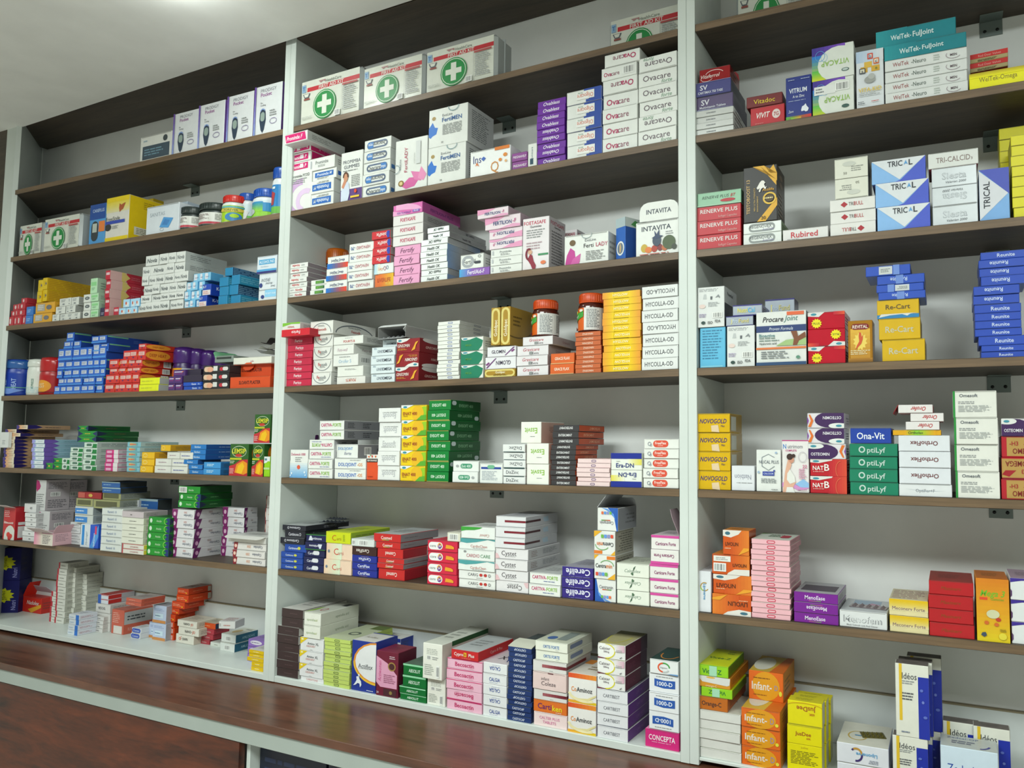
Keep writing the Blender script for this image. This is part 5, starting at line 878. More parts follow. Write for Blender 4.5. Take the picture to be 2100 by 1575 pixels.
R = 'R'
def stock_right():
    K(R, 2, 1424.5, 1504, [('uuuu', 'slv', 230), ('u', 'svg', 200.5, 1425, 1503), ('u', 'sv', 173, 1422, 1500), ('u', 'vfr', 143, 1433, 1497, {'d': .08})], d=.12)
    K(R, 2, 1538, 1609, [('u', 'viv', 221.7), ('u', 'vdo', 200, 1531, 1606)], d=.1)
    K(R, 2, 1611, 1664, [('u', 'vtr', 160)], d=.05)
    K(R, 2, 1666, 1752, [('u', 'vcb', 168), ('u', 'vcp', 100, 1664, 1751)], d=.08)
    K(R, 2, 1754, 1811, [('u', 'vkd', 107)], d=.05)
    K(R, 2, 1813.5, 1984, [('uuuu', 'wtn', 126), ('u', 'wtf', 96.7), ('u', 'wtf', 65, 1795, 1962)], d=.09)
    K(R, 2, 1987, 2120, [('u', 'wto', 152)], d=.09)
    K(R, 2, 1990, 2068, [('uu', 'rtn', 112, 1989, 2068)], d=.05, base=148, yo=.03, yaw=-.06)
    K(R, 3, 1429, 1520, [('uuu', 'rnr', 425), ('u', 'rng', 396.7)], d=.1)
    K(R, 3, 1524, 1603, [('uu', 'rgx', 458), ('u', 'tst', 345, 1524, 1594)], d=.08)
    K(R, 3, 1605, 1699, [('u', 'rub', 471.7)], d=.08)
    K(R, 3, 1701.5, 1796, [('duu', 'trb', 410.7), ('d', 'wst', 368, 1711, 1781), ('u', 'wst', 327, 1711, 1781)], d=.09)
    K(R, 3, 1798.5, 1908, [('u', 'trc', 426.7), ('u', 'trc', 378, 1794, 1905), ('u', 'trc', 331.7, 1787, 1899)], d=.08)
    K(R, 3, 1910, 2004.5, [('udu', 'sie', 346.7), ('u', 'tcd', 316, 1903, 2007)], d=.08)
    K(R, 3, 2007, 2070, [('u', 'trv', 348.7)], d=.06)
    K(R, 3, 2072.5, 2170, [('uuuuuuuu', 'yel', 277.6)], d=.08)
    K(R, 3, 2048, 2140, [('u' * 9, 'yel', 263)], d=.06, yo=.1, where='# up in rear yellow stack')
    K(R, 4, 1434, 1487, [('u', 'cyan', 672), ('u', 'iso', 590, 1430, 1486)], d=.1)
    K(R, 4, 1489.5, 1547, [('u', 'iso', 669), ('u', 'pfd', 649, 1488, 1545)], d=.06)
    K(R, 4, 1502, 1563, [('u', 'ntc', 626)], d=.08, base=648, yo=.01, yaw=.02)
    K(R, 4, 1550, 1653, [('u', 'prc', 641)], d=.07)
    K(R, 4, 1568, 1630, [('u', 'wpl', 651), ('u', 'pfd', 614.7)], d=.05, yo=.12, where='behind the joint picture carton')
    K(R, 4, 1656, 1733, [('udu', 'plu', 641)], d=.09)
    K(R, 4, 1738, 1790, [('u', 'rev', 658)], d=.05)
    K(R, 4, 1808, 1897, [('u', 'rec', 697), ('u', 'rec', 654, 1801, 1888), ('u', 'rct', 616, 1798, 1886), ('d', 'reu', 600, 1801, 1899), ('d', 'rew', 584.5, 1797, 1896), ('d', 'reu', 566, 1798, 1897), ('u', 'rew', 547.4, 1775, 1868)], d=.09)
    K(R, 4, 2012, 2106, [('uu', 'reR', 709, 2012, 2106), ('u', 'reR', 690, 2007, 2104), ('u', 'reR', 675, 2000, 2098), ('uu', 'reR', 643, 1999, 2096), ('u', 'reR', 625, 1998, 2096), ('dd', 'reR', 588, 1996, 2092), ('d', 'reR', 568, 2011, 2106), ('dd', 'reR', 534, 2007, 2104), ('u', 'reR', 517.8, 2010, 2106)], d=.09)
    K(R, 5, 1430, 1497, [('uuuu', 'nvg', 848)], d=.1)
    K(R, 5, 1499.5, 1547, [('d', 'ntb', 954.5)], d=.06)
    K(R, 5, 1549.5, 1601, [('u', 'nuc', 921.7)], d=.06)
    K(R, 5, 1603, 1659, [('u', 'nmm', 902)], d=.05)
    K(R, 5, 1661, 1737, [('uu', 'ntB', 940.7), ('u', 'osu', 909.5, 1657, 1735), ('dd', 'osu', 847, 1655, 1731)], d=.08)
    K(R, 5, 1740.5, 1840, [('uuuu', 'opt', 908.9), ('u', 'ona', 877.6, 1743, 1828)], d=.09)
    K(R, 5, 1843.5, 1953, [('u', 'opf', 991.7), ('ddd', 'orx', 892.4, 1842, 1949), ('u', 'olx', 881.6, 1831, 1931), ('d', 'oro3', 864.5, 1857, 1928), ('d', 'oro3', 847, 1866, 1936), ('d', 'oro3', 830, 1842, 1914)], d=.09)
    K(R, 5, 1957.5, 2049, [('uuuu', 'oms', 802, 1954, 2045)], d=.08)
    K(R, 5, 2053, 2130, [('u', 'omg', 981.8), ('d', 'omg', 937.5), ('u', 'omg', 894), ('u', 'osu', 858)], d=.08)
    K(R, 6, 1430.5, 1458, [('u', 'lpn', 1170.5)], d=.09)
    K(R, 6, 1461.5, 1541, [('d', 'liv', 1215.8), ('u', 'liv', 1176.4), ('u', 'lib', 1135, 1459, 1537), ('u', 'liv', 1086, 1482, 1537, {'d': .06})], d=.1)
    K(R, 6, 1543, 1624, [('u' * 15, 'pkr', 1104, 1540, 1620)], d=.11)
    K(R, 6, 1627, 1719, [('udu', 'mno', 1212.5)], d=.12)
    K(R, 6, 1721, 1820, [('u', 'mnf', 1250)], d=.12)
    K(R, 6, 1823, 1904, [('uu', 'mec', 1227)], d=.11)
    K(R, 6, 1906, 1999, [('uuuu', 'rgd', 1189.5, 1903, 1996)], d=.12)
    K(R, 6, 2000.5, 2069, [('u', 'mg3', 1184.6)], d=.1)
    K(R, 6, 2071, 2150, [('uuu', 'prw', 1184.6)], d=.11)
    K(R, 7, 1434, 1519, [('uuuuu', 'wpl', 1454), ('u', 'org', 1426, 1430, 1492, {'d': .15}), ('d', 'vic', 1408, 1437, 1502, {'d': .12}), ('u', 'owf', 1384, 1430, 1497, {'d': .15}), ('u', 'vic', 1360.7, 1429, 1494, {'d': .13})], d=.12)
    K(R, 7, 1520, 1600, [('uuu', 'inf', 1449.4), ('u', 'inf', 1373.8, 1534, 1606, {'yo': .06, 'd': .12})], d=.17)
    for q, (du, dv) in enumerate(((0, 0), (9, -6), (18, -10))):
        K(R, 7, 1614 + du, 1686 + du, [('u', 'jsf', 1523 + dv * 1.4), ('u', 'jsd', 1484 + dv), ('d', 'jsu', 1434.6 + dv)], d=.032, yo=.012 + .04 * q, where='# up, %s row' % ('front', 'middle', 'rear')[q])
    K(R, 7, 1716, 1823, [('dd', 'lip', 1521.7)], d=.12)
    K(R, 7, 1829, 1903, [('u', 'ide', 1507), ('u', 'ide', 1359, 1834, 1904)], d=.03, yo=.006, where='# up, front row')
    K(R, 7, 1840, 1912, [('u', 'ide', 1500), ('u', 'ide', 1352)], d=.03, yo=.045, where='# up, middle row')
    K(R, 7, 1858, 1930, [('u', 'ide', 1492), ('u', 'ide', 1344)], d=.03, yo=.08, where='# up, rear row')
    K(R, 7, 1932, 2008, [('u', 'ide', 1478)], d=.03, yo=.075, where='behind pale blue one')
    K(R, 7, 1995, 2071, [('u', 'ide', 1488)], d=.03, yo=.07, where='rightmost one')
    K(R, 7, 1927, 2046, [('u', 'zed', 1527)], d=.06)
# ---------------------------------------------------------------- designs and stock, left bay
D('prd', 'white meter carton with purple edge', 'd4d6d8', [('t', 'PRODIGY', .5, .9, .07, '4a4c58', .72, ''), ('t', 'Pocket', .42, .815, .075, '8a3c84', .52, 'b'), ('t', 'No', .26, .65, .035, '4a4c50', .12), ('t', 'Coding', .32, .6, .035, '4a4c50', .28), ('p', [(.2, .3), (.22, .46), (.32, .54), (.42, .46), (.44, .3), (.38, .1), (.32, .04), (.26, .1)], '2c3a4c'), ('c', .24, .27, .4, .46, '8c9c94', 1), ('a', .32, .46, .1, .07, .3, '7a94c8', 20, 160), ('o', .72, .24, .13, .06, .1, '6a5a8c'), ('f', .58, .34, .84, .48, 3, GR), ('v', 0, 0, .06, 1, '8a9ad0', '6a4a9c')], s='6a4a94', n='meter_box')
D('mon', 'flat white monitor carton', 'd2d2cc', [('r', .08, .08, .94, .6, '3c4c58'), ('f', .14, .2, .8, .5, 3, '6a8c9c'), ('e', .8, .78, .07, .12, '3c4448'), ('t', 'one', .16, .82, .1, '7aa0b8', .14)], n='monitor_box')
D('bgm', 'sky blue meter carton', '4f94cc', [('r', 0, .62, 1, 1, '1f4a94'), nm_('CAREPLUS', .84, .08, 'b0c4e0', .74, .55, 'b'), ('c', .14, .08, .58, .58, '30383c', 1), ('r', .22, .3, .5, .52, 'b0b8b0'), ('r', .62, .3, 1, .56, 'd87a3c')], n='meter_box')
D('fst', 'large yellow carton with butterfly', 'd4d0c8', [('v', 0, .66, 1, 1, 'd8cf9c', 'e0c418'), ('r', 0, .9, 1, 1, 'e0c418'), ('r', 0, 0, 1, .1, 'e0c418'), ('p', [(.56, .74), (.58, .84), (.66, .8), (.72, .82), (.84, .84), (.74, .7), (.66, .68), (.6, .64)], 'a8542c'), ('t', 'FreeStyle', .32, .52, .09, '5c605c', .6, ''), ('r', 0, .4, .84, .47, '3048a8'), ('e', .12, .33, .14, .075, '2c3034'), ('f', .3, .28, .6, .36, 3, GR)], s='dcbc10', u='d0b41c', sd=[('r', .16, .14, .78, .32, 'd0ccb8'), ('f', .22, .16, .72, .3, 4, '7c7a6a'), ('f', .4, .74, .8, .92, 4, 'a88c18')], n='meter_box')
D('yls', 'plain yellow carton behind meter carton', 'dcbc10', [], s='c4a818')
D('snt', 'white carton with blue pad picture', 'd0d6dc', [('t', 'SANITAS', .34, .7, .14, '9aa4ac', .52, ''), ('p', [(.42, .22), (.7, .16), (.84, .48), (.54, .56)], '4f94cc'), ('p', [(.5, .3), (.66, .26), (.74, .42), (.58, .48)], '3f7cb8'), ('o', .5, .14, .06, .06, .15, 'a0a8b0')])
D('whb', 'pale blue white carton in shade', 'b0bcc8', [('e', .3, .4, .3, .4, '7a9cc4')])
def mini(n, d, c, /, *f, **k): D(n, d, c, list(f), **k)
mini('rw', 'tiny red carton', 'b8303c', ('c', .3, .2, .6, .8, 'd8c0c0', 1))
mini('ww', 'tiny white carton beside red ones', 'd4d4d0', ('f', .2, .3, .8, .7, 2, 'a0a4a4'))
mini('bls', 'tiny blue carton', '3c78c4', ('f', .2, .3, .8, .7, 2, '9cc0e4'))
mini('yw1', 'small yellow orange carton', 'd8a030', ('r', .1, .2, .5, .85, 'a8a49c'), ('f', .14, .3, .46, .8, 3, 'd8d4cc'), ('e', .72, .5, .14, .22, '6a6c74'))
mini('yw2', 'bright yellow carton', 'd8b820', ('f', .3, .3, .9, .7, 3, 'b89818'), ('e', .8, .5, .15, .1, '6a6474'), s='cca41c', sd=[('f', .04, .05, .96, .95, 6, 'b88c1c')])
mini('nvo', 'small white carton with dark script', 'd8dad6', ('t', 'Novia', .5, .5, .42, '4c5458', .8, 'bi'), s='b4b8b4')
mini('wfl', 'small white carton with fine lines', 'd4d6d0', ('f', .2, .5, .8, .85, 2, '8a9094'), ('e', .5, .25, .14, .08, '7a8084'), s='a8aaa4', sd=[('f', .05, .1, .95, .9, 4, '8a8c88')])
mini('wov', 'small white carton with dark oval', 'd8dad4', ('e', .55, .5, .34, .2, '4c5458'), ('e', .55, .5, .22, .08, 'a0a4a4'))
mini('gnc', 'small pale green carton', 'b4dcb4', ('r', .1, .5, .9, .75, '8ccc8c'), ('f', .2, .2, .8, .4, 2, '7aac84'), s='a0bca4')
mini('pur', 'tiny dark purple carton', '33304c', ('f', .2, .2, .8, .5, 2, 'a8a8bc'))
mini('rlg', 'slender red carton with white label', 'b8283c', ('r', .15, .5, .9, .78, 'd8b8bc'), s='b83040', sd=[('r', 0, 0, .34, 1, 'cfa8a4'), ('p', [(.3, 0), (.42, .5), (.3, 1), (.24, 1), (.24, 0)], 'd0b86c'), ('e', .72, .5, .04, .2, 'd8c8c4'), ('f', .44, .3, .66, .7, 2, 'cc6a74')])
mini('lbw', 'small sky blue and white carton', 'a8d0e8', ('r', .4, .1, .9, .6, 'd8dcdc'), ('e', .5, .5, .12, .2, 'c85a3c'), s='5fa4cc')
mini('lbx', 'small turquoise and white carton', '7fbcdc', ('r', .1, .2, .6, .9, 'd4d8e0'), ('t', 'rapid', .5, .5, .2, '6a5a8c', .6, 'i'), s='5098c4', sd=[('r', .4, 0, 1, 1, '9cb8c4')])
mini('kyj', 'blue carton with red label strip', '1c44a8', ('r', 0, .04, .96, .48, 'd8cccc'), ('f', .1, .1, .8, .4, 2, 'c88a84'), ('t', 'K-Y', .28, .76, .24, 'dce0ec', .36, 'b'), s='1c3ca0', sd=[('t', 'K-Y', .44, .66, .28, 'dce0ec', .6, 'b')])
mini('tel', 'teal blue carton with dark striped side', '1f7ca8', ('r', .0, .0, 1, .04, '185c80'), s='244c70', sd=[('f', .02, .06, .98, .94, 5, '6a94b0')])
mini('te2', 'teal blue carton with turquoise side', '1f7ca8', s='2f8cb0', sd=[('f', .04, .2, .9, .8, 3, '6ab0c8')])
mini('alc', 'white carton with blue label', 'd0d8e0', ('r', .1, .52, .9, .8, '4fa0cc'), ('t', 'ALCOHOL PAD', .5, .66, .16, 'd8e4ec', .74, 'b'), ('r', 0, .12, 1, .24, '4f9ccc'), ('r', 0, 0, 1, .12, '2c2c70'), ('f', .2, .36, .7, .42, 1, '9ab0c4'))
mini('swb', 'white carton with slanted lettering', 'd4dade', ('t', 'ERGOVI', .62, .4, .2, '4c5460', .5, 'i', 0), ('t', 'Alcohol', .42, .62, .14, '5c6470', .4, 'i'), ('t', 'Swab', .2, .8, .12, '5c6470', .24, 'i'), ('e', .88, .7, .09, .14, '2c3c7c'))
mini('swu', 'white carton with pale blue corner', 'd4dade', ('r', .36, .3, 1, 1, '8ac4e4'), ('t', 'SECURITY SWAB', .68, .66, .16, 'dce8f0', .56, 'b'), ('e', .24, .36, .1, .18, '2c3c7c'))
mini('blb', 'small bright blue carton', '2460c0', ('r', .14, .42, .84, .84, 'bcc4d4'), ('f', .2, .5, .8, .78, 2, '8a90a8'), ('r', 0, .1, 1, .24, '4f90d8'), s='1f3f8c', sd=[('r', .02, .8, .4, .95, '6ca87c'), ('f', .5, .3, .9, .7, 2, '4464a8')])
mini('dhr', 'small red carton with white label', 'c8302c', ('r', .12, .45, .88, .8, 'dcb8b0'), ('f', .16, .5, .84, .76, 2, 'c8807c'), ('e', .5, .28, .12, .08, '5a3060'), s='c43424', sd=[('e', .3, .5, .3, .44, 'e0902c'), ('t', 'DEEP HEAT', .3, .5, .3, 'a8401c', .4, 'b'), ('b', .72, .1, .98, .92)])
D('dhu', 'long red white labelled carton', 'c8302c', DES['dhr']['f'], s='c43424', sd=DES['dhr']['sd'])
mini('ylb', 'small lemon yellow carton', 'dce01c', ('f', .1, .4, .8, .6, 1, 'a8a83c'), s='a8a8a4')
mini('pvl', 'small violet carton with white strips', '4c2c6c', ('r', .1, .6, .84, .74, 'cfc0d8'), ('p', [(.7, .5), (.9, .7), (.84, .8)], 'd8782c'), ('r', .1, .36, .8, .42, 'b04a8c'))
mini('dkb', 'small dark plum carton', '30283c', s='241e30')
mini('gau', 'blue carton with white lettering', '1c4cb0', ('t', 'Gauze', .6, .5, .5, 'd0dcf0', .34, 'b'), ('t', '20s', .88, .5, .4, 'b0c4e4', .14, 'b'))
mini('blf', 'black carton with figure picture', '2c2a2c', ('c', .04, .2, .36, .85, 'd8b89c', 1), ('e', .28, .5, .12, .34, 'd8a084'), ('r', .4, .3, .56, .9, 'cfd0cc'), ('e', .72, .5, .08, .24, 'b8303c'), ('c', .76, .3, .97, .76, 'd0ccc8', 1))
mini('sln', 'orange plaster carton', 'd04c20', ('t', "SLOAN'S PLASTER", .5, .5, .3, '3c2020', .54, 'b'), n='plaster_box')
mini('pkw', 'slanted white carton', 'dcdcd0', ('t', 'Jofin', .5, .4, .26, 'b8507c', .24, 'i'), ('p', [(.3, 0), (.36, .2), (.5, .2), (.5, 0)], 'd8582c'))
mini('gry', 'grey green open carton', '88948c', ('r', .1, .5, .9, .8, '343c38'), ('r', 0, .8, .1, 1, '7ab88c'))
# fifth shelf
mini('tan', 'flat tan and purple carton', 'd0a87c', ('g', .2, .0, 1, 1, 'd0986c', 'd8cfb8'), ('p', [(0, 0), (.16, 0), (.3, .5), (.14, 1), (0, 1)], '40307c'), ('f', .5, .4, .9, .6, 1, '6a5a4c'), s='b08c6c', sd=[('p', [(0, 0), (.2, .1), (.34, .5), (.2, 1), (0, 1)], '241c5c'), ('f', .4, .35, .8, .65, 1, '5c4c44')])
mini('hng', 'rounded white hang pack', 'd0d2d0', ('f', .3, .2, .7, .5, 3, '9a9ea0'))
mini('lpu', 'flat pale blue carton', 'b4d0e4', ('p', [(0, 0), (.16, .1), (.3, .5), (.16, 1), (0, 1)], '9a9ad8'), ('r', .3, .1, 1, .9, 'd4dce0'), ('f', .5, .4, .9, .6, 1, '8aa0b0'), s='8cb4c4', sd=[('p', [(0, 0), (.16, 0), (.3, .5), (.2, 1), (0, 1)], '6c54a8'), ('f', .4, .4, .7, .6, 1, '6a8c9c')])
mini('gpt', 'small green carton with navy point', '1f8a34', ('p', [(0, 0), (.3, .5), (0, 1)], '1c2c5c'), ('r', .4, .4, .7, .6, 'c8a83c'), s='b8bcb4', sd=[('b', .1, .1, .7, .9)])
mini('gwl', 'flat white and green carton', 'c4d8c8', ('e', .4, .5, .2, .36, '4c6c5c'), ('r', .66, 0, 1, .7, '1c7a3c'), ('c', .1, .1, .7, .95, 'd0dcd4'), s='a8b0ac', sd=[('f', .1, .2, .9, .8, 2, '7c8c84')])
mini('gdk', 'dark green carton with navy ends', '1f8a34', ('p', [(0, 0), (.26, .5), (0, 1)], '1c2c5c'), ('p', [(1, 0), (.76, .5), (1, 1)], '1c2c5c'), ('f', .36, .35, .66, .65, 1, 'c8b83c'), s='124c24', sd=[('p', [(0, 0), (.24, .5), (0, 1)], '14203c'), ('f', .4, .4, .7, .6, 1, '6a4c34')])
mini('mag', 'flat magenta carton', 'cc2c7c', ('r', .1, .2, .5, .8, 'd8a0bc'), ('r', .66, 0, 1, 1, 'd4d0d0'), s='b8b0b4')
mini('teb', 'pale teal carton', '7cb0bc', ('g', .2, .25, .8, .8, 'd0b060', '5a9ca0'), ('f', .2, .3, .8, .7, 1, 'd8504c'), s='a0b8b8')
mini('yel2', 'egg yellow carton', 'e0b01c', ('o', .3, .5, .18, .3, .2, 'e8cf7c'), s='c8941c')
mini('wsk', 'flat white carton, thin lettering', 'd4d4cc', ('f', .1, .4, .4, .6, 1, '9c7c8c'), ('r', .5, 0, .53, 1, 'b8b8b0'), ('f', .58, .35, .95, .6, 1, '6a70a4'), s='c0c0b8')
mini('blm', 'mid blue carton', '2472b8', ('t', 'Skinfect', .46, .5, .4, 'c0d8ec', .5, 'b'), s='1c4c8c', u='a8a89c', sd=[('f', .3, .4, .7, .6, 1, 'a0b8d0')])
mini('bll', 'light blue carton with white print', '3c8cc8', ('f', .2, .3, .7, .75, 2, 'c0dcec'), s='2c68a0')
mini('lem', 'dark green remedy carton with orange fruit', '2c5a24', ('o', .5, .76, .4, .18, .06, 'b8c4a8'), ('e', .48, .64, .18, .05, 'b8382c'), ('t', 'LEMSIP', .5, .78, .15, 'dcd83c', .74, 'b'), ('r', .02, .5, .66, .56, 'b0b82c'), ('p', [(0, 0), (0, .3), (.3, .36), (.6, .5), (1, .52), (1, 0)], 'b82c34'), ('p', [(.3, .1), (.4, .36), (.74, .48), (.98, .4), (1, .1), (.8, .04)], 'dd8a1c'), ('p', [(.4, .1), (.5, .32), (.74, .42), (.84, .3), (.7, .06)], 'e4b41c'), ('f', .04, .38, .3, .48, 2, 'c8d0c0'), ('f', .04, .06, .28, .24, 5, 'e0b0ac'), s='2c5a24', sd=[('e', .6, .7, .4, .3, 'c8601c'), ('e', .5, .72, .2, .2, 'e0a41c')])
mini('gwh', 'upright green and white carton', '8cc41c', ('p', [(0, 1), (0, .66), (.4, .7), (.7, .78), (1, .76), (1, 1)], 'd4dad8'), ('e', .3, .86, .2, .06, '4c7c8c'), ('r', 0, .36, 1, .46, 'b0cc8c'))
# sixth shelf
mini('rcr', 'red carton with cranberry picture', 'b82c30', ('e', .62, .05, .5, .4, 'cfd0c8'), ('e', .5, .16, .16, .08, 'c8342c'), ('e', .7, .12, .14, .07, 'c8342c'), ('e', .6, .06, .14, .07, 'b82c2c'), ('f', .1, .7, .6, .92, 4, 'd8a8a4'), ('p', [(.1, .5), (.9, .5), (.9, .56), (.5, .54), (.1, .58)], 'cfa8a4'), s='a8242c', sd=[('r', .2, .06, .7, .42, 'd0cccc'), ('r', .2, .46, .7, .55, 'd0cccc')])
mini('wsm', 'white carton with small dark lettering', 'd4d4d4', ('t', '400', .6, .5, .3, '55585c', .2), s='b8b8b8')
mini('wpt', 'tall white carton with magenta petal', 'c8c8c8', ('p', [(0, 1), (.28, .96), (.46, .8), (.38, .7), (.2, .66), (.1, .6), (0, .74)], 'a81c64'), ('f', .1, .1, .9, .56, 7, '8a8c8c'), s='b4acb0', sd=[('f', .1, .7, .9, .92, 5, '6c6a70'), ('b', .2, .46, .6, .6), ('f', .1, .08, .9, .36, 5, '6c6a70')])
mini('pko', 'open pink carton', 'd8a0b0', ('g', 0, 0, .4, 1, 'd88aa4', 'd8c8bc'), ('r', .4, 0, 1, .9, 'd4ccc0'), ('f', .46, .1, .9, .8, 6, '5c5458'), s='d0a8b0', sd=[('f', .1, .3, .7, .9, 5, '9c8088')])
mini('wq4', 'small white carton with grey lines', 'd0d2d4', ('f', .1, .3, .9, .7, 2, '8a8e94'), s='b8babc')
mini('bwu', 'blue striped upright carton', 'd0d6dc', ('r', .16, .1, .42, .96, '2c84cc'), ('t', 'Hydrogel', .66, .4, .16, '6a8ca0', .6, 'i', 90))
mini('bwv', 'deep blue upright carton', '2454c0', ('p', [(0, 0), (.5, 0), (1, .5), (1, 1), (.7, .8), (.2, .2)], '4f94d8'), ('t', 'Hydrocream', .5, .35, .2, 'd0dcec', .6, 'bi', 90), ('r', .6, .6, .8, .95, 'd03c64'))
mini('bwb', 'white carton with blue label band', 'c4c8c4', ('r', .02, .12, .7, .76, '3c80c8'), ('f', .1, .3, .6, .6, 1, 'c0d4e8'), s='8c9494')
mini('gop', 'olive open carton', '9c9c6c', ('r', .1, .2, .9, .8, '5c5c40'), s='8c9084')
mini('rdl', 'dark red carton under blue cartons', '9c2428', ('r', 0, .1, .3, .9, 'b8584c'), ('s', .55, .5, .1, .3, 'c8a84c'), s='5c2024')
mini('bld', 'blue carton with pale edge', '2c5c9c', ('r', 0, .8, 1, 1, '9cb4bc'), ('f', .1, .3, .6, .6, 1, '8aaccc'), s='343a3c')
mini('rmp', 'white carton with faint blue lettering', 'd0d4d0', ('t', 'Ramiril 10', .5, .5, .34, '8a98b0', .56, 'b'), ('r', .06, .08, .94, .11, 'a8acac'), s='b4b8b4')
mini('crm', 'cream carton with small dark print', 'd6d6c8', ('f', .35, .35, .75, .6, 1, '6c6c68'), s='bcbca8')
mini('rdo', 'cream carton with red outline', 'd6d2c8', ('r', 0, .9, 1, 1, 'b8444c'), ('r', 0, 0, .05, 1, 'b8444c'), ('t', 'DYNAMOREL', .58, .45, .3, 'b88a88', .5, 'b'), s='c8b83c')
mini('pkt', 'flat pinkish carton', 'c0b4b8', ('f', .4, .3, .5, .6, 1, '5c5454'), s='a8a0a0')
mini('gr5', 'green carton with arrow ends', '1f8a2c', ('e', .12, .5, .06, .3, 'c8dcc8'), ('t', 'Amoclav', .5, .5, .28, 'b8d8b0', .24, 'b'), ('a', .86, .5, .12, .44, .2, '8ad04c', 90, 270), ('p', [(.8, .2), (1, 0), (1, 1), (.8, .8), (.92, .5)], '1c2c6c'), s='14481f', u='2c6c34', sd=[('p', [(0, 0), (.2, .5), (0, 1)], '14203c'), ('f', .3, .4, .6, .6, 1, '5c8c5c')])
mini('grb', 'green carton with barcode end', '1f8a2c', ('b', .04, .1, .4, .9), ('t', 'Amoclav', .6, .5, .28, 'b8d8b0', .24, 'b'), s='14481f', u='2c4c34')
mini('cpu', 'white carton with purple block', 'd4d2d4', ('p', [(.05, 0), (.22, 0), (.26, 1), (.0, 1), (0, .4)], '7c2464'), ('e', .12, .5, .06, .22, 'd8b0c8'), ('t', 'Ciplodan', .74, .36, .26, '5c6478', .4, '', 180), ('t', '500', .62, .68, .22, 'c88a84', .14, '', 180), s='bcbabc', u='b0b0b0', sd=[('p', [(0, 0), (.16, 0), (.28, 1), (.06, 1)], '5c1c54'), ('e', .14, .5, .05, .22, 'b888a8'), ('t', 'Ciplodan', .74, .4, .24, '4c5060', .34, '', 180), ('t', '500', .56, .68, .22, '8c6c64', .14, '', 180)])
mini('cor', 'white carton with maroon orange end', 'd6d2ce', ('p', [(0, 0), (.1, 0), (.13, 1), (0, 1)], '8c2c34'), ('e', .06, .5, .04, .24, 'e8c0b0'), ('t', 'Ciplodan', .76, .5, .34, '44506c', .34, '', 180), ('t', '250', .48, .5, .34, 'd88a5c', .16, '', 180), s='c0c0bc')
mini('opw', 'open white carton with drooping flap', 'd8d6d0', ('r', 0, .82, 1, 1, '9c9c98'), s='c8c8c4')
# bottom shelf
mini('nvb', 'large navy carton with yellow burst', '1c1c58', ('s', .45, .54, .42, .24, 'b8b81c'), ('f', .2, .4, .7, .68, 6, '44401c'), ('t', 'Nutri', .84, .24, .2, '8c8cc0', .3, 'b', 90), s='1c1c50')
mini('nad', 'red orange carton with white script', 'c42c20', ('p', [(.5, 0), (1, .4), (1, .62), (.3, .2)], 'd89c2c'), ('t', 'Nadolex', .56, .66, .26, 'dcccc4', .72, 'bi'), s='b82c24')
mini('wrs', 'thin white carton with red edge', 'd4d4cc', ('r', 0, 0, .16, 1, 'b82c3c'), ('f', .3, .35, .9, .6, 1, '8a8c84'), s='b4b4a8')
mini('wsl', 'thin white carton with tiny print', 'd6d6cc', ('f', .3, .3, .75, .75, 2, '84868a'), s='b0b0a4', sd=[('f', .1, .3, .9, .7, 1, '9a9a90')])
mini('bwc', 'white carton with blue end block', 'cfd6dc', ('r', .7, 0, 1, 1, '2c6cc0'), ('f', .1, .3, .6, .6, 1, '9ab0c8'), s='cccfd8', sd=[('f', .1, .3, .8, .7, 2, 'b08c94')])
mini('rbs', 'small red blue white carton', 'd0d4dc', ('r', 0, 0, .3, 1, '2c5cb0'), ('r', .3, .88, 1, 1, 'c02c2c'), s='b82c28', u='b02c28', sd=[('r', .5, 0, 1, 1, 'a8a8ac')])
mini('wpr', 'white carton with faint lettering', 'd2d0cc', ('t', 'NEDOXIL', .44, .5, .34, '6c6c70', .5, 'b'), s='c0bcb8')
mini('slm', 'large salmon carton with grey panel', 'c4604c', ('f', .1, .45, .7, .9, 6, 'dca898'), ('r', .2, .02, .9, .34, 'd4cfc8'), s='c4604c', u='b86454', sd=[('r', .02, .4, .98, .92, 'b0b0b0'), ('f', .12, .54, .9, .78, 2, '44484c'), ('t', 'RIFAFOUR', .4, .2, .16, 'dc988c', .5, 'b')])
mini('slf', 'flat salmon carton lying on the large one', 'c4604c', ('f', .2, .3, .7, .6, 1, 'dca898'), s='b85844', u='a89c98')
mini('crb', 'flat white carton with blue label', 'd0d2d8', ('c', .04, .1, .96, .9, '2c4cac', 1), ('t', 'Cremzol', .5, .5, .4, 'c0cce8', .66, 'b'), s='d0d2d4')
mini('lav', 'pale lavender blue carton', 'b8c4dc', ('f', .1, .68, .9, .84, 2, '8c9cc0'), ('r', .2, .28, .8, .54, 'c8dce8'), ('r', 0, 0, 1, .16, 'c8884c'), ('f', .2, .36, .7, .46, 1, '5c7c9c'), s='9c9ca0', u='a0a0a8')
mini('onr', 'glossy orange red carton', 'd04214', ('f', .1, .3, .8, .7, 2, 'e8a07c'), ('e', .84, .3, .06, .12, 'e8a41c'), ro=.25, s='c03a14', u='9c4028', sd=[('r', .84, .1, .98, .9, 'b0aca0'), ('f', .2, .4, .7, .6, 1, 'dc7c50')])
mini('onl', 'orange red carton with pink label', 'd04214', ('r', .4, .1, .9, .8, 'd8a49c'), ('f', .44, .2, .84, .7, 3, 'b87068'), ro=.25, s='c03a14')
mini('nan', 'white carton, black orange lettering', 'd8d4c8', ('t', 'NANO-', .5, .5, .34, '34302c', .34, 'b'), ('t', 'JO', .76, .5, .34, 'cc5c3c', .14, 'b'), s='c4bcac', u='c8c0b0')
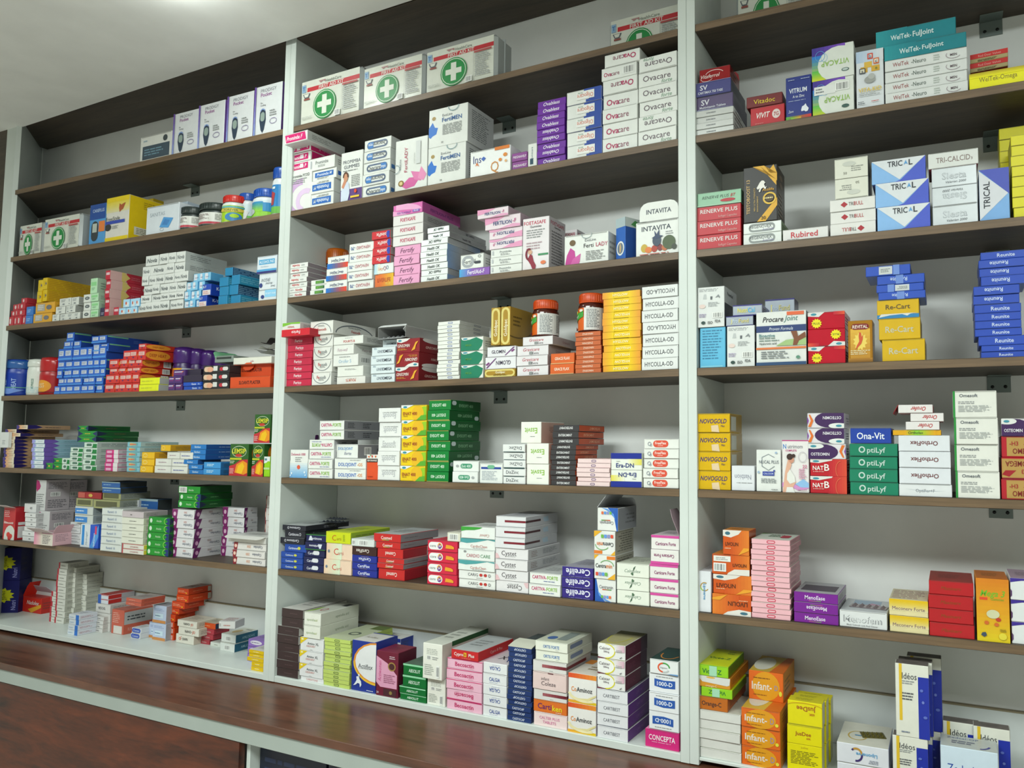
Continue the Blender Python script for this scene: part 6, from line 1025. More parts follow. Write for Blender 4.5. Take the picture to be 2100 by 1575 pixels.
mini('rsm', 'rose red flat carton', 'ac3844', ('t', 'Femlone', .56, .5, .4, 'd8a0a0', .4, 'b'), s='a0303c', u='b8aca4')
mini('ofl', 'orange round flap carton', 'cc4c1c', ('f', .16, .4, .8, .6, 1, 'e8a878'), s='24344c', u='b0a490')
mini('wtl', 'white carton lying tilted', 'd0d0ce', ('b', .04, .2, .14, .8), ('f', .3, .3, .8, .6, 1, 'c08c84'), s='cccccc', u='d0cfd0', t=[('f', .1, .1, .9, .9, 4, 'b8908c')])
mini('wft', 'little flat white carton', 'd0d4cc', ('f', .4, .3, .8, .6, 1, '8c9084'), s='c4c8c0')
mini('tls', 'white carton with petrol blue side', 'd4d8d4', ('b', .3, .2, .7, .75), s='1c5870', u='bcbcb0', t=[('e', .4, .4, .2, .2, 'a89058'), ('f', .5, .6, .9, .8, 1, '8c8c84')], sd=[('t', 'AMLODAX', .5, .5, .3, '8cb0bc', .5, 'b')])
mini('pvw', 'purple and white carton', '8c6cb8', ('e', .5, .6, .36, .3, 'd8d4e0'), ('f', .2, .5, .8, .7, 1, '5c4c7c'))
mini('ylw', 'flat yellow carton on white shelf edge', 'dcb814', ('f', .3, .3, .8, .7, 1, 'ece0a0'), s='c8a01c', u='c4c0bc')

Lb = 'L'
def G(s, rows, dn, d, base=None, vb=None, yo=.006, what=''):
    """a pile: rows from the bottom up, (v_top at left, [u boundaries]); each carton is its own object"""
    zb = ZS[s]
    if vb is not None: yo = at_z(Lb, rows[0][1][0], vb, ZS[s])[1]
    if base is not None: zb = at_y(Lb, rows[0][1][0], base, yo)[1]
    for r, row in enumerate(rows):
        vt, us = row[:2]; dnn = row[2] if len(row) > 2 else dn; pat = row[3] if len(row) > 3 else 'u' * 20
        _, zt = at_y(Lb, us[0], vt, yo)
        for c in range(len(us) - 1):
            if us[c] is None or us[c + 1] is None: continue
            xa, _ = at_y(Lb, us[c], vt, yo); xb, _ = at_y(Lb, us[c + 1], vt, yo)
            h = zt - zb
            me = carton_mesh(dnn, xb - xa - .0008, d, h - .0004, pat[c] == 'd')
            o = link(kind_name(Lb, s, 1, 1, 1), me)
            o.matrix_world = place(Lb, xa, xb - .0008, yo + random.uniform(0, .006), zb, d, random.uniform(-.008, .008))
            de = DES[dnn]['d']
            n = ORD[c + 1]
            lab = '%s, %s from left, %s row up, %sleft bay %s' % (de, n, ORD[r + 1], what, SHN[s])
            if len(lab.replace(',', '').split()) > 16: print('LONG', lab)
            tag(o, uniq(lab), 'box', de + 's, left bay, ' + SHN[s]); ALL.append((o, lab))
        zb = zt

def stock_left():
    for u0, u1, v in ((355, 406, 234), (408, 461, 217), (465, 518.5, 198), (523.5, 579, 180)):
        K(Lb, 1, u0, u1, [('u', 'prd', v)], d=.06, where=('leftmost of four', 'second of four', 'third of four', 'beside the divider')[[355, 408, 465, 523.5].index(u0)])
    K(Lb, 1, 287, 350, [('u', 'mon', 281.5)], d=.05)
    K(Lb, 2, 184, 216, [('u', 'bgm', 421)], d=.08)
    K(Lb, 2, 217, 264, [('u', 'fst', 407)], d=.12)
    K(Lb, 2, 280, 312, [('u', 'yls', 412)], d=.04, yo=.13)
    K(Lb, 2, 301, 367, [('u', 'snt', 425.7)], d=.05)
    K(Lb, 2, 352, 384, [('u', 'whb', 418)], d=.05, yo=.08)
    # third shelf
    G(3, [(650, [16, 27, 34, 43, 52], 'rw'), (637, [20, 32, 37, 50], 'rw'), (624, [24, 36, 40, 51], 'rw'), (611, [41, 52], 'rw')], 'rw', .06)
    K(Lb, 3, 53, 67, [('uu', 'bls', 629)], d=.06)
    K(Lb, 3, 69, 106, [('u', 'yw1', 644), ('u', 'yw1', 622, 73.5, 112)], d=.07)
    K(Lb, 3, 77, 86, [('uu', 'yw2', 574)], d=.15, base=621)
    K(Lb, 3, 88, 97, [('uu', 'yw2', 570)], d=.17, base=618, yo=.01, where='# up in right yellow pair')
    G(3, [(645, [107.5, 121, 135, 150, 163], 'wfl'), (629, [113.5, 132, 140, 154], 'wfl'), (612, [119, 137, 143, 158], 'wfl')], 'wfl', .07)
    K(Lb, 3, 164, 178, [('uuu', 'wov', 604, 171, 185)], d=.05)
    K(Lb, 3, 186.5, 202, [('uuu', 'gnc', 602), ('u', 'gnc', 571, 185, 199, {'d': .1})], d=.07)
    K(Lb, 3, 204, 216, [('u', 'pur', 631)], d=.05)
    K(Lb, 3, 217, 227, [('uuuuu', 'rlg', 555)], d=.16)
    K(Lb, 3, 231, 242, [('u', 'rlg', 630)], d=.12, where='short one')
    G(3, [(632, [243.5, 257, 269, 280], 'lbw'), (614, [253, 266, 276, 286], 'lbw')], 'lbw', .08)
    G(3, [(622, [281, 297, 312, 327, 346, 360, 374]), (606, [287, 308, 329, 345, 360, 377]), (586, [293, 312, 327, 344, 360, 379]), (567, [291, 304, 318, 336, 355, 368, 385]), (547, [290, 306, 340, 355, 376]), (525, [298, 324, 327, 344, 359, 377])], 'nvo', .15)
    G(3, [(617, [376, 389, 399.5, 407]), (597.5, [378, 390, 401, 410]), (579, [382, 395, 405, 416]), (561, [394, 407, 416, 429])], 'lbx', .11)
    K(Lb, 3, 408, 424, [('u', 'kyj', 607), ('u', 'kyj', 583, 415, 432)], d=.07)
    K(Lb, 3, 447, 465, [('uuu', 'te2', 568.6, 449, 467)], d=.13)
    K(Lb, 3, 471, 491, [('u', 'te2', 605), ('u', 'tel', 584.6, 470, 488), ('u', 'te2', 564.5, 475, 492), ('u', 'tel', 549, 461, 477, {'d': .17})], d=.14, yo=.012, where='# up in striped stack')
    K(Lb, 3, 530.5, 567, [('u', 'swu', 596), ('d', 'swb', 562), ('u', 'alc', 526.7, 527.5, 568)], d=.09)
    # fourth shelf
    G(4, [(792, [110, 122, 134.5, 150, 165, 180, 194, 208.5]), (776, [118, 131, 136, 152, 168, 181, 195, 210]), (759, [117, 128, 139, 147, 163, 178, 190, 203, 213]), (741, [116, 131, 147, 163, 178, 190, 202, 215]), (716, [118, 131, 147, 162, 179, 188, 202, 216])], 'blb', .13, what='')
    G(4, [(700.5, [131, 146, 149, 164]), (682, [134, 149])], 'blb', .14, base=716, what='upper left, ')
    G(4, [(705, [188, 203, 219]), (689.5, [187, 203, 219])], 'blb', .18, base=722, what='upper right, ')
    G(4, [(787, [213, 233, 242, 256, 269, 283]), (768, [216, 235, 243, 257, 270, 284]), (755, [223, 240, 243, 257, 269, 287]), (737, [224, 243, 247, 260, 275, 289])], 'dhr', .1, what='')
    G(4, [(719, [250, 266, 281, 297]), (705, [284, 299])], 'dhu', .14, base=740, what='')
    K(Lb, 4, 285, 299, [('uuu', 'dhr', 722, 283, 298)], d=.16, base=774, yo=.03, where='# up in long sided stack')
    K(Lb, 4, 286, 326, [('uu', 'ylb', 775)], d=.05)
    K(Lb, 4, 345, 358, [('uu', 'pvl', 772)], d=.05)
    K(Lb, 4, 359, 373, [('uu', 'pvl', 772), ('u', 'pvl', 758.5, 356, 380, {'yo': .012})], d=.06, where='# up by blue pair')
    K(Lb, 4, 375.5, 413, [('uu', 'gau', 784), ('u', 'dkb', 770), ('u', 'dkb', 757.5, 382, 412, {'yo': .02})], d=.05)
    K(Lb, 4, 415.5, 469, [('uuu', 'blf', 750)], d=.06)
    K(Lb, 4, 471, 553, [('u', 'sln', 773.5)], d=.08)
    K(Lb, 4, 479, 556, [('u', 'sln', 746)], d=.05, base=774, yo=.05, where='open one standing behind')
    K(Lb, 4, 478, 556, [('u', 'pkw', 734)], d=.1, base=748, yo=.03)
    K(Lb, 4, 440, 478, [('u', 'gry', 730)], d=.09, base=744, yo=.05)
    # fifth shelf
    K(Lb, 5, 8, 30, [('u' * 9, 'tan', 894, 9, 31)], d=.13)
    K(Lb, 5, 9, 33, [('u', 'tan', 888, 18, 42), ('u', 'tan', 880, 10, 33), ('u', 'tan', 871.5, 33, 56)], d=.14, base=895, where='# up atop the tan pile')
    K(Lb, 5, 1, 18, [('u', 'hng', 886)], d=.012, base=918, yo=-.006)
    K(Lb, 5, 62, 91, [('u' * 7, 'lpu', 901, 66, 91)], d=.16)
    K(Lb, 5, 92, 106, [('u', 'gpt', 949)], d=.05)
    K(Lb, 5, 108, 126, [('uu', 'gpt', 939)], d=.05, where='# up, right green pair')
    K(Lb, 5, 127.5, 143, [('uu', 'gwl', 939)], d=.05)
    K(Lb, 5, 144.5, 170, [('u' * 5, 'gwl', 917)], d=.1, where='# up, left green white stack')
    K(Lb, 5, 171.5, 198, [('u' * 5, 'gwl', 906.5, 171, 198)], d=.14, where='# up, right green white stack')
    K(Lb, 5, 159, 198, [('uu', 'gdk', 883.5), ('u', 'gdk', 873, 160, 182)], d=.14, base=906)
    K(Lb, 5, 216, 243, [('u' * 5, 'mag', 922)], d=.1)
    K(Lb, 5, 260, 287, [('u' * 6, 'teb', 906)], d=.13)
    K(Lb, 5, 289, 315, [('uuu', 'yel2', 926.7)], d=.13)
    K(Lb, 5, 330, 350, [('u', 'yel2', 912)], d=.15, base=925, yo=.03, where='behind the white flat cartons')
    K(Lb, 5, 317, 384, [('uu', 'wsk', 940), ('u', 'wsk', 926.7, 341, 394)], d=.06)
    K(Lb, 5, 386, 415, [('uu', 'blm', 952), ('u', 'blm', 942, 376, 405)], d=.08)
    K(Lb, 5, 390.5, 422, [('uuu', 'blm', 911)], d=.15, base=942, yo=.01, where='# up in long sided stack')
    K(Lb, 5, 417, 452, [('uu', 'bll', 947)], d=.09)
    K(Lb, 5, 471, 509, [('u', 'lem', 910)], d=.06)
    K(Lb, 5, 517, 541, [('u', 'lem', 910)], d=.07, where='lower right one')
    K(Lb, 5, 521, 554, [('u', 'lem', 849.7)], d=.06, base=908, where='standing topmost')
    K(Lb, 5, 541.5, 554, [('u', 'gwh', 936)], d=.04)
    # sixth shelf
    K(Lb, 6, 8.5, 33, [('u', 'rcr', 1040)], vb=1106, d=.05)
    K(Lb, 6, 45, 70, [('uu', 'wsm', 1088), ('uuuu', 'wsm', 1051, 51, 73)], vb=1109, d=.07)
    K(Lb, 6, 50, 74, [('u', 'wsm', 1032)], base=1050, yo=.03, d=.08)
    K(Lb, 6, 73, 91, [('u', 'wpt', 1047, 74, 100), ('u', 'wpt', 983.6, 73, 93)], d=.08, yo=.04)
    K(Lb, 6, 106, 130, [('u', 'wpt', 1045), ('u', 'wpt', 984)], d=.08, yo=.1, where='# up, rear right pair')
    K(Lb, 6, 71, 110, [('u', 'pko', 1090)], vb=1116, d=.07)
    K(Lb, 6, 144, 165, [('uuuu', 'wq4', 1070)], vb=1116, d=.05)
    K(Lb, 6, 164, 183.5, [('u', 'bwu', 1074)], vb=1122, d=.05)
    K(Lb, 6, 184, 202, [('u', 'bwv', 1076)], vb=1124, d=.05)
    K(Lb, 6, 153, 190, [('uu', 'bwb', 1037), ('u', 'gop', 1021, 156, 190), ('u', 'rdl', 1008, 159, 207), ('uu', 'bld', 987, 208, 246)], d=.09, base=1072, yo=.03)
    K(Lb, 6, 192, 246, [('u', 'gop', 1023), ('u', 'gop', 1008.5, 208, 246)], base=1042, yo=.035, d=.1, where='# under small blue cartons')
    K(Lb, 6, 205, 248, [('u' * 6, 'rmp', 1041, 210, 253)], vb=1129, d=.08)
    K(Lb, 6, 251, 295, [('uu', 'rdo', 1113.6), ('uuuu', 'crm', 1060), ('u', 'pkt', 1047)], vb=1134, d=.08)
    G(6, [(1024, [255, 263, 271, 283])], 'wq4', .03, base=1043, yo=.09, what='')
    K(Lb, 6, 285, 323, [('u', 'bld', 1022)], d=.05, base=1045, yo=.1, where='at the rear')
    K(Lb, 6, 304, 349, [('uuuuu', 'gr5', 1059)], vb=1138, d=.06)
    K(Lb, 6, 354, 398, [('uuuuu', 'cpu', 1043)], vb=1141, d=.1, where=None)
    K(Lb, 6, 366, 411, [('uu', 'gr5', 1011), ('u', 'grb', 996)], d=.11, base=1040, yo=.02, where='# up atop purple ended stack')
    K(Lb, 6, 457, 500, [('uuuuu', 'cpu', 1039)], d=.05, yo=.1, where='# up in right stack')
    K(Lb, 6, 478, 544, [('uuu', 'cor', 1111), ('u', 'opw', 1096, 467, 545)], d=.09)
    K(Lb, 6, 545, 553, [('uuuuu', 'cor', 1016, 545, 560)], d=.05, yo=.12, where='# up behind the divider')
    # bottom shelf
    K(Lb, 7, -5, 29, [('uu', 'nvb', 1122)], vb=1256, d=.07, yaw=.55)
    K(Lb, 7, 46, 84, [('u', 'nad', 1222)], vb=1254, d=.07)
    K(Lb, 7, 104, 126, [('u' * 6, 'wrs', 1212)], vb=1275, d=.08)
    K(Lb, 7, 118, 137, [('u' * 10, 'wrs', 1153)], d=.07, yo=.1, where='# up in tall stack')
    K(Lb, 7, 135, 155, [('u' * 11, 'wsl', 1162)], vb=1276, d=.1)
    K(Lb, 7, 157, 178, [('u' * 9, 'wsl', 1175)], vb=1274, d=.11, where='# up in right stack')
    K(Lb, 7, 140, 161, [('uuuu', 'bwc', 1259)], vb=1301, d=.06)
    K(Lb, 7, 190.5, 211, [('uuuu', 'wpr', 1262.6)], vb=1295, d=.05)
    K(Lb, 7, 196, 226, [('uuu', 'wpr', 1236), ('uu', 'rbs', 1218, 201, 222)], d=.09, yo=.1, where='# up in rear stack')
    K(Lb, 7, 228, 253, [('u', 'slm', 1249)], vb=1299, d=.1)
    K(Lb, 7, 258, 290, [('uu', 'slf', 1225)], d=.08, base=1240, yo=.05)
    K(Lb, 7, 269, 288, [('uu', 'crb', 1286.5)], vb=1308, d=.05)
    K(Lb, 7, 305, 333, [('u', 'lav', 1274.6)], vb=1307, d=.05)
    K(Lb, 7, 314, 341, [('uu', 'lav', 1240)], d=.05, yo=.105, where='# up behind front one')
    K(Lb, 7, 335, 356, [('uuu', 'onl', 1272), ('u', 'onr', 1257, 337, 360), ('u', 'onr', 1245, 343, 366), ('u', 'onr', 1232, 352, 378), ('u', 'onr', 1218, 362, 387), ('u', 'onr', 1205, 363, 386)], vb=1311, d=.13)
    K(Lb, 7, 359, 396, [('d', 'nan', 1299), ('u', 'nan', 1284, 366, 408), ('u', 'nan', 1269.6, 363.5, 404)], vb=1318, d=.07)
    K(Lb, 7, 406, 429, [('u', 'rsm', 1309), ('u', 'rsm', 1298, 408, 436), ('u', 'rsm', 1287, 412, 438), ('u', 'ofl', 1275, 413, 442)], vb=1319, d=.08)
    K(Lb, 7, 430, 451, [('u', 'wft', 1316)], vb=1325, d=.04)
    K(Lb, 7, 452, 482, [('uu', 'tls', 1298.5)], vb=1334, d=.12)
    K(Lb, 7, 453, 478, [('u', 'wtl', 1272)], base=1288, d=.05, yo=.05, yaw=.35)
    K(Lb, 7, 507, 541, [('uuu', 'pvw', 1310)], d=.08, yo=.07)
    K(Lb, 7, 509, 541, [('uu', 'ylw', 1356, 515, 540), ('u', 'ylw', 1346, 506, 540), ('uu', 'ylw', 1331.5, 509, 540)], d=.06, yo=.012)
# ---------------------------------------------------------------- jars, cans, kits, open flaps
def pxr(b, u0, u1, v, y):
    return at_y(b, u0, v, y)[0], at_y(b, u1, v, y)[0]
def jar(b, u0, u1, vtop, y, zb, label, body, cap, sleeve, prints, capf=.22, neck=.86, name='supplement_jar', cat='jar', bodyrough=.25, seg=32):
    x0, x1 = pxr(b, u0, u1, vtop + 20, y + .02); r = (x1 - x0) / 2; xc = (x0 + x1) / 2
    zt = at_y(b, (u0 + u1) / 2, vtop, y + .01)[1]; h = zt - zb
    bm = bmesh.new(); hb = h * (1 - capf)
    lathe(bm, [(0, 0), (r * .9, 0), (r, h * .03), (r, hb * .84), (r * .96, hb * .91), (r * neck, hb * .96), (r * neck, h * .97), (0, h * .97)], seg)
    o = link(name, mesh_of(name, bm, body)); o.matrix_world = fr(b, (xc, y + r, zb)); tag(o, uniq(label), cat)
    bm = bmesh.new(); rc = r * (neck + .08); z0 = hb * .97
    lathe(bm, [(rc * .98, z0), (rc, z0 + .002), (rc, h * .97), (rc * .93, h), (0, h)] if name != 'spray_can' else [(rc * .98, z0), (rc, z0 + .002), (rc, h * .88), (rc * .96, h * .93), (rc * .84, h * .97), (rc * .55, h * .995), (0, h)], seg)
    for i in range(36 if name != 'spray_can' else 0):                                            # grip ribs
        a = 2 * PI * i / 36; c, s_ = math.cos(a), math.sin(a)
        v = [bm.verts.new((rc * c * k - s_ * w_, rc * s_ * k + c * w_, z)) for k, w_, z in ((1.0, -.0006, z0 + .003), (1.025, 0, z0 + .003), (1.025, 0, h * .95), (1.0, -.0006, h * .95))]
        bm.faces.new(v)
    child(o, 'cap', bm, cap)
    if sleeve:
        bm = bmesh.new(); ml = [card(sleeve, .3)]; za, zb_ = hb * .08, hb * .80; R_ = r * 1.006
        lathe(bm, [(R_, za), (R_, zb_)], seg)
        W_ = PI * 1.3 * r; Hh = zb_ - za
        def cyl(a, q, k, R_=R_, za=za, Hh=Hh):
            t = -PI / 2 + .5 + (a - .5) * 1.3 * PI
            return ((R_ + EPS * (k + 1) * 1.6) * math.cos(t), (R_ + EPS * (k + 1) * 1.6) * math.sin(t), za + q * Hh)
        ds = []
        for d in decals(prints, W_, Hh):
            ps = []
            for p in d[2]:                                         # cut wide shapes into strips so they wrap
                xs = [q[0] for q in p]; a0, a1 = min(xs), max(xs)
                if a1 - a0 < .09 or len(d) > 3: ps.append(p); continue
                n_ = int((a1 - a0) / .05) + 1
                for i in range(n_):
                    s0, s1 = a0 + (a1 - a0) * i / n_, a0 + (a1 - a0) * (i + 1) / n_
                    q = p
                    for lim, sg in ((s0, 1), (s1, -1)):
                        out = []
                        for j in range(len(q)):
                            A, B = q[j - 1], q[j]; ia, ib = (A[0] - lim) * sg >= -1e-9, (B[0] - lim) * sg >= -1e-9
                            if ia != ib: t = (lim - A[0]) / (B[0] - A[0]); out.append((lim, A[1] + (B[1] - A[1]) * t))
                            if ib: out.append(B)
                        q = out
                        if len(q) < 3: break
                    if len(q) > 2: ps.append(q)
            ds.append((d[0], d[1], ps))
        put(bm, ml, ds, cyl)
        c = link('label', mesh_of('label', bm, ml), o)
    return o
PL = lambda h, r=.3: plain('plastic_' + h, h, r)
AMB = plain('dark_amber_plastic', '4a1c12', .12)
def jars():
    z2 = ZS[2]
    bk = PL('26302e', .35)
    for u0, u1, vt, w in ((370, 404, 424, 'smaller black lidded supplement jar, left of the pair'), (405, 452, 415.5, 'larger black lidded supplement jar, right of the pair')):
        jar('L', u0, u1, vt, .012, z2, w + ', second shelf', bk, bk, 'd0d0ca', [('r', 0, 0, 1, .12, '26302e'), ('r', 0, .14, 1, .3, 'b83c4c'), ('f', .1, .5, .5, .9, 5, '8a7a78'), ('f', .56, .45, .9, .9, 5, 'a0a09c')], .26, .92)
    jar('L', 455.5, 491.5, 400, .012, z2, 'lime green nutrition jar with red lid, second shelf', PL('d4d8d4'), PL('c42c24'), '9cc41c', [('p', [(0, 0), (.3, 0), (.2, .3), (0, .4)], '4c9c4c'), ('e', .55, .3, .16, .26, '3c7cb0'), ('e', .57, .36, .08, .12, '9cc41c'), ('e', .5, .72, .3, .12, 'd0b84c'), ('t', 'FOREVER', .5, .72, .14, '5c7c34', .5, 'b'), ('r', .3, .84, .8, .94, '5ca4a8')], .22)
    jar('L', 491, 519, 396, .045, z2, 'slim white milk jar with blue lid, second shelf', PL('d0d4d8'), PL('1c50a8'), 'c8d8dc', [('r', 0, 0, 1, .4, '6ab04c'), ('r', 0, .4, .4, .9, '3c7cb8'), ('e', .4, .3, .16, .24, '8c7c74'), ('p', [(.3, .2), (.4, .8), (.6, .6), (.5, .1)], 'd0d0d0')], .2)
    jar('L', 516, 559.5, 386, .01, z2, 'wide white milk jar with blue lid, second shelf', PL('d0d4d8'), PL('1c50a8'), 'c8d4d8', [('r', 0, 0, 1, .3, '8cc43c'), ('v', 0, .3, .5, .9, '8cc43c', '2c84b8'), ('r', .5, .3, 1, .84, '2c84b8'), ('e', .24, .3, .12, .2, 'b0b8bc')], .26)
    jar('L', 561, 590, 343, .02, z2, 'tall white milk jar half behind the divider', PL('d0d4d8'), PL('1c50a8'), '2c7cb8', [('r', 0, 0, 1, .24, '6ab04c'), ('p', [(.2, .3), (.26, .8), (.4, .7), (.36, .3)], 'a83c3c'), ('r', .3, .85, .4, .93, 'd0d8dc')], .2)
    # third and fourth shelf, middle bay
    jar('M', 668, 702, 509, .12, ZS[3], 'orange lidded gummies jar standing behind joint cartons', AMB, PL('c4600c'), 'c8642c', [], .24)
    ORG = PL('cc4c18', .35)
    gp = [('r', .35, 0, 1, 1, 'd8d8d4'), ('f', .4, .1, .66, .94, 12, '6c7074'), ('f', .72, .1, .98, .94, 12, '6c7074'), ('p', [(0, .34), (.34, .6), (.34, .86), (0, .66)], '3f9a3c'), ('e', .08, .82, .12, .1, 'd8d04c'), ('t', 'biotan', .09, .82, .06, '2c4a3c', .16, 'b'), ('t', 'ADULT', .14, .62, .1, 'dce8d8', .24, 'b'), ('e', .3, .88, .04, .06, 'dcd4c4'), ('e', .08, .12, .07, .08, 'b02c2c')]
    z = at_y('M', 1071, 691.4, .006)[1]
    jar('M', 1090.5, 1137.5, 614.5, .02, z + .0004, 'orange lidded gummies jar left of the gap, fourth shelf', AMB, ORG, 'd4601c', gp, .22, .84)
    z = at_y('M', 1180, 681.6, .006)[1]
    jar('M', 1184, 1234, 601, .018, z + .0004, 'orange lidded gummies jar on thin rust cartons', AMB, ORG, 'd4601c', gp, .22, .84)
    jar('M', 641, 655, 862, .11, ZS[5], 'dark purple bottle standing behind white cartons', PL('3c1c44', .15), PL('3a2048'), None, [], .2, .5, name='bottle', cat='bottle')
    # aerosol cans, left bay fourth shelf
    def can(u0, u1, vt, y, label, body, cap, pr, capf=.2):
        return jar('L', u0, u1, vt, y, ZS[4], label, PL(body), PL(cap, .2), body, pr, capf, .93, name='spray_can', cat='spray can')
    bp = [('t', 'DEEP', .4, .5, .3, '9cb4e0', .5, 'b', 90), ('t', 'HEAT', .55, .5, .3, '9cb4e0', .5, 'b', 90), ('r', .2, .3, .8, .33, '6ab08c'), ('p', [(.2, 0), (.4, .3), (.7, .2), (.5, 0)], '6c8cd0')]
    can(5, 40, 735, .012, 'blue spray can with domed cap, leftmost on shelf', '1c3c9c', '2c5c9c', bp, .24)
    can(40, 52, 737, .075, 'blue spray can behind the white cans', '1c3c9c', '2c5c9c', bp, .24)
    wp = [('t', 'BIOFREEZE', .5, .42, .14, '3c6c5c', .5, 'b', 90), ('f', .2, 0, .8, .3, 4, 'a8c4c8')]
    can(50, 64, 737, .052, 'rear white spray can beside the red can', 'c8ccc4', 'c4c8c0', wp)
    can(60, 84, 735, .01, 'front white spray can with green vertical lettering', 'd0d4cc', 'ccd0c8', wp)
    can(84, 113, 731, .02, 'red spray can with orange label', 'a81c20', 'b01c20', [('e', .4, .4, .2, .34, 'd8902c'), ('t', 'HOT', .4, .5, .12, 'e4d0a4', .2, 'b'), ('t', 'HEAT', .4, .36, .12, 'e4d0a4', .2, 'b'), ('r', 0, .05, 1, .08, '4c1418')], .36)
    pp = [('r', .1, .5, .9, 1, 'e0a41c'), ('p', [(.1, .5), (.3, .5), (.42, .8), (.3, 1), (.1, 1)], 'd8641c'), ('p', [(.5, .6), (.8, .5), (.86, 1), (.56, 1), (.5, .8)], 'b8bcc8')]
    for i, (u0, u1, vt, y) in enumerate(((357, 386, 710, .085), (390, 413, 713.5, .115), (416, 438, 717, .135), (441, 463, 721, .150))):
        can(u0, u1, vt, y, '%s purple spray can from the left, behind plum cartons' % ORD[i + 1], '3c1c60', '4a2474', pp, .34)
def kit(b, s, u0, u1, vt, yo, label, hm=None):
    x0, zt = at_y(b, u0, vt, yo); x1, _ = at_y(b, u1, vt, yo); zb = ZS[s]; h = (zt - zb) if hm is None else hm; w = x1 - x0; d = .075
    bm = bmesh.new(); bx(bm, -w / 2, w / 2, -d / 2, d / 2, 0, h, .008)
    o = link('first_aid_kit', mesh_of('first_aid_kit', bm, plain('frosted_case', 'a9aeae', .18)))
    o.matrix_world = place(b, x0, x1, yo, zb, d); tag(o, uniq(label), 'first aid kit', 'first aid kits, ' + BN[b] + ' bay')
    bm = bmesh.new(); ml = [card('cfd1c6', .3)]; y = -d / 2 - .0006
    cw = w * .93; ch = h * .94
    bx(bm, -cw / 2, cw / 2, y, y + .0005, h * .03, h * .03 + ch, 0)
    dec = [('r', .1, .74, 1, .84, 'b82c34'), ('t', 'FIRST AID KIT', .52, .79, .085, 'd8d4cc', .56, 'b'), ('t', 'HealthCare', .56, .9, .07, '6c7068', .36, ''), ('p', [(.3, .94), (.34, .88), (.38, .92), (.42, .88), (.42, .94)], 'a87c7c'),
           ('r', .01, .74, .08, .92, '8aa8c4'), ('t', 'T', .045, .83, .1, '3c6ca4', .05, 'b'), ('p', [(.03, .7), (.06, .6), (.13, .6), (.16, .7)], '5c6068'), ('p', [(.05, .69), (.07, .62), (.12, .62), (.14, .69)], 'cfd1c6'), ('r', .05, .55, .15, .59, '8c4a44'),
           ('e', .42, .36, .2, .34, '1f8440'), ('o', .42, .36, .185, .315, .05, 'cfd6c8'), ('r', .38, .14, .46, .58, 'd4d8cc'), ('r', .3, .3, .54, .43, 'd4d8cc'),
           ('r', .715, 0, .72, .72, 'a8aca8'), ('r', .725, .67, .98, .71, 'a84a4a'), ('f', .74, .1, .97, .65, 12, '9a9ea0'), ('b', .6, .02, .7, .16), ('f', .03, .1, .25, .16, 2, 'a8aca4')]
    put(bm, ml, decals(dec, cw, ch), lambda a, q, k: (-cw / 2 + a * cw, y - EPS * (k + 1), h * .03 + q * ch))
    link('label_card', mesh_of('label_card', bm, ml), o)
    bm = bmesh.new(); bx(bm, -w / 2 - .002, w / 2 + .002, -.003, .003, .004, h + .002, .002)
    link('lid_rim', mesh_of('lid_rim', bm, plain('clear_rim', 'b4babc', .15)), o)
    bm = bmesh.new(); bx(bm, -.018, .018, -.007, .007, h, h + .006, .002)
    link('latch', mesh_of('latch', bm, plain('clear_rim', 'b4babc', .15)), o)
    return o
def kits():
    k1 = kit('M', 1, 616, 742, 169, .012, 'first aid kit beside left divider, top shelf, middle bay')
    kit('M', 1, 744, 870, 142, .012, 'first aid kit in the centre of three, top shelf')
    kit('M', 1, 872, 1018, 108, .012, 'first aid kit, rightmost of three together, top shelf')
    kit('M', 1, 1248, 1402, 44, .1, 'first aid kit set back alone near right divider, top shelf')
    kit('R', 1, 1508, 1660, -28, .1, 'first aid kit barely showing over the right bay top shelf')
    kit('L', 2, 41, 88, 463, .02, 'first aid kit nearest the left end, second shelf')
    kit('L', 2, 91, 166, 450, .012, 'first aid kit left of the blue meter carton, second shelf')
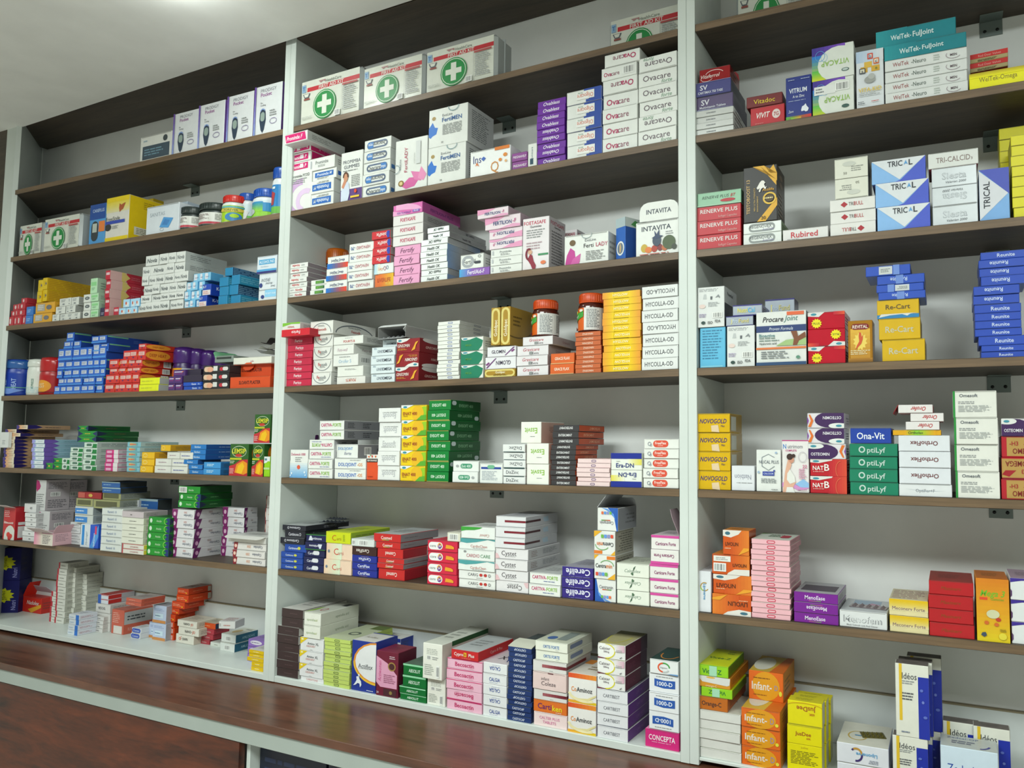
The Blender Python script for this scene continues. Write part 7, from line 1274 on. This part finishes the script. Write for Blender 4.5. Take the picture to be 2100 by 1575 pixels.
def flap(o, side, length, ang, col, f0=0.0, f1=1.0, name='flap', rnd=False):
    """an open closing flap hinged on a top edge of its carton"""
    bb = [Vector(c) for c in o.bound_box]
    x0, x1 = min(c.x for c in bb), max(c.x for c in bb); y0, y1 = min(c.y for c in bb), max(c.y for c in bb); z1 = max(c.z for c in bb)
    w = (x1 - x0) if side in ('front', 'back') else (y1 - y0)
    a, e = -w / 2 + w * f0, -w / 2 + w * f1
    bm = bmesh.new()
    pts = [(a, 0), (e, 0), (e - w * .02, length * .7), (e - w * .1, length), (a + w * .1, length), (a + w * .02, length * .7)]
    if rnd: pts = [(a, 0), (e, 0), (e, length * .55)] + [(e - w * .2 * (1 - math.cos(t)), length * (.55 + .45 * math.sin(t))) for t in (.5, 1.0, 1.5)] + [(a + w * .2 * (1 - math.cos(t)), length * (.55 + .45 * math.sin(t))) for t in (1.5, 1.0, .5)] + [(a, length * .55)]
    th = .0005
    lo = [bm.verts.new((x, -th, z)) for x, z in pts]; hi = [bm.verts.new((x, th, z)) for x, z in pts]
    bm.faces.new(lo); bm.faces.new(hi[::-1])
    for i in range(len(pts)): bm.faces.new((lo[i - 1], hi[i - 1], hi[i], lo[i]))
    bmesh.ops.recalc_face_normals(bm, faces=bm.faces)
    c = link(name, mesh_of(name, bm, card(col)), o)
    yc, xc = (y0 + y1) / 2, (x0 + x1) / 2
    T = {'front': Matrix.Translation((xc, y0, z1)), 'back': Matrix.Translation((xc, y1, z1)), 'right': Matrix.Translation((x1, yc, z1)) @ Matrix.Rotation(PI / 2, 4, 'Z'), 'left': Matrix.Translation((x0, yc, z1)) @ Matrix.Rotation(-PI / 2, 4, 'Z')}[side]
    c.matrix_local = T @ Matrix.Rotation(math.radians(ang), 4, 'X')
    return c
def find(design, b, s, last=True, nth=-1):
    de = DES[design]['d']; key = BN[b] + ' bay, ' + SHN[s]
    r = [o for o, l in ALL if l.startswith(de + ',') and l.endswith(key)]
    return r[nth]
def flaps():
    f = flap(find('inta', 'M', 3), 'front', .043, -2, 'dfe1dc', .1, 1, rnd=True)
    bm = bmesh.new(); ml = []
    put(bm, ml, decals([('t', 'INTAVITA', .5, .5, .6, '3c4450', .9, 'b')], .07, .014), lambda a, q, k: (-.034 + a * .078, -.0009, .012 + q * .018)); link('lettering', mesh_of('lettering', bm, ml), f)
    flap(find('djf', 'M', 5), 'front', .02, 200, 'd8dad8')
    flap(find('ctb', 'M', 6), 'left', .05, -38, 'b0b2b4')
    flap(find('ctb', 'M', 6), 'back', .02, 30, 'b0b2b4')
    flap(find('ccf', 'M', 6), 'right', .06, -24, 'a08890', 0, .6)
    flap(find('rcr', 'L', 6), 'front', .03, 70, 'd0c8c4')
    flap(find('pko', 'L', 6), 'front', .035, 60, 'd4c8c8')
    flap(find('pko', 'L', 6), 'right', .03, 30, 'd0a8b0')
    flap(find('opw', 'L', 6), 'front', .022, 105, 'd6d4ce')
    flap(find('nad', 'L', 7), 'left', .06, -30, 'c42c20')
    flap(find('nad', 'L', 7), 'back', .05, 40, 'b0a8b0')
    flap(find('sln', 'L', 4), 'front', .025, 160, 'd04c20', .3, .6)
    flap(find('cas', 'M', 7), 'front', .04, -75, 'c8c8b8')
    flap(find('oro3', 'R', 5), 'left', .02, 150, 'a02c30')
    flap(find('vfr', 'R', 2), 'back', .02, 20, '8c1c20')
    flap(find('gry', 'L', 4), 'left', .02, 40, '7ab88c')
def blister(name, b, x, y, z, w, l, rot, label, dark='3c4048'):
    """foil strip with domed pockets"""
    bm = bmesh.new(); bx(bm, -w / 2, w / 2, -l / 2, l / 2, 0, .0012, .0003)
    for i in range(5):
        for j in range(2):
            px, py = (-.38 + .19 * i) * w, (-.22 + .44 * j) * l
            seg = 8; top = bm.verts.new((px, py, .005)); ring = [bm.verts.new((px + .07 * w * math.cos(2 * PI * k / seg), py + .15 * l * math.sin(2 * PI * k / seg), .0012)) for k in range(seg)]
            for k in range(seg): bm.faces.new((ring[k], ring[(k + 1) % seg], top))
    o = link(name, mesh_of(name, bm, card(dark, .25, .5))); o.matrix_world = fr(b, (x, y, z)) @ Matrix.Rotation(rot, 4, 'Z'); tag(o, uniq(label), 'pill strip'); return o
def blisters():
    # folded leaflets left on the plaster carton
    for k, (u0, u1, vt, tl, c) in enumerate(((530, 566, 712, .28, 'c8c8c4'), (520, 562, 722, -.1, 'b4b4b0'), (534, 566, 700, .5, '3c3432'))):
        x0, z = at_y('L', u0, vt, .06 + k * .02); x1, _ = at_y('L', u1, vt, .06 + k * .02)
        w = x1 - x0
        bm = bmesh.new(); n = 8
        lo = [[bm.verts.new((-w / 2 + w * i / n, j * .05, .006 * math.sin(i * 1.1 + k) + t)) for i in range(n + 1)] for t in (0, .0006) for j in (0, 1)]
        for a, b_, q in ((lo[0], lo[1], 0), (lo[3], lo[2], 0)):
            for i in range(n): bm.faces.new((a[i], a[i + 1], b_[i + 1], b_[i]))
        bmesh.ops.recalc_face_normals(bm, faces=bm.faces)
        o = link('leaflet', mesh_of('leaflet', bm, card(c))); o.matrix_world = fr('L', (x0 + w / 2, .06 + k * .02, z)) @ Matrix.Rotation(-tl * .5, 4, 'Y')
        tag(o, uniq('%s folded leaflet above the plaster cartons, fourth shelf' % ('white', 'pale grey', 'dark brown')[k]), 'leaflet')
    x, z = at_y('M', 625, 1075.5, .006)
    blister('blister_strip', 'M', x + .02, .09, z, .07, .035, .15, 'dark blister strip lying on the flat black cartons')
    blister('blister_strip', 'M', x + .005, .12, z + .0054, .065, .03, -.1, 'rear dark blister strip crossing over the first', '4c5058')
    x0, zt = at_y('M', 776, 672, .02)
    x1, _ = at_y('M', 832, 672, .02)
    # opened silver carton on its side with a strip inside
    zb = at_y('M', 776, 697, .03)[1] + .0006
    w = x1 - x0; h = zt - zb
    bm = bmesh.new(); d = .13
    for a in ((-w / 2, w / 2, -d / 2, d / 2, 0, .0007), (-w / 2, w / 2, -d / 2, d / 2, h - .0007, h), (-w / 2, -w / 2 + .0007, -d / 2, d / 2, .0007, h - .0007), (w / 2 - .0007, w / 2, -d / 2, d / 2, .0007, h - .0007), (-w / 2, w / 2, d / 2 - .0007, d / 2, .0007, h - .0007)): bx(bm, *a)
    o = link('open_carton', mesh_of('open_carton', bm, card('b4b4b2', .3, .4))); o.matrix_world = place('M', x0, x1, .02, zb, d); tag(o, uniq('opened silver carton showing its pill strip, middle bay'), 'box')
    flap(o, 'front', .012, -60, 'd8dad8'); flap(o, 'right', .02, -130, 'd8dad8')
    b_ = blister('pill_strip', 'M', 0, 0, 0, w * .86, .05, 0, 'silver pill strip inside the opened silver carton', 'a8aaac')
    b_.matrix_world = fr('M', (x0 + w / 2, .035, zb + .002)) @ Matrix.Rotation(.25, 4, 'X')
    # foil torn strips on right bay cartons
    x, z = at_y('R', 1785, 1522, .02)
    f = blister('blister_strip', 'R', x, .07, at_y('R', 1716, 1521.7, .006)[1], .045, .03, .3, 'olive foil strip on the ring logo carton', '6c6430')
    x2, _ = at_y('R', 1780, 1240, .04)
    blister('blister_strip', 'R', x2, .055, at_y('R', 1721, 1250, .006)[1], .07, .03, -.1, 'grey foil strip on the embossed white carton', '8c8084')
# ---------------------------------------------------------------- stock the shelves
stock_middle()
stock_right()
stock_left()
jars(); kits(); flaps(); blisters()
bpy.context.view_layer.update()
for _k, _v in LAB.items():
    if _v > 1: print('DUP', _v, _k)
